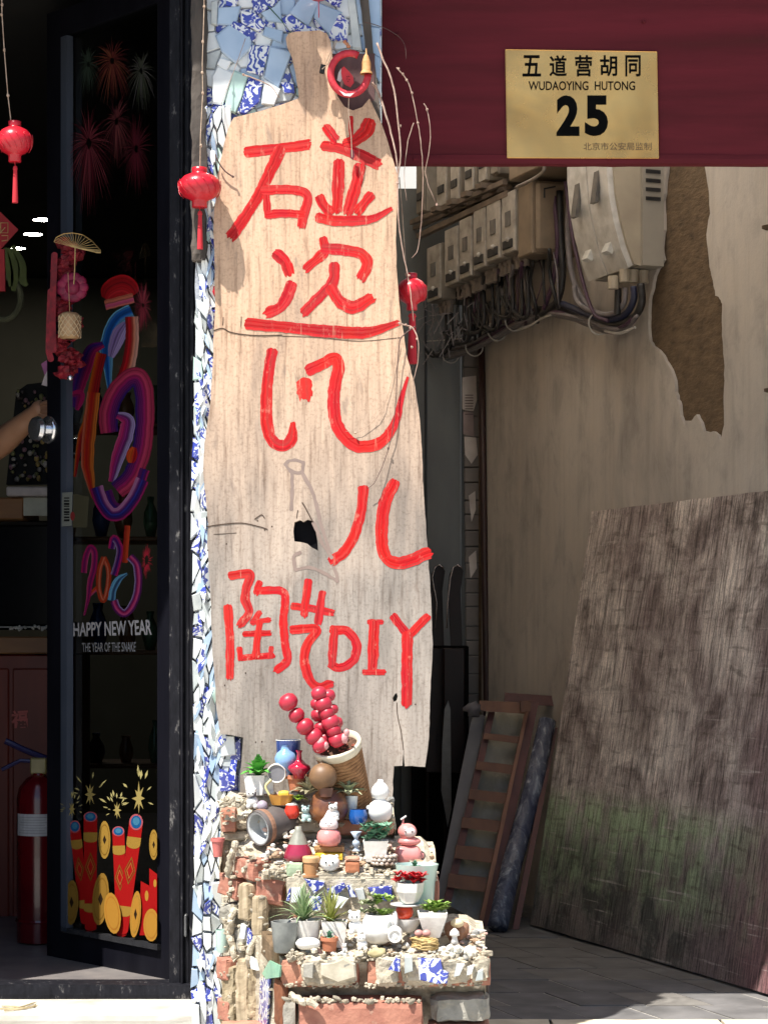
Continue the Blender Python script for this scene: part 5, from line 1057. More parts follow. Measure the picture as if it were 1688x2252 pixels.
solo('dark_red_plank', lean([(1200, 1590), (1212, 1590), (1112, 2042), (1100, 2042)], 7.45, 1590, FD(2042), 2042, .02), lm2, 'second dark red plank, half hidden behind the wrapped roll', 'plank', 'dark red planks by the weathered panel')
# the big weathered panel
A_ = P(1165, 2035, 7.143); B_ = A_ + (P(1688, 2190, 5.747) - A_) * 1.25; upv = Vector((.935 * .2233, .354 * .2233, 1.3595)); upv = Vector((upv.x, upv.y, upv.z))
wpn = (B_ - A_).cross(upv).normalized(); 
if wpn.y > 0: wpn = -wpn
pm_, t, b = nodes_of('weathered_panel'); tc = t.nodes.new('ShaderNodeTexCoord'); vo = tc.outputs['Object']
rot_ = t.nodes.new('ShaderNodeMapping'); rot_.vector_type = 'POINT'; rot_.inputs['Rotation'].default_value = (0, 0, math.atan2(.9353, -.354) * -1); t.links.new(vo, rot_.inputs[0])   # x now runs along the panel
def st_(sx, sy, sz): 
    q = t.nodes.new('ShaderNodeMapping'); q.inputs['Scale'].default_value = (sx, sy, sz); t.links.new(rot_.outputs[0], q.inputs[0]); return q.outputs[0]
vert = noise(t, st_(1, .3, .04), 130, 7, .7); horz = noise(t, st_(.12, .3, 1), 48, 6, .7, .4); big = noise(t, st_(1, .3, .9), 4.6, 6, .68, .5); mid_ = noise(t, st_(1, .3, .7), 14, 5, .6); fine = noise(t, st_(1, 1, 1), 170, 3, .6)
c = ramp(t, big, [(.36, (.17, .135, .12)), (.47, (.44, .37, .335)), (.60, (.80, .72, .65))])
sz = t.nodes.new('ShaderNodeSeparateXYZ'); t.links.new(rot_.outputs[0], sz.inputs[0])
def band(out, lo0, lo1, hi0, hi1):
    a = t.nodes.new('ShaderNodeMapRange'); a.interpolation_type = 'SMOOTHSTEP'; a.inputs[1].default_value = lo0; a.inputs[2].default_value = lo1; t.links.new(out, a.inputs[0])
    b2 = t.nodes.new('ShaderNodeMapRange'); b2.interpolation_type = 'SMOOTHSTEP'; b2.inputs[1].default_value = hi0; b2.inputs[2].default_value = hi1; b2.inputs[3].default_value = 1; b2.inputs[4].default_value = 0; t.links.new(out, b2.inputs[0])
    m_ = t.nodes.new('ShaderNodeMath'); m_.operation = 'MULTIPLY'; t.links.new(a.outputs[0], m_.inputs[0]); t.links.new(b2.outputs[0], m_.inputs[1]); return m_.outputs[0]
def mul(a, b2):
    m_ = t.nodes.new('ShaderNodeMath'); m_.operation = 'MULTIPLY'; t.links.new(a, m_.inputs[0])
    if isinstance(b2, (int, float)): m_.inputs[1].default_value = b2
    else: t.links.new(b2, m_.inputs[1])
    return m_.outputs[0]
PANEL_T = (t, sz, big, mid_, vert)
# mossy green and near-black patches near the foot
zn = t.nodes.new('ShaderNodeMath'); zn.operation = 'MULTIPLY_ADD'; t.links.new(mid_, zn.inputs[0]); zn.inputs[1].default_value = .16; t.links.new(sz.outputs[2], zn.inputs[2])
gmask = mul(band(zn.outputs[0], .14, .28, .48, .56), ramp(t, mid_, [(.36, (0,) * 3), (.55, (1,) * 3)])); dmask = mul(band(zn.outputs[0], -1, -.9, .26, .52), ramp(t, big, [(.38, (.25,) * 3), (.56, (1,) * 3)]))
c = mixc(t, mul(gmask, .9), c, (.44, .58, .34)); c = mixc(t, mul(dmask, .95), c, (.055, .06, .05))
mrx = t.nodes.new('ShaderNodeMapRange'); mrx.interpolation_type = 'SMOOTHSTEP'; mrx.inputs[1].default_value = -.95; mrx.inputs[2].default_value = -1.35; mrx.inputs[4].default_value = .75; axn = t.nodes.new('ShaderNodeMath'); axn.operation = 'MULTIPLY_ADD'; t.links.new(mid_, axn.inputs[0]); axn.inputs[1].default_value = .3; t.links.new(sz.outputs[0], axn.inputs[2]); t.links.new(axn.outputs[0], mrx.inputs[0])
c = mixc(t, mrx.outputs[0], c, (.2, .07, .08)); pur = ramp(t, noise(t, st_(1, .3, .6), 2.1, 3), [(.45, (0,) * 3), (.62, (.5,) * 3)]); c = mixc(t, pur, c, (.18, .12, .125))
wv_ = t.nodes.new('ShaderNodeTexWave'); wv_.bands_direction = 'Z'; wv_.inputs['Scale'].default_value = 5.2; wv_.inputs['Distortion'].default_value = 5; wv_.inputs['Detail'].default_value = 3; wv_.inputs['Detail Scale'].default_value = 2; t.links.new(st_(.3, .3, 1), wv_.inputs['Vector'])
c = mixc(t, mul(ramp(t, wv_.outputs['Fac'], [(.03, (1,) * 3), (.12, (0,) * 3)]), ramp(t, mid_, [(.48, (0,) * 3), (.62, (.45,) * 3)])), c, (.09, .065, .05))
scr = noise(t, st_(.05, .3, 1), 60, 5, .6, .2); c = mixc(t, ramp(t, scr, [(.62, (0,) * 3), (.70, (.55,) * 3)]), c, (.62, .55, .5))
c = mixc(t, 1.0, c, ramp(t, vert, [(.36, (.30, .28, .27)), (.5, (.95, .95, .95)), (.64, (1.4, 1.38, 1.36))]), 'MULTIPLY'); c = mixc(t, ramp(t, horz, [(.57, (0,) * 3), (.72, (.5,) * 3)]), c, (.1, .07, .055)); c = mixc(t, 1.0, c, ramp(t, fine, [(.35, (.7,) * 3), (.5, (1,) * 3)]), 'MULTIPLY')
t.links.new(c, b.inputs['Base Color']); b.inputs['Roughness'].default_value = .85; bump(t, b, vert, .8, .004)
wpT = T('weathered_panel', 'large weathered plywood panel leaning against the cream wall', 'panel', A_)
L = []; top = []; n_ = 24
for i in range(n_ + 1):
    f = i / n_; L.append(A_.lerp(B_, f) + Vector((0, 0, .004 + .002 * MN.noise(Vector((f * 20, 1, 0)))))); top.append(A_.lerp(B_, f) + upv * (1 - .0 * f) + Vector((0, 0, .003 * MN.noise(Vector((f * 25, 5, 0))))))
tl = P(1300, 1125, 7.222)
wpT.part('plywood_sheet', M().prism([L + list(reversed(top))], -wpn * .014), pm_)
wpT.part('screw', M().ball(P(1310, 1203, 7.19), .009, 8, 5, sc=(1, 1, 1)), darkp)
# ------------------------------------------------------------------ the brick and mortar plant shelf in front of the column
TR = {3: ((4.50, .285, 2106), (4.69, .322, 2041)), 2: ((4.69, .434, 1925), (4.83, .50, 1844)), 1: ((4.83, .539, 1805), (4.92, .60, 1738))}
def spot(tier, px, py, lift=0.0):
    (d0, z0_, y0), (d1, z1_, y1) = TR[tier]; f = min(max((y0 - py) / (y0 - y1), -.05), 1); d = d0 + (d1 - d0) * f; z = z0_ + (z1_ - z0_) * f
    p = P(px, py, d); p.z = z + lift; return p, d / F
shf = T('plant_shelf', 'stepped shelf of old bricks, mortar and porcelain shards crowded with little pots', 'shelf', (0, -.4, -.34))
def XP(px, d): return (px - CX) * d / F
def core(poly, z0_, ztop, name, n=26, mt=None):       # lumpy heap: top follows ztop(Y), plan polygon in (x, d)
    m = M(); xs = [p[0] for p in poly]; ds = [p[1] for p in poly]
    fr_ = [min(poly, key=lambda p: (p[1], p[0]))]
    return m
def tiercore(tier, xl0, xl1, xr0, xr1, d1, zb_):
    (d0, z0_, _), (dd1, z1_, _) = TR[tier]; nx, ny = 34, 12; m = M(); rows = []
    for j in range(ny + 1):
        f = j / ny; d = d0 + .012 + (d1 - d0 - .012) * f; zt_ = z0_ + (z1_ - z0_) * min(1, (d - d0) / (dd1 - d0)); row = []
        for i in range(nx + 1):
            g = i / nx; xl = xl0 + (xl1 - xl0) * f; xr = xr0 + (xr1 - xr0) * f; x = xl + (xr - xl) * g; e = min(g, 1 - g, f + .02) ; z = zt_ - .004 + MN.noise(Vector((x * 28, d * 28, tier))) * .006 + MN.noise(Vector((x * 90, d * 90, tier))) * .003 - (.012 if e < .03 else 0)
            row.append(len(m.v)); m.v.append(Vector((x, d - D, z)))
        rows.append(row)
    for j in range(ny):
        for i in range(nx): m.f.append([rows[j][i], rows[j][i + 1], rows[j + 1][i + 1], rows[j + 1][i]]); m.m.append(0); m.c.append(None)
    nz = 10; loop = rows[0] + [r[-1] for r in rows[1:]] + list(reversed(rows[-1]))[1:] + [r[0] for r in reversed(rows[:-1])][:-1] ; prev = loop
    for k in range(1, nz + 1):
        cur = []
        for q in loop:
            v = m.v[q]; z = v.z - .012 if k == 1 else (v.z - .012) + (zb_ - v.z + .012) * (k - 1) / (nz - 1); o = MN.noise_vector(Vector((v.x * 30, v.y * 30, z * 30))) * .008; cur.append(len(m.v)); m.v.append(Vector((v.x + o.x, v.y + (.055 if (k > 1 and v.y < d0 + .03 - D) else .003) + o.y, z)))
        for a in range(len(loop)):
            b_ = (a + 1) % len(loop); m.f.append([prev[a], prev[b_], cur[b_], cur[a]]); m.m.append(0); m.c.append(None)
        prev = cur
    return m
shf.part('mortar_bed', tiercore(3, XP(628, 4.52), XP(480, 4.83), XP(1068, 4.5), XP(1060, 4.93), 4.93, -.34), MORTAR, recalc=True)
shf.part('mortar_bed', tiercore(2, XP(578, 4.70), XP(482, 4.84), XP(962, 4.69), XP(950, 4.93), 4.93, .2), MORTAR)
shf.part('mortar_bed', tiercore(1, XP(486, 4.84), XP(484, 4.93), XP(868, 4.83), XP(862, 4.93), 4.93, .4), MORTAR)
def shp(x0, x1, y0, y1, d, th, mt, name='brick', amp=.0022, rz=0, rnd=.004, seed=None, n=(10, 4, 5), ry=0, fr_=30):
    a, b_ = P(x0, y0, d), P(x1, y1, d); s_ = R.randint(1, 99) if seed is None else seed
    return shf.part(name, M().rough(((a.x + b_.x) / 2, a.y + th / 2, (a.z + b_.z) / 2), (b_.x - a.x, th, a.z - b_.z), *n, amp, fr_, eul(0, ry, rz), rnd=rnd, seed=s_), mt)
# bottom tier bricks: two capped in mortar on the edge, the red one and the grey stone below the dark gap
shp(617, 790, 2112, 2174, 4.50, .10, BRICK2); shp(806, 1080, 2112, 2172, 4.495, .11, BRICK2)
shp(655, 930, 2204, 2275, 4.47, .12, BRICK, amp=.0014); shp(618, 652, 2200, 2280, 4.50, .1, STONE, 'stone'); shp(948, 1078, 2192, 2252, 4.50, .1, STONE, 'stone', amp=.006, n=(10, 5, 8), fr_=22, rnd=.01)
shp(940, 1080, 2254, 2330, 4.50, .1, BRICK2); shp(480, 640, 2260, 2330, 4.6, .1, BRICK2)
shp(630, 1075, 2168, 2206, 4.60, .1, mat('shadow_gap_mortar', (.08, .06, .05), (.04, .03, .025), 30, rough=1, bmp=.8, bd=.004), 'recessed_mortar', amp=.006, n=(24, 3, 4))  # dark colour paints in the shade of the gap between the courses
# mortar skim with shards on the front of the edge bricks
f3 = Plane(0, 1, 4.488)
def skim(poly, off, mt=MORTAR, seed=0):
    q = jit(poly, 2.2, 9); m = M(); c_ = Vector((sum(x for x, y in q) / len(q), sum(y for x, y in q) / len(q))); k = len(q); pl_ = f3; outer_ = [pl_.p(x, y, off - .006) for x, y in q]
    inn = []
    for x, y in q:
        v = Vector((x, y)) + (c_ - Vector((x, y))).normalized() * 4; inn.append(pl_.p(v.x, v.y, off + .002 + .002 * MN.noise(Vector((x * .1, y * .1, seed)))))
    tri = tessellate_polygon([inn]); m.add(outer_ + inn, [(i, (i + 1) % k, k + (i + 1) % k, k + i) for i in range(k)] + [tuple(k + a for a in t_) for t_ in tri]); shf.part('mortar_skim', m, mt)
shp(664, 786, 2106, 2168, 4.478, .03, MORTAR, 'mortar_skim', amp=.007, n=(16, 3, 9), rnd=.008, fr_=26)
shp(716, 744, 2114, 2150, 4.472, .02, STONE, 'stone', amp=.006, n=(5, 3, 6), rnd=.006)
for a_, b_ in ((826, 880), (884, 960), (962, 1034), (1036, 1076)): shp(a_, b_, 2102 + R.uniform(-4, 4), 2164 + R.uniform(-6, 5), 4.480, .03, MORTAR, 'mortar_skim', amp=.007, n=(8, 3, 9), rnd=.008, fr_=26)
zD = Z(580, 1900, .3136)
for poly, mt in (([(870, 740), (925, 655), (955, 665), (955, 755)], POR[2]), ([(1080, 660), (1240, 665), (1255, 740), (1295, 760), (1285, 835), (1210, 840), (1090, 810)], POR[0]), ([(985, 645), (1040, 640), (1045, 750), (985, 770)], GLZ[3]), ([(1350, 700), (1405, 700), (1370, 780), (1330, 790)], GLZ[3]), ([(1425, 720), (1475, 705), (1455, 770), (1420, 780)], GLZ[0]),
                 ([(1500, 750), (1535, 735), (1535, 810), (1480, 820)], GLZ[3]), ([(280, 700), (350, 690), (345, 800), (275, 790)], STONE), ([(400, 700), (490, 690), (560, 660), (640, 700), (650, 790), (520, 830), (400, 780)], mat('sandstone', (.5, .46, .36), (.36, .32, .24), 25, rough=.9, bmp=.7)), ([(560, 700), (600, 690), (620, 740), (590, 790), (560, 760)], STONE)):
    shard_part(shf, zD(poly), f3, .017, .009, mt, tilt=.18)
# middle tier front
shp(562, 626, 1932, 1992, 4.70, .09, BRICK, ry=math.radians(8), amp=.003); shp(930, 966, 1930, 2010, 4.70, .09, BRICK); shp(640, 720, 1990, 2040, 4.72, .06, BRICK2)
f2 = Plane(0, 1, 4.683)
zB_ = Z(560, 1700, .2654)
skin_poly = [(626, 1930), (680, 1918), (760, 1915), (870, 1925), (928, 1935), (930, 2010), (860, 2030), (740, 2030), (640, 2010)]
_f3 = f3; f3 = f2; skim(skin_poly, .002, MORTAR, 5); f3 = _f3
for poly, mt in (([(410, 875), (580, 900), (575, 935), (490, 1000)], POR[0]), ([(285, 960), (300, 950), (290, 1060), (260, 1060)], POR[2]), ([(305, 950), (400, 950), (440, 1060), (300, 1075)], GLZ[0]), ([(455, 1025), (540, 1020), (560, 1060), (545, 1140), (480, 1150), (470, 1090)], POR[0]), ([(600, 960), (740, 905), (760, 940), (690, 1005), (600, 990)], POR[2]),
                 ([(760, 930), (800, 930), (850, 1030), (790, 1030)], POR[1]), ([(590, 1050), (660, 1000), (780, 1040), (720, 1120), (640, 1120)], GLZ[0]), ([(930, 950), (1140, 930), (1145, 1060), (1000, 1060)], POR[2]), ([(830, 960), (900, 950), (920, 1050), (860, 1050)], GLZ[3])):
    shard_part(shf, zB_(poly), f2, .008, .008, mt, tilt=.2)
# upper tier front and the left flank, which runs back to the column
LK = [(470, 4.87), (484, 4.83), (572, 4.70), (618, 4.50)]
def dl(px):
    for (a, b_), (c_, e) in zip(LK, LK[1:]):
        if px <= c_: return b_ + (e - b_) * max(0, (px - a)) / (c_ - a)
    return 4.5
def flank(x0, x1, y0, y1, mt, name='brick', th=.05, amp=.0025, n=(5, 4, 8), pr=.0, ry=0, rnd=.004):
    p0, p1 = P(x0, y0, dl(x0) - pr), P(x1, y1, dl(x1) - pr); w_ = math.hypot(p1.x - p0.x, p1.y - p0.y); an = math.atan2(p1.y - p0.y, p1.x - p0.x); nn = Vector((math.sin(an), -math.cos(an), 0))
    c_ = (p0 + p1) / 2 - nn * (th / 2 - .004); shf.part(name, M().rough(c_, (w_, th, abs(p0.z - p1.z)), *n, amp, 30, rotz(an) @ Matrix.Rotation(ry, 3, 'Y'), rnd=rnd, seed=R.randint(1, 99)), mt)
shp(484, 520, 1779, 1832, 4.825, .08, BRICK2); shp(484, 700, 1828, 1850, 4.85, .06, MORTAR, 'mortar', amp=.006, n=(16, 3, 3)); shp(640, 730, 1806, 1832, 4.83, .05, mat('sandstone', (.5, .46, .36)), 'stone', amp=.004); shp(740, 865, 1800, 1838, 4.83, .05, BRICK2)
flank(517, 560, 1884, 1938, BRICK, ry=.08); flank(480, 522, 1922, 1978, BRICK, ry=.15); flank(476, 500, 2101, 2160, BRICK, pr=.01); flank(478, 505, 2192, 2250, BRICK, pr=.012); flank(484, 518, 1984, 2040, STONE, 'stone', amp=.006); flank(508, 536, 2036, 2100, STONE, 'stone', amp=.005)
gnw = mat('gnarled_wood', (.4, .33, .22), (.22, .17, .1), 40, (1, 1, .15), rough=.95, bmp=.9, bd=.004, c3=(.1, .07, .04))
flank(523, 547, 1940, 2028, DRIFT, 'driftwood', .03, pr=.018, n=(4, 3, 14)); flank(553, 572, 1968, 2062, DRIFT, 'driftwood', .03, pr=.012, n=(4, 3, 14)); flank(520, 545, 2104, 2262, DRIFT, 'driftwood', .04, pr=.02, n=(5, 3, 22), amp=.004); flank(547, 560, 2120, 2262, gnw, 'gnarled_branch', .03, pr=.016, n=(4, 3, 26), amp=.006)
flank(574, 606, 2052, 2126, mat('dark_slab_wood', (.17, .11, .06), (.09, .06, .03), 24, (1, 1, .3), rough=.9), 'wood_slab', .03, pr=.004, ry=.12); flank(486, 515, 2120, 2262, gnw, 'gnarled_branch', .05, pr=.002, n=(5, 3, 26), amp=.006); flank(604, 620, 2150, 2262, mat('rusty_plate', (.2, .07, .03), rough=.8), 'rusty_strip', .02, pr=.0)
for pts, mt, o_ in (([(596, 2112), (620, 2124), (618, 2148), (588, 2152), (580, 2140)], mat('green_glaze_leaf', (.3, .55, .38), (.2, .42, .3), 30, rough=.2), .016), ([(575, 2150), (597, 2148), (594, 2200), (590, 2262), (572, 2262)], POR[0], .012), ([(534, 2030), (545, 2036), (541, 2064), (530, 2062)], GLZ[0], .02), ([(548, 2040), (556, 2052), (562, 2080), (546, 2078)], POR[2], .014), ([(550, 2098), (566, 2112), (571, 2134), (556, 2130)], GLZ[0], .022)):
    pl_ = None; pts3 = [P(x, y, dl(x) - o_) for x, y in pts]; n_ = Vector((-.6, -.8, 0)); shf.part('porcelain_shard', M().prism([pts3], n_ * .006), mt)
solo_cup = T('wedged_cup', 'pale green glazed cup wedged in the left flank of the shelf', 'cup', P(490, 2094, 4.82)); a_ = P(490, 2094, 4.835); solo_cup.part('cup', M().lathe([(.0, 0), (.012, 0), (.0145, .008), (.0165, .05), (.0155, .05), (.012, .01), (0, .01)], a_, 18), GLZ[2], smooth=50)
pk = T('small_pink_pot', 'tiny pink plastic pot on the left flank under the pale brick', 'pot', P(479, 1884, 4.80)); pk.part('pot', M().lathe([(0, 0), (.009, 0), (.0135, .034), (.0155, .034), (.0155, .041), (.013, .041), (.012, .03), (0, .03)], P(479, 1884, 4.80), 18), solid('pink_plastic', (.55, .16, .14)), smooth=50)
# loose pebbles and mortar crumbs over every edge
rp = random.Random(11); pm_mesh = {}
def pebble(p, s_, k=None):
    vi = rp.randrange(7)
    if vi not in pm_mesh:
        pm_mesh[vi] = [mesh(M().lump((0, 0, 0), (1, .9, .7), 1, .22, vi + 3), mt, Vector((0, 0, 0)), True) for mt in PEBBLE + [MORTAR, MORTAR]]
    o = bpy.data.objects.new('pebble', pm_mesh[vi][k if k is not None else rp.choice((0, 0, 1, 2, 3, 4, 5, 6, 5))]); COL.objects.link(o); o.parent = shf.e; o.location = p - shf.base; o.rotation_euler = (rp.uniform(-.4, .4), rp.uniform(-.4, .4), rp.uniform(0, 6)); sz_ = rp.uniform(.7, 1.25); o.scale = (s_ * sz_, s_ * sz_ * rp.uniform(.7, 1), s_ * sz_ * rp.uniform(.5, .9))
cnt = 0
def scat(n, tier, x0, x1, y0, y1, s_, k=None, lift=.002):
    global cnt
    for _ in range(n):
        p, sc_ = spot(tier, rp.uniform(x0, x1), rp.uniform(y0, y1), lift); pebble(p, s_ * rp.uniform(.6, 1.2), k); cnt += 1
scat(52, 3, 640, 1064, 2096, 2112, .014); scat(28, 3, 700, 1060, 2060, 2098, .012); scat(26, 2, 575, 690, 1905, 1928, .014); scat(30, 2, 690, 960, 1890, 1926, .012); scat(26, 1, 490, 600, 1760, 1790, .011, 0); scat(22, 1, 600, 860, 1785, 1808, .013)
scat(18, 2, 600, 900, 1850, 1890, .012)
for _ in range(44):     # heap of shells and stones left of the cone
    x = rp.uniform(583, 650); y = rp.uniform(1822, 1900); pebble(P(x, y, 4.80 - (y - 1822) * .0011), rp.uniform(.011, .019), rp.choice((0, 1, 1, 3, 2)))
for _ in range(34):     # crumbs down the flank
    x = rp.uniform(500, 600); y = rp.uniform(1850, 2240); pebble(P(x, y, dl(x) - .008), rp.uniform(.008, .016), rp.choice((0, 2, 5, 6)))
for x in (630, 655, 700, 740, 812, 905): pebble(P(x, 2198 + rp.uniform(-4, 5), 4.47), .018, 5)

# crumbs of mortar and grit, too many to count
rg = random.Random(21); m = M()
def grit(px, py, d, s_): m.lump(P(px, py, d), (s_ * rg.uniform(.7, 1.4), s_, s_ * rg.uniform(.5, 1)), 0, .35, rg.random() * 50)
for _ in range(230): x = rg.uniform(628, 1072); grit(x, 2105 + rg.gauss(0, 6) - (6 if 800 < x < 830 else 0), 4.492 + rg.uniform(-.004, .03), rg.uniform(.006, .018))
for _ in range(150): grit(rg.uniform(576, 960), 1922 + rg.gauss(0, 6), 4.685 + rg.uniform(-.004, .02), rg.uniform(.006, .018))
for _ in range(110): grit(rg.uniform(488, 866), 1800 + rg.gauss(0, 7), 4.82 + rg.uniform(-.004, .01), rg.uniform(.006, .016))
for _ in range(60): grit(rg.uniform(486, 560), 1764 + rg.gauss(0, 8), 4.80, rg.uniform(.007, .018))
for _ in range(80):
    y = rg.uniform(1860, 2250); x = rg.uniform(490, 560 + (y - 1860) * .12); grit(x, y, dl(x) - .006, rg.uniform(.006, .02))
for _ in range(90): grit(rg.uniform(620, 1076), 2166 + rg.gauss(0, 3), 4.495, rg.uniform(.005, .012))
for _ in range(60): grit(rg.uniform(640, 930), 2200 + rg.gauss(0, 3), 4.475, rg.uniform(.006, .013))
shf.part('mortar_crumbs', m, MORTAR, stuff=True)
m = M()
def grit2(n, tier, x0, x1, y0, y1, a, b_):
    for _ in range(n):
        p, sc_ = spot(tier, rg.uniform(x0, x1), rg.uniform(y0, y1), .002); q = rg.uniform(a, b_); m.lump(p, (q * rg.uniform(.7, 1.5), q, q * rg.uniform(.5, .9)), rg.choice((0, 1)), .3, rg.random() * 50, rg.choice((0, 0, 1, 1, 2, 3, 4, 5)))
grit2(150, 3, 640, 1066, 2050, 2104, .006, .020); grit2(130, 2, 580, 955, 1852, 1918, .006, .020); grit2(90, 1, 490, 862, 1745, 1800, .006, .018)
shf.part('shell_grit', m, PEBBLE + [GLZ[0]], stuff=True)
for (x0, y0), (x1, y1) in (((520, 1850), (500, 1930)), ((500, 2040), (520, 2110)), ((560, 2060), (548, 2130)), ((640, 2186), (700, 2214)), ((515, 1990), (508, 2060))):
    q = smoothline([P(x0, y0, dl(x0) - .014), P((x0 + x1) / 2 + rg.uniform(-8, 8), (y0 + y1) / 2, dl((x0 + x1) / 2) - .024 if x0 < 630 else 4.46), P(x1, y1, dl(x1) - .014 if x0 < 630 else 4.455)], 8)
    q = [p + MN.noise_vector(p * 80) * .006 for p in q]; shf.part('gnarled_mortar', M().tube(q, [.006 + .006 * abs(MN.noise(p * 120)) for p in q], 8), MORTAR, smooth=False)

# ------------------------------------------------------------------ ornaments and plants on the shelf
def L_(prof, w_, h_): return [(r * w_, z * h_) for r, z in prof]
POT = [(.001, 0), (.36, 0), (.38, .02), (.49, .97), (.5, 1), (.45, 1), (.43, .86), (.001, .84)]
POTR = [(.001, 0), (.36, 0), (.43, .74), (.5, .75), (.5, 1), (.44, 1), (.42, .8), (.001, .8)]
BOWL = [(.001, 0), (.2, 0), (.3, .1), (.46, .55), (.5, 1), (.46, 1), (.42, .8), (.001, .75)]
SQ = math.pi / 4
def put(name, label, cat, tier, px, py, parts, lift=0.0, group=None, d=None, mat_=None):
    if d: p = P(px, py, d); sc_ = d / F
    else: p, sc_ = spot(tier, px, py, lift)
    t_ = T(name, label, cat, p, group); return t_, p, sc_
def pot(label, tier, px, py, w_, h_, mt, prof=POT, seg=24, d=None, name='plant_pot', cat='pot', soil=True, tilt=None, rim=None):
    t_, p, s_ = put(name, label, cat, tier, px, py, None, d=d); rt2 = tilt or (rotz(SQ) if seg == 4 else None); k_ = 1.3 if seg == 4 else 1
    pm2 = M().lathe(L_(prof, w_ * s_ * k_, h_ * s_), p, seg, rt2); pm2.v = [v + MN.noise_vector(v * 45) * .0013 for v in pm2.v]
    po_ = t_.part('pot', pm2, mt, smooth=40 if seg > 6 else False)
    if soil: t_.part('soil', M().lathe([(.001, h_ * s_ * .90), (w_ * s_ * .43 * k_, h_ * s_ * .88)], p, seg, rt2), SOIL, po_)
    return t_, p, s_
def blade(m, base, tip, w_, sag=.3, cup=True, n=5):
    base, tip = Vector(base), Vector(tip); ax = tip - base; side_ = ax.cross(Vector((0, 0, 1))); side_ = side_.normalized() if side_.length > 1e-6 else Vector((1, 0, 0)); up_ = side_.cross(ax).normalized(); v = []
    for i in range(n + 1):
        f = i / n; c_ = base + ax * f - Vector((0, 0, 1)) * sag * ax.length * (f * f - f) * -1 * 0 + Vector((0, 0, 1)) * sag * ax.length * math.sin(math.pi * f) * .5; ww = w_ * (math.sin(math.pi * min(.98, .12 + .88 * f)) ** .7 if cup else (1 - f) * .9 + .08)
        v += [c_ - side_ * ww / 2 + up_ * ww * .18, c_, c_ + side_ * ww / 2 + up_ * ww * .18]
    fs = []
    for i in range(n): fs += [(3 * i, 3 * i + 1, 3 * i + 4, 3 * i + 3), (3 * i + 1, 3 * i + 2, 3 * i + 5, 3 * i + 4)]
    m.add(v, fs)
def rosette(c_, r_, h_, n, w_, seed=0, cup=True, rings=3, sag=.3):
    m = M(); rr = random.Random(seed); c_ = Vector(c_)
    for k in range(n):
        ring = k * rings // n; el = math.radians(12 + 66 * (ring / max(1, rings - 1)) ** .8 + rr.uniform(-9, 9)); a = k * 2.399 + rr.uniform(-.25, .25); l_ = r_ * (1 - .25 * ring / rings) * rr.uniform(.8, 1.12)
        blade(m, c_, c_ + Vector((l_ * math.cos(a) * math.cos(el), l_ * math.sin(a) * math.cos(el), h_ * math.sin(el) * rr.uniform(.85, 1.1))), w_, sag, cup)
    return m
def clump(c_, w_, h_, n, r_, seed=0):
    m = M(); rr = random.Random(seed)
    for k in range(n):
        q = Vector(c_) + Vector((rr.uniform(-1, 1) * w_ / 2, rr.uniform(-1, 1) * w_ / 3, rr.uniform(0, 1) * h_))
        for j in range(7): a = j * .9; blade(m, q, q + Vector((math.cos(a) * r_, math.sin(a) * r_, r_ * rr.uniform(.3, .9))), r_ * .55, .2, n=3)
    return m
def leafm(n, a, b_, r_=.5): return mat(n, a, b_, 60, rough=r_, bmp=.1)
G1 = leafm('leaf_yellow_green', (.2, .34, .05), (.1, .2, .03)); G2 = leafm('leaf_blue_green', (.16, .32, .22), (.06, .17, .09)); G3 = leafm('leaf_pale_green', (.34, .42, .24), (.16, .27, .1)); G4 = leafm('leaf_lime', (.3, .42, .1), (.16, .28, .05)); GD = leafm('leaf_dried', (.36, .33, .22), (.2, .18, .11)); RF = leafm('petal_red', (.5, .01, .02), (.3, .006, .01))
eye = solid('black_eye', (.01, .01, .01), .2, 0)
# --- bottom tier
t_, p, s_ = pot('grey fluted concrete pot at the left end of the bottom step', 3, 626, 2094, 62, 68, mat('grey_concrete', (.3, .31, .29), (.2, .21, .2), 30, rough=.9, bmp=.5), seg=10, d=4.53)
t_, p, s_ = pot('white scalloped pot with a spiky pale air plant, left on the bottom step', 3, 671, 2085, 72, 62, CONCP, seg=10); t_.part('air_plant_leaves', rosette(p + Vector((-.004, 0, 58 * s_)), 78 * s_, 82 * s_, 60, 9 * s_, 1, False, 4, .3), G3)
t_, p, s_ = pot('white square pot with a yellow green spiky air plant on the bottom step', 3, 735, 2083, 62, 58, CONCP, seg=4); t_.part('air_plant_leaves', rosette(p + Vector((-.008, 0, 54 * s_)), 56 * s_, 80 * s_, 42, 11 * s_, 2, False, 4, .1), leafm('leaf_olive', (.36, .38, .1), (.2, .22, .04)))
t_, p, s_ = pot('small terracotta pot with a tiny pale rosette before the white square pot', 3, 724, 2091, 40, 30, TERRA, POTR, d=4.53); t_.part('rosette_leaves', rosette(p + Vector((0, 0, 27 * s_)), 15 * s_, 18 * s_, 20, 9 * s_, 3), G2)
solo('white_cap_stone', M().lump(P(677, 2075, 4.515), (.052, .04, .026), 4, .06, 3), mat('white_stone', (.8, .79, .75), (.68, .66, .6), 20, rough=.6), 'smooth domed white stone in front of the scalloped pot', 'stone', smooth=True)
figw = WHITEG
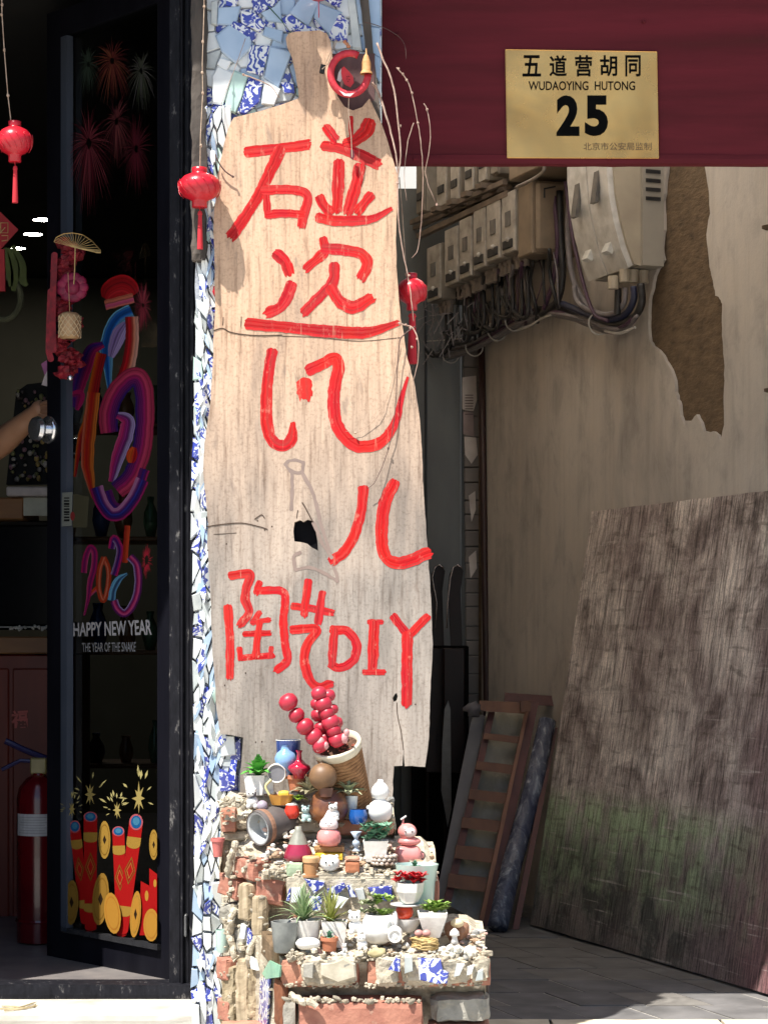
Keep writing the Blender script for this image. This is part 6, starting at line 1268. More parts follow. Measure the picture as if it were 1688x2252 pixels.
def critter(label, px, py, d, s, seed, bodym=figw, ears=True, sit=True, cat='figurine', flip=1):
    t_ = T('figurine', label, cat, P(px, py, d), 'white animal figurines' if False else None); k_ = d / F * s; p = P(px, py, d)
    m = M().ball(p + Vector((0, 0, 11)) * k_, 12 * k_, 16, 10, sc=(1, .9, .95)); m.ball(p + Vector((-7 * k_, -8 * k_, 3 * k_)), 5 * k_, 10, 6); m.ball(p + Vector((7 * k_, -8 * k_, 3 * k_)), 5 * k_, 10, 6); t_.part('body', m, bodym, smooth=True)
    hc = p + Vector((-2 * flip, -4, 27)) * k_; m = M().ball(hc, 9.5 * k_, 16, 10, sc=(1.08, 1, .92))
    if ears: m.ball(hc + Vector((-7, 0, 8)) * k_, 3.4 * k_, 10, 6); m.ball(hc + Vector((7, 0, 8)) * k_, 3.4 * k_, 10, 6)
    hd_ = t_.part('head', m, bodym, smooth=True)
    for sg in (-1, 1): t_.part('eye', M().ball(hc + Vector((sg * 3.6, -8.6, 1)) * k_, 1.5 * k_, 8, 5), eye, hd_)
    return t_
critter('sitting white bear figurine with grey spots beside the egg planter', 782, 2052, 4.55, 1.35, 1, mat('spotted_white', (.78, .77, .74), (.2, .22, .26), 45, rough=.3, lo=.3, hi=.36))
critter('small white lamb figurine lying at the foot of the egg planter', 797, 2088, 4.51, .95, 2)
critter('white figurine curled up at the edge before the white square pot', 758, 2093, 4.51, .5, 7)
t_, p, s_ = pot('white egg shaped planter with a notch and two succulents on the bottom step', 3, 832, 2076, 76, 66, WHITEG, [(.001, 0), (.2, 0), (.4, .14), (.5, .45), (.47, .8), (.38, 1), (.34, .98), (.4, .7), (.001, .68)], 28, d=4.55)
t_.part('opening', M().ball(p + Vector((20 * s_, -22 * s_, 40 * s_)), 10 * s_, 16, 10, sc=(.95, .9, 1.7)), mat('grey_shade_glaze', (.4, .41, .38), rough=.4), smooth=True)
t_.part('ear', M().ball(p + Vector((36 * s_, -6 * s_, 50 * s_)), 12 * s_, 12, 8, sc=(.6, .6, 2)), WHITEG, smooth=True)
t_.part('succulent_leaves', clump(p + Vector((10 * s_, 0, 60 * s_)), 32 * s_, 44 * s_, 14, 15 * s_, 1), G4); t_.part('succulent_leaves', clump(p + Vector((-22 * s_, 0, 60 * s_)), 30 * s_, 56 * s_, 14, 12 * s_, 2), leafm('leaf_grey_green', (.3, .33, .2), (.18, .22, .1)))
t_ = T('figurine', 'small white toy car figurine with a round wheel on the bottom step', 'figurine', P(870, 2076, 4.51)); c_ = P(868, 2058, 4.51); k_ = 4.51 / F
t_.part('body', M().ball(c_ + Vector((0, .012, 4 * k_)), 17 * k_, 16, 10, sc=(1, .7, 1)), WHITEG, smooth=True); t_.part('wheel', M().lathe([(.001, .004), (5 * k_, .004), (6 * k_, .001), (11 * k_, .001), (12 * k_, .005), (15 * k_, .005), (16 * k_, 0), (16 * k_, -.008)], c_, 20, eul(math.radians(90), 0, 0)), WHITEG, smooth=40)
t_, p, s_ = put('lidded_pot', 'small orange red pot between the white saucer and white bowl', 'pot', 3, 889, 2018, None, d=4.60); p = P(889, 2020, 4.60); s_ = 4.6 / F
t_.part('body', M().lathe([(.001, 0), (12 * s_, 0), (18 * s_, 6 * s_), (20 * s_, 15 * s_), (17 * s_, 25 * s_), (14 * s_, 26 * s_), (.001, 27 * s_)], p, 22), solid('orange_red_glaze', (.66, .06, .02), .25), smooth=True)
t_, p, s_ = pot('shallow white oval bowl under the orange red pot', 3, 895, 2050, 58, 30, WHITEG, BOWL, soil=False, d=4.58, name='bowl', cat='bowl')
t_, p, s_ = pot('white tapered square pot with lime succulents, right end of the bottom step', 3, 950, 2060, 70, 56, CONCP, [(.001, 0), (.25, 0), (.47, .8), (.5, 1), (.45, 1), (.4, .84), (.001, .84)], 4, d=4.56)
t_.part('succulent_leaves', clump(p + Vector((0, 0, 52 * s_)), 52 * s_, 16 * s_, 20, 17 * s_, 3), G4)
t_ = T('brown_rock', 'rough brown rock with a cream ceramic mushroom in it at the right end', 'rock', P(1005, 2066, 4.6)); t_.part('rock', M().lump(P(1003, 2046, 4.6), (.048, .045, .048), 5, .16, 8), mat('brown_rock', (.33, .17, .1), (.2, .1, .06), 40, rough=.8, bmp=.7)); t_.part('cream_cap', M().ball(P(1005, 2030, 4.575), .013, 14, 8, sc=(1.1, 1, .75)), solid('cream_glaze', (.72, .6, .38), .3), smooth=True)
t_ = T('mushroom', 'small white ceramic mushroom in front of the brown rock', 'figurine', P(999, 2072, 4.53)); p = P(999, 2076, 4.53); t_.part('stem', M().lathe([(.001, 0), (.009, 0), (.006, .01), (.005, .018)], p, 14), WHITEG, smooth=True); t_.part('cap', M().lathe([(.005, .016), (.011, .018), (.009, .026), (.003, .032), (.001, .033)], p, 14), WHITEG, smooth=True)
t_ = T('nest', 'little woven straw nest with two pink birds on the bottom step', 'nest', P(933, 2090, 4.51)); p = P(933, 2084, 4.52); m = M()
for i in range(22):
    a0 = R.uniform(0, 6); rr_ = .025 + R.uniform(-.004, .004); z_ = R.uniform(0, .02); m.tube([p + Vector((rr_ * math.cos(a0 + f), rr_ * .8 * math.sin(a0 + f), z_ + .003 * math.sin(3 * f))) for f in [k / 3 for k in range(12)]], .0022, 5)
t_.part('straw', m, mat('straw', (.55, .4, .18), (.4, .27, .1), 60, rough=.8), smooth=True)
for dx in (-.006, .006): t_.part('bird', M().ball(p + Vector((dx * 1.3 - .004, -.002, .030)), .0085, 12, 8, sc=(1.1, .8, .9)), solid('dusty_pink', (.5, .25, .22)), smooth=True)
m = M()
for i in range(26): m.lump(P(975 + R.uniform(-5, 68), 2094 + R.uniform(-10, 9), 4.50 + R.uniform(-.01, .02)), (R.uniform(.008, .018),) * 3, 1, .3, i)
solo('coral_stone', m, mat('white_coral', (.74, .71, .62), (.6, .56, .46), 30, rough=.9, bmp=.6), 'crumbly white coral stone at the right end of the bottom step', 'stone')
solo('yellow_rock', M().lump(P(828, 2096, 4.5), (.04, .03, .022), 4, .15, 5), mat('yellow_rock', (.5, .44, .24), (.36, .3, .16), 30, rough=.9), 'oval yellowish rock lying on the edge of the bottom step', 'stone', smooth=True)
# --- middle tier
t_, p, s_ = pot('tall mint green ceramic cup at the right end of the middle step', 2, 916, 1984, 96, 84, GLZ[2], [(.001, 0), (.36, 0), (.4, .06), (.42, .5), (.46, .8), (.5, 1), (.47, 1), (.42, .8), (.001, .78)], 30, d=4.64, soil=True, name='cup_planter', cat='cup'); t_.part('sprout_leaves', rosette(p + Vector((-.004, 0, 74 * s_)), 16 * s_, 20 * s_, 12, 8 * s_, 5), G2)
t_, p, s_ = pot('white faceted pot full of red flowers before the mint cup', 3, 901, 1987, 62, 46, CONCP, BOWL, 6, d=4.585); t_.part('flowers', clump(p + Vector((0, 0, 44 * s_)), 64 * s_, 18 * s_, 24, 14 * s_, 6), RF)
solo('saucer', M().lathe([(.001, .002), (.02, .003), (.034, .006), (.034, .003), (.02, 0), (.001, 0)], P(893, 1993, 4.6), 24), WHITEG, 'thin white saucer under the pot of red flowers', 'saucer', smooth=True)
t_ = T('cork_stool', 'round cork stump figure on the middle step left of the cat face ball', 'ornament', P(684, 1928, 4.69)); p = P(684, 1926, 4.69); s_ = 4.69 / F; ck = mat('cork_wood', (.4, .2, .08), (.26, .12, .05), 30, (1, 1, .2), rough=.7); cp_ = mat('cork_top', (.6, .36, .18), (.46, .26, .12), 40, rough=.75)
t_.part('trunk', M().lathe([(.001, 0), (16 * s_, 0), (17 * s_, 30 * s_), (.001, 30 * s_)], p, 20), ck, smooth=40); t_.part('cap', M().lathe([(.001, 30 * s_), (19 * s_, 30 * s_), (19.5 * s_, 40 * s_), (17 * s_, 43 * s_), (.001, 43 * s_)], p, 20), cp_, smooth=40); t_.part('base_disc', M().lathe([(.001, -.002), (21 * s_, -.002), (21 * s_, 2 * s_), (.001, 2 * s_)], p, 20), ck)
t_ = T('cork_box', 'square reddish cork block on the middle step right of the cat face ball', 'ornament', P(775, 1922, 4.69)); p = P(775, 1920, 4.69); t_.part('block', M().rough(p + Vector((0, 0, 14 * s_)), (32 * s_, 30 * s_, 26 * s_), 4, 4, 4, .0008, 60, rnd=.002), mat('red_cork', (.45, .17, .08), (.32, .11, .05), 30, rough=.8)); t_.part('lid', M().rough(p + Vector((0, 0, 32 * s_)), (33 * s_, 32 * s_, 10 * s_), 4, 4, 2, .0008, 60, rnd=.002), mat('pink_cork', (.55, .3, .2), (.42, .2, .13), 30, rough=.8))
t_ = T('cat_ball', 'round white cat face ball between the two cork pieces', 'figurine', P(725, 1918, 4.69)); c_ = P(725, 1898, 4.69); m = M().ball(c_, 22 * s_, 20, 12, sc=(1.05, .9, .85)); m.ball(c_ + Vector((-15, 0, 14)) * s_, 5 * s_, 8, 6); m.ball(c_ + Vector((15, 0, 14)) * s_, 5 * s_, 8, 6); t_.part('ball', m, WHITEG, smooth=True)
for dx in (-8, 7): t_.part('eye', M().ball(c_ + Vector((dx * s_, -19 * s_, 3 * s_)), 2.2 * s_, 8, 5), eye)
t_.part('nose', M().ball(c_ + Vector((-1 * s_, -20 * s_, -2 * s_)), 1.6 * s_, 8, 5), solid('pink_nose', (.5, .2, .15)))
t_ = T('shell_basket', 'small basket ornament woven of brown and white shells on the middle step', 'basket', P(845, 1905, 4.71)); p = P(845, 1904, 4.71); m = M()
for j in range(3):
    for k in range(14): a = k * 2 * math.pi / 14 + j * .2; m.ball(p + Vector((24 * s_ * math.cos(a), 20 * s_ * math.sin(a), (6 + j * 8) * s_)), 5.4 * s_, 8, 5, sc=(1.1, 1.1, .8))
t_.part('shells', m, mat('shell_mix', (.6, .52, .45), (.3, .2, .15), 60, rough=.5)); t_.part('dark_filling', M().lathe([(.001, 24 * s_), (18 * s_, 22 * s_)], p, 14), SOIL)
solo('green_block', M().rough(P(648, 1912, 4.70), (.036, .035, .028), 4, 4, 3, .0006, 40, rnd=.002), solid('matt_green', (.34, .42, .28), .8, .3), 'pale green block under the grey and red cone', 'block')
t_ = T('cone_vase', 'cone shaped vase with grey top and glossy dark red foot', 'vase', P(656, 1896, 4.74)); p = P(656, 1896, 4.74); s2_ = 4.74 / F
t_.part('red_foot', M().lathe(L_([(.001, 0), (24, 0), (33, 10), (31, 20), (26, 32), (22, 40)], s2_, s2_), p, 28), solid('dark_red_glaze', (.28, .02, .05), .12, 0, .5), smooth=True); t_.part('grey_top', M().lathe(L_([(22, 40), (14, 60), (8, 70), (7, 78), (5, 79), (.001, 78)], s2_, s2_), p, 28), mat('grey_ash_glaze', (.27, .27, .22), (.18, .18, .15), 40, rough=.4), smooth=True)
t_ = T('gourd_figurine', 'pink smiling gourd figurine with a white head on a wood slice', 'figurine', P(723, 1860, 4.735)); p = P(723, 1860, 4.735); s2_ = 4.75 / F; pink = mat('pink_glaze', (.66, .26, .24), (.6, .2, .19), 12, rough=.25, bmp=.03, coat=.3)
t_.part('body', M().lathe(L_([(.001, 0), (18, 0), (25, 8), (27, 19), (24, 30), (17, 36)], s2_, s2_), p, 26), pink, smooth=True); t_.part('head', M().lathe(L_([(15, 36), (20, 40), (21, 47), (18, 55), (11, 63), (6, 72), (2.5, 78), (.001, 79)], s2_, s2_), p, 26), mat('pinkish_white_glaze', (.76, .66, .64), (.7, .56, .54), 12, rough=.25, bmp=.03, coat=.3), smooth=True)
for dx in (-7, 5): t_.part('eye', M().tube([p + Vector(((dx + q) * s2_, -19.5 * s2_, (51 + abs(q) * .8) * s2_)) for q in (-2, 0, 2)], .6 * s2_, 5), eye)
t_.part('smile', M().tube([p + Vector((q * s2_, -20.3 * s2_, (45 + abs(q) * .7) * s2_)) for q in (-3.5, -1.5, 0, 1.5, 3.5)], .7 * s2_, 5), eye)
solo('wood_slice', M().rough(P(724, 1866, 4.75), (.066, .04, .013), 8, 6, 2, .001, 40, rnd=.002), mat('bark_slice', (.42, .24, .1), (.28, .15, .06), 50, rough=.8), 'thin wood slice under the smiling pink gourd', 'wood slice'); solo('yellow_block', M().rough(P(723, 1882, 4.745), (.062, .04, .016), 6, 4, 2, .0005, 40, rnd=.002), solid('yellow_paint', (.72, .48, .04), .6), 'bright yellow block under the wood slice', 'block')
t_ = T('goblet', 'tiny pale blue stemmed goblet ornament on the middle step', 'goblet', P(783, 1872, 4.76)); t_.part('goblet', M().lathe(L_([(.001, 0), (9, 0), (9, 2), (4, 6), (5, 10), (9, 16), (8, 22), (4, 25), (5, 30), (13, 43), (12, 43), (.001, 34)], s2_, s2_), P(783, 1872, 4.76), 20), solid('pale_blue_glaze', (.45, .54, .66), .2), smooth=True)
t_, p, s_ = pot('white square pot with blue green succulents on the middle step', 2, 826, 1894, 60, 46, CONCP, seg=4, d=4.73); t_.part('succulent_leaves', clump(p + Vector((.002, 0, 44 * s_)), 52 * s_, 32 * s_, 26, 15 * s_, 9), G2)
t_ = T('piggy_figurine', 'pink pig faced figurine with a folded collar at the right end', 'figurine', P(896, 1898, 4.76)); p = P(897, 1900, 4.76); t_.part('box_body', M().rough(p + Vector((0, 0, 20 * s2_)), (58 * s2_, 45 * s2_, 40 * s2_), 6, 5, 4, .0008, 40, rnd=.006), pink, smooth=True); t_.part('collar', M().ball(p + Vector((2 * s2_, 0, 50 * s2_)), 26 * s2_, 20, 10, sc=(1, .8, .42)), pink, smooth=True)
t_.part('head', M().ball(p + Vector((-2 * s2_, -3 * s2_, 72 * s2_)), 20 * s2_, 20, 12, sc=(1.05, .9, .9)), pink, smooth=True); t_.part('face', M().ball(p + Vector((2 * s2_, -12 * s2_, 71 * s2_)), 14 * s2_, 18, 10, sc=(1.1, .8, .85)), mat('pale_pink_glaze', (.75, .58, .56), rough=.25), smooth=True)
for dx in (-6, 9): t_.part('eye', M().ball(p + Vector((dx * s2_, -23 * s2_, 73 * s2_)), 1.9 * s2_, 8, 5), eye)
t_.part('horn', M().tube([p + Vector((-12 * s2_, 0, 86 * s2_)), p + Vector((-10 * s2_, 0, 100 * s2_))], [.003, .0012], 8), pink); t_.part('stick', M().tube([p + Vector((-16 * s2_, -4 * s2_, 98 * s2_)), p + Vector((-4 * s2_, -4 * s2_, 106 * s2_))], .0022, 6), WHITEG); t_.part('arm', M().ball(p + Vector((28 * s2_, 0, 18 * s2_)), 8 * s2_, 10, 6), pink, smooth=True)
# --- top tier
t_ = T('straw_pot', 'straw rope wrapped pot with white rim leaning back and holding red fruit skewers', 'pot', P(790, 1786, 4.86)); a_, b_ = P(782, 1786, 4.885), P(739, 1634, 4.80); ax = (b_ - a_); Lh = ax.length; rq = ax.to_track_quat('Z', 'Y').to_matrix(); rr2 = 4.85 / F * 46
t_.part('liner', M().lathe([(.001, 0), (rr2 * .75, 0), (rr2 * 1.02, Lh * .9)], a_, 28, rq), mat('straw_dark', (.2, .1, .045), (.12, .06, .03), 60, rough=.9), smooth=True); straw = mat('straw_rope', (.38, .2, .09), (.24, .12, .05), 90, rough=.9, bmp=.8)
m = M()
for k in range(19):
    f = k / 19; rk_ = rr2 * (.78 + .26 * f) ; m.tube([a_ + rq @ Vector((rk_ * math.cos(h), rk_ * math.sin(h), Lh * (.02 + .88 * f) + .0012 * math.sin(7 * h + k))) for h in [i * math.pi / 14 for i in range(29)]], .0048, 6, cap=False)
t_.part('straw_rope', m, straw, smooth=True); t_.part('rim', M().lathe([(rr2 * 1.02, Lh * .86), (rr2 * 1.16, Lh * .9), (rr2 * 1.2, Lh * .97), (rr2 * 1.17, Lh), (rr2 * 1.02, Lh * .99), (rr2 * .98, Lh * .9)], a_, 32, rq), solid('cream_rim', (.66, .6, .46), .35, .1), smooth=True); t_.part('soil', M().lathe([(.001, Lh * .93), (rr2 * 1.0, Lh * .93)], a_, 24, rq), SOIL)
m = M()
for i in range(40): a = R.uniform(0, 6.28); q = math.sqrt(R.random()) * rr2 * .9; m.lump(a_ + rq @ Vector((q * math.cos(a), q * math.sin(a), Lh * .945)), (.006,) * 3, 1, .3, i)
t_.part('soil_crumbs', m, mat('red_crumbs', (.3, .08, .05), (.16, .06, .04), 100, rough=.9), stuff=True)
haw = mat('red_fruit_bead', (.44, .025, .05), (.34, .015, .032), 26, rough=.4, bmp=.03); st_m = solid('skewer_wood', (.4, .28, .15), .8)
def skewer(label, pts, dd, rpx):
    t_ = T('fruit_skewer', label, 'skewer', P(pts[-1][0], pts[-1][1], dd), 'red fruit skewers in the straw pot'); t_.part('stick', M().tube([P(*pts[0], dd), P(*pts[-1], dd)], .0018, 5), st_m)
    for i, (x, y) in enumerate(pts):
        q, q2 = P(*pts[max(0, i - 1)], dd), P(*pts[min(len(pts) - 1, i + 1)], dd); rt3 = (q - q2).to_track_quat('Z', 'Y').to_matrix(); r_ = rpx * (.98 + .10 * math.sin(i * 2.7 + rpx)) * dd / F; rt3 = rt3 @ eul(.16 * math.sin(i * 3.1), .16 * math.cos(i * 2.3), 0)
        t_.part('fruit_bead', M().lathe([(.001, -.86 * r_), (.6 * r_, -.76 * r_), (.95 * r_, -.35 * r_), (r_, .05 * r_), (.88 * r_, .5 * r_), (.5 * r_, .8 * r_), (.12 * r_, .84 * r_), (.001, .74 * r_)], P(x, y, dd + (i % 2) * .002), 20, rt3), haw, smooth=True)
skewer('red fruit skewer leaning far left out of the straw pot', [(634, 1544), (652, 1573), (671, 1598), (690, 1620), (704, 1640)], 4.765, 20); skewer('tall upright red fruit skewer with the round tip, middle of the straw pot', [(701, 1525), (711, 1549), (719, 1569), (727, 1588), (734, 1607), (741, 1627)], 4.765, 18.5)
skewer('short red fruit skewer hidden behind the tall one', [(697, 1548), (701, 1572), (706, 1600), (714, 1624)], 4.80, 17); skewer('red fruit skewer in the shade behind, right of the tall one', [(722, 1530), (731, 1560), (738, 1590), (744, 1618)], 4.81, 15)
m = M()
for x, y, r_ in ((706, 1632, 8), (716, 1640, 7), (757, 1624, 9), (762, 1612, 7), (700, 1646, 6)): m.lump(P(x, y, 4.755), (r_ * 2 * .001, .012, r_ * 2.4 * .001), 2, .2, x)
solo('pink_pebbles', m, solid('pink_pebble', (.62, .3, .3), .4), 'small pink stones at the foot of the red fruit skewers', 'stones', smooth=True)
t_, p, s_ = pot('dark blue tall mug with a white rim behind the pale blue vase', 1, 634, 1668, 56, 40, solid('dark_blue_glaze', (.03, .06, .22), .15, 0, .4), [(.001, 0), (.42, 0), (.47, .1), (.5, .9), (.5, 1), (.46, 1), (.44, .8), (.001, .7)], soil=False, d=4.86, name='mug', cat='mug'); t_.part('rim', M().lathe([(.025, .0398), (.0288, .0405), (.0288, .042), (.025, .042)], p, 26), GLZ[0]); t_.part('foot', M().box(p - Vector((0, 0, .022)), (.036, .036, .044)), MORTAR)
def vase(label, px, py, d, prof, mt, name='vase', cat='vase', seg=24): s_ = d / F; t_ = T(name, label, cat, P(px, py, d)); t_.part('body', M().lathe(L_(prof, s_, s_), P(px, py, d), seg), mt, smooth=True); return t_, P(px, py, d), s_
vase('round pale blue glazed vase next to the little red vase', 628, 1690, 4.84, [(.001, -16), (16, -16), (14, 0), (22, 10), (25, 22), (20, 34), (11, 41), (9, 50), (11, 52)], solid('sky_blue_glaze', (.2, .36, .62), .12, .03, .5))
vase('little dark red vase with narrow neck beside the straw pot', 658, 1704, 4.82, [(.001, -8), (13, -8), (14, 0), (26, 13), (24, 20), (12, 27), (6, 34), (5, 48), (8, 54), (6, 54)], solid('deep_red_glaze', (.4, .012, .04), .12, .02, .5))
t_, p, s_ = pot('white square planter with a bright green succulent, left of the top step', 1, 560, 1748, 50, 44, WHITEG, seg=4, d=4.85); t_.part('rosette_leaves', rosette(p + Vector((.008, 0, 42 * s_)), 44 * s_, 44 * s_, 44, 20 * s_, 8), leafm('leaf_bright_green', (.12, .4, .06), (.06, .24, .04)))
solo('white_tile', M().rough(P(586, 1726, 4.845), (.034, .01, .04), 3, 2, 3, .0006, 40, rnd=.002), GLZ[0], 'white ceramic tile beside the white succulent planter', 'tile')
t_ = T('tipped_mug', 'white mug lying on its side with a grey opening on the top step', 'mug', P(608, 1724, 4.83)); c_ = P(609, 1706, 4.83); s_ = 4.83 / F; rt4 = Vector((-.1, -.95, -.1)).to_track_quat('Z', 'Y').to_matrix(); t_.part('body', M().lathe(L_([(.001, -24), (12, -24), (21, -12), (22, 4), (20, 8), (18.5, 6), (19, -8), (.001, -12)], s_, s_), c_ + Vector((0, 0, 6 * s_)), 26, rt4), WHITEG, smooth=40); t_.part('grey_inside', M().lathe(L_([(.001, 5), (18.6, 5.5)], s_, s_), c_ + Vector((0, 0, 6 * s_)), 24, rt4), solid('grey_slate', (.2, .2, .22), .7))
t_, p, s_ = pot('orange terracotta pot lying behind the dried plant', 1, 655, 1738, 52, 34, TERRA, POTR, d=4.84)
vase('large brown wooden gourd doll with a dark round cap', 723, 1808, 4.795, [(.001, 0), (24, 0), (36, 8), (43, 24), (42, 42), (34, 60), (22, 72)], mat('amber_glaze', (.3, .12, .04), (.1, .035, .02), 12, rough=.4, bmp=.1, lo=.45, hi=.6), 'wooden_doll', 'figurine', 30); tw_ = T('round_cap', 'dark brown round wooden cap on top of the gourd doll', 'cap', P(710, 1742, 4.765)); tw_.part('cap', M().ball(P(710, 1708, 4.765), 31 * 4.77 / F, 26, 16, sc=(1, .9, .97)), mat('dark_walnut', (.2, .11, .05), (.1, .05, .025), 18, rough=.5, bmp=.2), smooth=True); tw_.part('knob', M().lathe(L_([(7, 0), (3, 4), (.001, 8)], .001, .001), P(708, 1680, 4.765), 12), mat('dark_walnut', (.2, .11, .05)), smooth=True)
tw_.part('neck', M().lathe(L_([(14, 0), (18, 20)], .001, .001), P(716, 1752, 4.765), 16), mat('amber_glaze', (.3, .12, .04)), smooth=True)
for x, y, lab, sd in ((680, 1746, 'grey green dried rosette plant left of the round cap', 1), (766, 1748, 'grey green dried rosette plant right of the round cap', 2)):
    t_, p, s_ = put('dried_plant', lab, 'plant', 1, x, y, None, d=4.80); t_.part('leaves', rosette(P(x, y, 4.80), 46 * s_, 38 * s_, 50, 11 * s_, sd, True, 3), GD if sd == 1 else leafm('leaf_silver', (.4, .42, .28), (.22, .25, .14)))
t_, p, s_ = pot('small white cup under the right dried plant', 1, 772, 1790, 30, 40, GLZ[0], soil=False, d=4.82, name='cup', cat='cup')
wg = T('white_gourd', 'smooth white double gourd ornament at the right end of the top step', 'gourd', P(836, 1806, 4.80)); p = P(836, 1806, 4.80); s_ = 4.8 / F
wg.part('gourd', M().lathe(L_([(.001, 0), (14, 0), (22, 6), (27, 18), (27, 30), (22, 40), (13, 46), (11, 49), (17, 54), (20, 64), (18, 74), (12, 82), (7, 86), (6, 91), (3, 92), (.001, 92)], s_, s_), p, 30), mat('matt_white', (.8, .79, .77), (.74, .73, .7), 10, rough=.4, bmp=.02), smooth=True); wg.part('handle', M().ball(p + Vector((-25 * s_, -6 * s_, 30 * s_)), 6 * s_, 10, 6), _mc['matt_white'], smooth=True)
t_, p, s_ = pot('small cobalt blue glazed pot left of the white gourd', 1, 787, 1812, 42, 32, solid('cobalt_glaze', (.012, .09, .34), .12, .03, .5), [(.001, 0), (.35, 0), (.48, .3), (.5, .6), (.42, 1), (.36, 1), (.34, .8), (.001, .8)], soil=False, d=4.79)
t_, p, s_ = pot('small bright red round pot with a white stone on it', 1, 642, 1800, 34, 28, solid('bright_red_glaze', (.62, .04, .02), .3), [(.001, 0), (.3, 0), (.48, .3), (.5, .6), (.4, 1), (.001, 1)], soil=False, d=4.80); t_.part('white_stone', M().lump(p + Vector((.001, 0, 30 * s_)), (.028, .02, .008), 2, .2, 4), PEBBLE[1], smooth=True)
critter('pale blue glazed little animal figurine beside the red pot', 674, 1806, 4.79, .95, 3, solid('pale_aqua_glaze', (.42, .58, .56), .2, .02, .4)); critter('black and white cow figurine in front of the wooden doll', 734, 1802, 4.745, 1.0, 4, mat('cow_glaze', (.76, .74, .7), (.03, .03, .03), 60, rough=.3, lo=.4, hi=.44)); critter('grey spotted cat figurine at the left edge of the top step', 555, 1776, 4.80, 1.15, 5, mat('grey_spot_glaze', (.62, .6, .57), (.08, .08, .1), 60, rough=.4, lo=.36, hi=.4)); critter('small white duck figurine on the shell heap', 698, 1866, 4.76, .5, 6)
solo('grey_ball', M().ball(P(577, 1772, 4.79), .012, 16, 10), solid('mauve_grey', (.36, .31, .37), .5), 'little mauve grey ball beside the spotted cat', 'ball', smooth=True)
t_ = T('yellow_basket', 'small yellow and amber boat shaped basket with a yellow block in it', 'basket', P(618, 1768, 4.81)); p = P(618, 1770, 4.81); t_.part('basket', M().lathe(L_([(.001, 0), (20, 0), (28, 22), (25, 22), (18, 4), (.001, 4)], s_, s_), p, 8, sx=1, sy=.7), mat('amber_straw', (.55, .26, .04), (.4, .18, .03), 50, rough=.6)); t_.part('yellow_block', M().rough(p + Vector((6 * s_, 0, 24 * s_)), (24 * s_, 16 * s_, 14 * s_), 3, 3, 3, .0006, 50, rnd=.002), solid('yellow_glaze', (.75, .5, .06), .4)); t_.part('handle', M().tube(smoothline([p + Vector((-24 * s_, 0, 18 * s_)), p + Vector((-34 * s_, 0, 40 * s_)), p + Vector((-22 * s_, 0, 56 * s_))], 5), .0028, 6), solid('pale_yellow_glaze', (.68, .62, .3), .4), smooth=True)
solo('green_leaf_ornament', rosette(P(656, 1760, 4.80), 24 * s_, 12 * s_, 9, 16 * s_, 4), leafm('leaf_glossy_green', (.22, .34, .04), (.12, .2, .02), .3), 'glossy yellow green ceramic leaves right of the yellow basket', 'leaves')
# dark clay pipe lying on its side
jar = T('clay_pipe_jar', 'dark grey clay jar lying on its side with its pale mouth to the left', 'jar', P(600, 1855, 4.80)); c_ = P(566, 1822, 4.775); axd = (P(640, 1800, 4.84) - c_); rq = axd.to_track_quat('Z', 'Y').to_matrix(); Lj = axd.length; rj = .0385
jar.part('body', M().lathe([(rj * .82, .004), (rj, 0), (rj * 1.03, .012), (rj * 1.0, .016), (rj * .98, Lj * .6), (rj * .7, Lj), (.001, Lj)], c_, 28, rq), mat('dark_clay', (.12, .105, .1), (.08, .07, .068), 20, rough=.6, bmp=.2), smooth=40)
jar.part('inner_wall', M().lathe([(rj * .98, .001), (rj * .80, .003), (rj * .76, .03), (.001, .05)], c_, 28, rq), mat('pale_grey_glaze', (.5, .52, .52), (.3, .33, .34), 20, rough=.35)); jar.part('rusty_rim', M().lathe([(rj * 1.03, .010), (rj * 1.06, .014), (rj * 1.03, .022)], c_, 28, rq), mat('rust_brown', (.3, .16, .1), rough=.9))

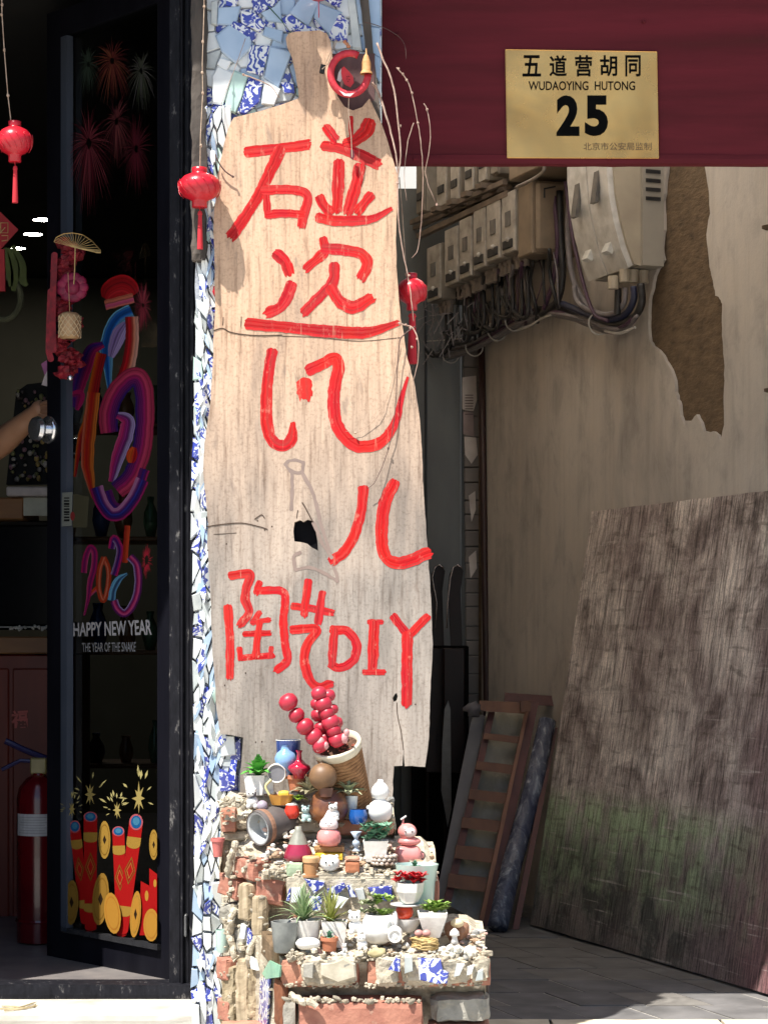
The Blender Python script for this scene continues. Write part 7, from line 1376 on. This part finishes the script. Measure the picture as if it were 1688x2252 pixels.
# ------------------------------------------------------------------ hanging lanterns, ring charm, twigs and strings
lred = mat('lantern_red_plastic', (.52, .015, .03), (.42, .01, .02), 20, rough=.28, bmp=.2, bd=.002, bscale=120); tass = mat('red_tassel_thread', (.55, .02, .035), (.4, .012, .02), 90, (1, 1, .1), rough=.8, bmp=.5)
strm = mat('pale_string', (.5, .38, .28), (.3, .2, .14), 60, rough=.8)
def lantern(label, px, py, w_, h_, d, string, tas=None, knots=()):
    s_ = d / F; c_ = P(px, py, d); t_ = T('red_lantern', label, 'lantern', c_, 'small red hanging lanterns'); m = M(); prof = [(.001, -.52), (.34, -.52), (.36, -.5), (.35, -.36), (.42, -.33), (.74, -.24), (.95, -.09), (1, .04), (.95, .16), (.74, .29), (.42, .37), (.34, .38), (.36, .42), (.36, .52), (.3, .53), (.001, .53)]
    t_.part('body', M().lathe([(r * w_ / 2 * s_, z * h_ * s_) for r, z in prof], c_, 30), lred, smooth=True)
    m = M(); rr = random.Random(px)
    for k in range(14):          # moulded relief lines round the belly
        a0 = k * 2 * math.pi / 14; q = []
        for f in range(7):
            a = a0 + f * .09; z = .18 - f * .07; r_ = 1.005 * (1 - max(0, abs(z - .04) - .05) ** 2 * 3.2) * w_ / 2 * s_; q.append(c_ + Vector((r_ * math.cos(a), r_ * math.sin(a), z * h_ * s_)))
        m.tube(q, .9 * s_, 4)
    t_.part('relief', m, lred, smooth=True)
    t_.part('string', M().tube([c_ + Vector((0, 0, .52 * h_ * s_))] + [P(x, y, d) for x, y in string], .0011, 5), strm)
    for x, y in knots: t_.part('string_knot', M().lump(P(x, y, d), (.006, .005, .008), 1, .25, x), strm)
    if tas:
        y0, y1, tw_ = tas; t_.part('tassel_cord', M().tube([c_ - Vector((0, 0, .5 * h_ * s_)), P(px + 1, y0, d)], .0009, 5), tass)
        t_.part('tassel', M().lathe([(.001, 0), (tw_ * .3 * s_, 0), (tw_ * .42 * s_, -6 * s_), (tw_ * .32 * s_, -9 * s_), (tw_ * .5 * s_, -(y1 - y0) * s_), (.001, -(y1 - y0) * s_)], P(px + 1, y0, d), 12), tass)
zz0 = Z(0, 0, .2774)
lantern('leftmost small red lantern with tassel hanging before the dark shop', 33, 312, 78, 86, 4.98, [(25, 269), (18, 210), (10, 110), (5, 32), (3, -120)], (366, 446, 13), [(18, 210), (10, 110), (4, 32), (5, 10)])
lantern('small red lantern hanging at the left edge of the sign board', 439, 413, 94, 84, 4.862, [(440, 371), (441, 300), (446, 205), (445, 140), (449, 15), (449, -120)], (465, 548, 13), [(449, 15), (446, 92), (446, 205), (445, 160), (442, 320)])
lantern('small red lantern half behind the right edge of the sign board', 905, 642, 66, 78, 4.965, [(893, 603), (890, 560), (885, 480), (878, 390)], (690, 800, 22), [(893, 603)])
lantern('dark red lantern mostly hidden behind the left edge of the sign board', 478, 640, 26, 50, 4.94, [(478, 600)], (668, 716, 14))
lantern('small red lantern added out of the frame above the ring charm to cast shade', 700, -45, 90, 84, 4.80, [(702, -160)], (30, 30.5, 2))  # added out of view so its shadow falls below the ring
lantern('small red lantern added out of the frame to shade the board handle', 572, -140, 90, 84, 4.80, [(572, -260)], (-90, -89.5, 2))  # also added unseen, to darken the handle with its shadow
# ring charm
rc = T('ring_charm', 'red beaded ring charm with a little straw bell and a red paper figure', 'charm', P(765, 160, 4.86)); dR = 4.86; s_ = dR / F; cR = P(768, 163, dR)
rq = eul(math.radians(90), 0, 0); m = M(); ring = []
for k in range(25):
    a = math.radians(62 + k * 296 / 24); ring.append(cR + Vector((41 * s_ * math.cos(a), -.004, 45 * s_ * math.sin(a))))
rc.part('ring', M().tube(ring, .0082, 10), mat('coral_red_fabric', (.56, .03, .045), (.42, .015, .03), 70, rough=.6, bmp=.5), smooth=True)
rc.part('straw_bell', M().lathe(L_([(14, 0), (13, 4), (10, 8), (10.5, 24), (7, 34), (5, 40), (2, 44), (1, 56), (.001, 57)], s_, s_), P(805, 163, dR - .012), 18), mat('straw_orange', (.56, .3, .12), (.42, .2, .07), 60, (1, 1, 4), rough=.7), smooth=40)
m = M()
for i, (x, y) in enumerate(((759, 92), (766, 102), (771, 112), (776, 118), (763, 97), (770, 120), (779, 122))): m.lump(P(x, y, dR - .006), (.009, .008, .008), 2, .3, i)
rc.part('dried_berries', m, mat('orange_berry', (.5, .24, .12), (.36, .12, .06), 50, rough=.6))
rc.part('paper_figure', M().prism([[P(x, y, dR + .004) for x, y in ((751, 150), (756, 146), (762, 152), (768, 158), (776, 168), (778, 182), (770, 192), (758, 186), (752, 174), (750, 160))]], (0, .002, 0)), solid('red_paper', (.55, .03, .04), .7)); rc.part('white_petal', M().prism([[P(x, y, dR + .006) for x, y in ((741, 176), (744, 160), (750, 150), (752, 172), (748, 180))]], (0, .002, 0)), solid('white_felt', (.65, .6, .58), .8)); rc.part('white_petal', M().prism([[P(x, y, dR - .012) for x, y in ((745, 198), (760, 206), (778, 204), (786, 198), (770, 212), (756, 210))]], (0, .002, 0)), _mc['white_felt'])
m = M()
for dx, dz in ((-2, 3), (2, 4), (-2, -2), (3, -3), (0, -7)): m.ball(P(765 + dx, 172 - dz, dR + .002), .0011, 6, 4)
rc.part('figure_dots', m, eye); rc.part('hanging_wire', M().tube([P(741, 88, dR), P(722, 140, dR), P(708, 152, dR + .004)], .0009, 4), strm); rc.part('hanging_wire', M().tube([P(736, 92, dR), P(716, 140, dR)], .0007, 4), strm)
rc.part('lower_cord', M().tube([P(767, 206, dR), P(766, 245, dR), P(772, 300, dR + .01), (P(774, 346, dR + .02))], .0011, 5), strm)
solo('binder_clip', M().box(P(709, 152, 4.872), (.011, .008, .02), eul(0, .2, 0), ch=.001), BLACK, 'tiny black binder clip pinching the handle of the sign board', 'clip')
solo('small_fish_charm', M().prism([[P(x, y, 4.888) for x, y in ((770, 328), (777, 330), (780, 342), (776, 352), (770, 346))]], (0, .002, 0)), solid('dark_red_paper', (.12, .01, .02), .7), 'tiny dark red charm at the end of the cord below the ring', 'charm')
vine = mat('dry_vine', (.46, .32, .25), (.28, .18, .14), 70, rough=.85); dvine = mat('dark_vine', (.12, .07, .06), (.07, .04, .035), 60, rough=.9)
def twig(pts, zf, d, r_, mt, label, knots=(), tp_=.4):
    q = smoothline([P(x, y, d + .012 * MN.noise(Vector((x * .02, y * .02, r_ * 900)))) for x, y in zf(pts)], 4); q = [p + MN.noise_vector(p * 60) * .0012 for p in q]; n_ = len(q); t_ = T('dry_vine_twig', label, 'twig', q[0], 'dry vine twigs')
    t_.part('stem', M().tube(q, [r_ * (1 - (1 - tp_) * i / n_) for i in range(n_)], 6), mt, smooth=True)
    for x, y in zf(knots): t_.part('bud', M().lump(P(x, y, d), (.0055, .005, .006), 1, .25, x), mt)
twig([(1255, 290), (1290, 390), (1340, 500), (1375, 640), (1400, 850), (1415, 1050), (1395, 1240), (1402, 1500), (1430, 1700), (1470, 1900), (1490, 2060), (1502, 2170)], zA, 4.84, .0024, vine, 'longest pale vine twig running down the right edge of the sign board', [(1290, 390), (1375, 635), (1412, 850), (1395, 1240), (1470, 1860)])
twig([(1220, 560), (1255, 605), (1300, 730), (1350, 900), (1388, 1080), (1400, 1240)], zA, 4.875, .0034, vine, 'thicker pale vine twig lying on the right shoulder of the board', [(1245, 575), (1390, 1235)])
twig([(1385, 455), (1450, 530), (1490, 630), (1530, 830), (1555, 1000), (1565, 1250), (1552, 1500), (1530, 1680), (1490, 1740)], zA, 4.86, .0014, vine, 'thin vine twig dangling in front of the maroon beam', [(1400, 465), (1430, 500), (1455, 540), (1492, 628), (1530, 830)])
twig([(1570, 700), (1592, 742), (1615, 890), (1602, 1050), (1580, 1160), (1605, 1260), (1650, 1370)], zA, 4.86, .0012, vine, 'rightmost thin vine twig ending in a pale bud', [(1592, 740), (1658, 1382)])
twig([(1502, 830), (1465, 950), (1440, 1120), (1440, 1240), (1455, 1355)], zA, 4.85, .0011, vine, 'short vine twig hanging between the two thin ones', [])
twig([(1170, 150), (1290, 182), (1390, 240), (1440, 300), (1450, 400)], zA, 4.90, .0009, dvine, 'fine dark vine twig arching over the column onto the beam')
twig([(163, 1040), (182, 1090), (235, 1160), (285, 1195)], zA, 4.89, .0017, dvine, 'short dark twig end lying on the left shoulder of the board', [(283, 1193)], .9)
twig([(345, 500), (450, 540), (540, 585), (600, 660)], zA, 4.905, .0016, vine, 'short pale twig across the porcelain shards above the board', [(355, 505)])
twig([(368, 258), (300, 450), (235, 620), (178, 800), (165, 1030)], zA, 4.91, .0008, vine, 'very thin pale twig over the porcelain left of the handle')
twig([(520, 40), (600, 130), (690, 240)], zA, 4.915, .0016, mat('green_stem', (.03, .09, .05), rough=.7), 'thin dark green stem pointing down to the board handle')
twig([(1510, 118), (1430, 180), (1402, 250), (1388, 500), (1370, 750), (1330, 950), (1250, 1150), (1190, 1215)], zB, 4.893, .0016, dvine, 'dark vine tendril curving over the right side of the board', [(1330, 940)])
twig([(1392, 190), (1350, 500), (1280, 690), (1180, 800), (1110, 835), (1040, 822)], zB, 4.896, .0007, strm, 'hair thin pale tendril curving over the middle character', [(1108, 835)])
twig([(1400, 92), (1450, 110), (1500, 130), (1535, 230), (1530, 350), (1500, 480)], zB, 4.87, .0018, vine, 'pale vine twig end dangling beside the middle of the board', [(1450, 105), (1405, 95), (1480, 125), (1525, 200), (1490, 255)])
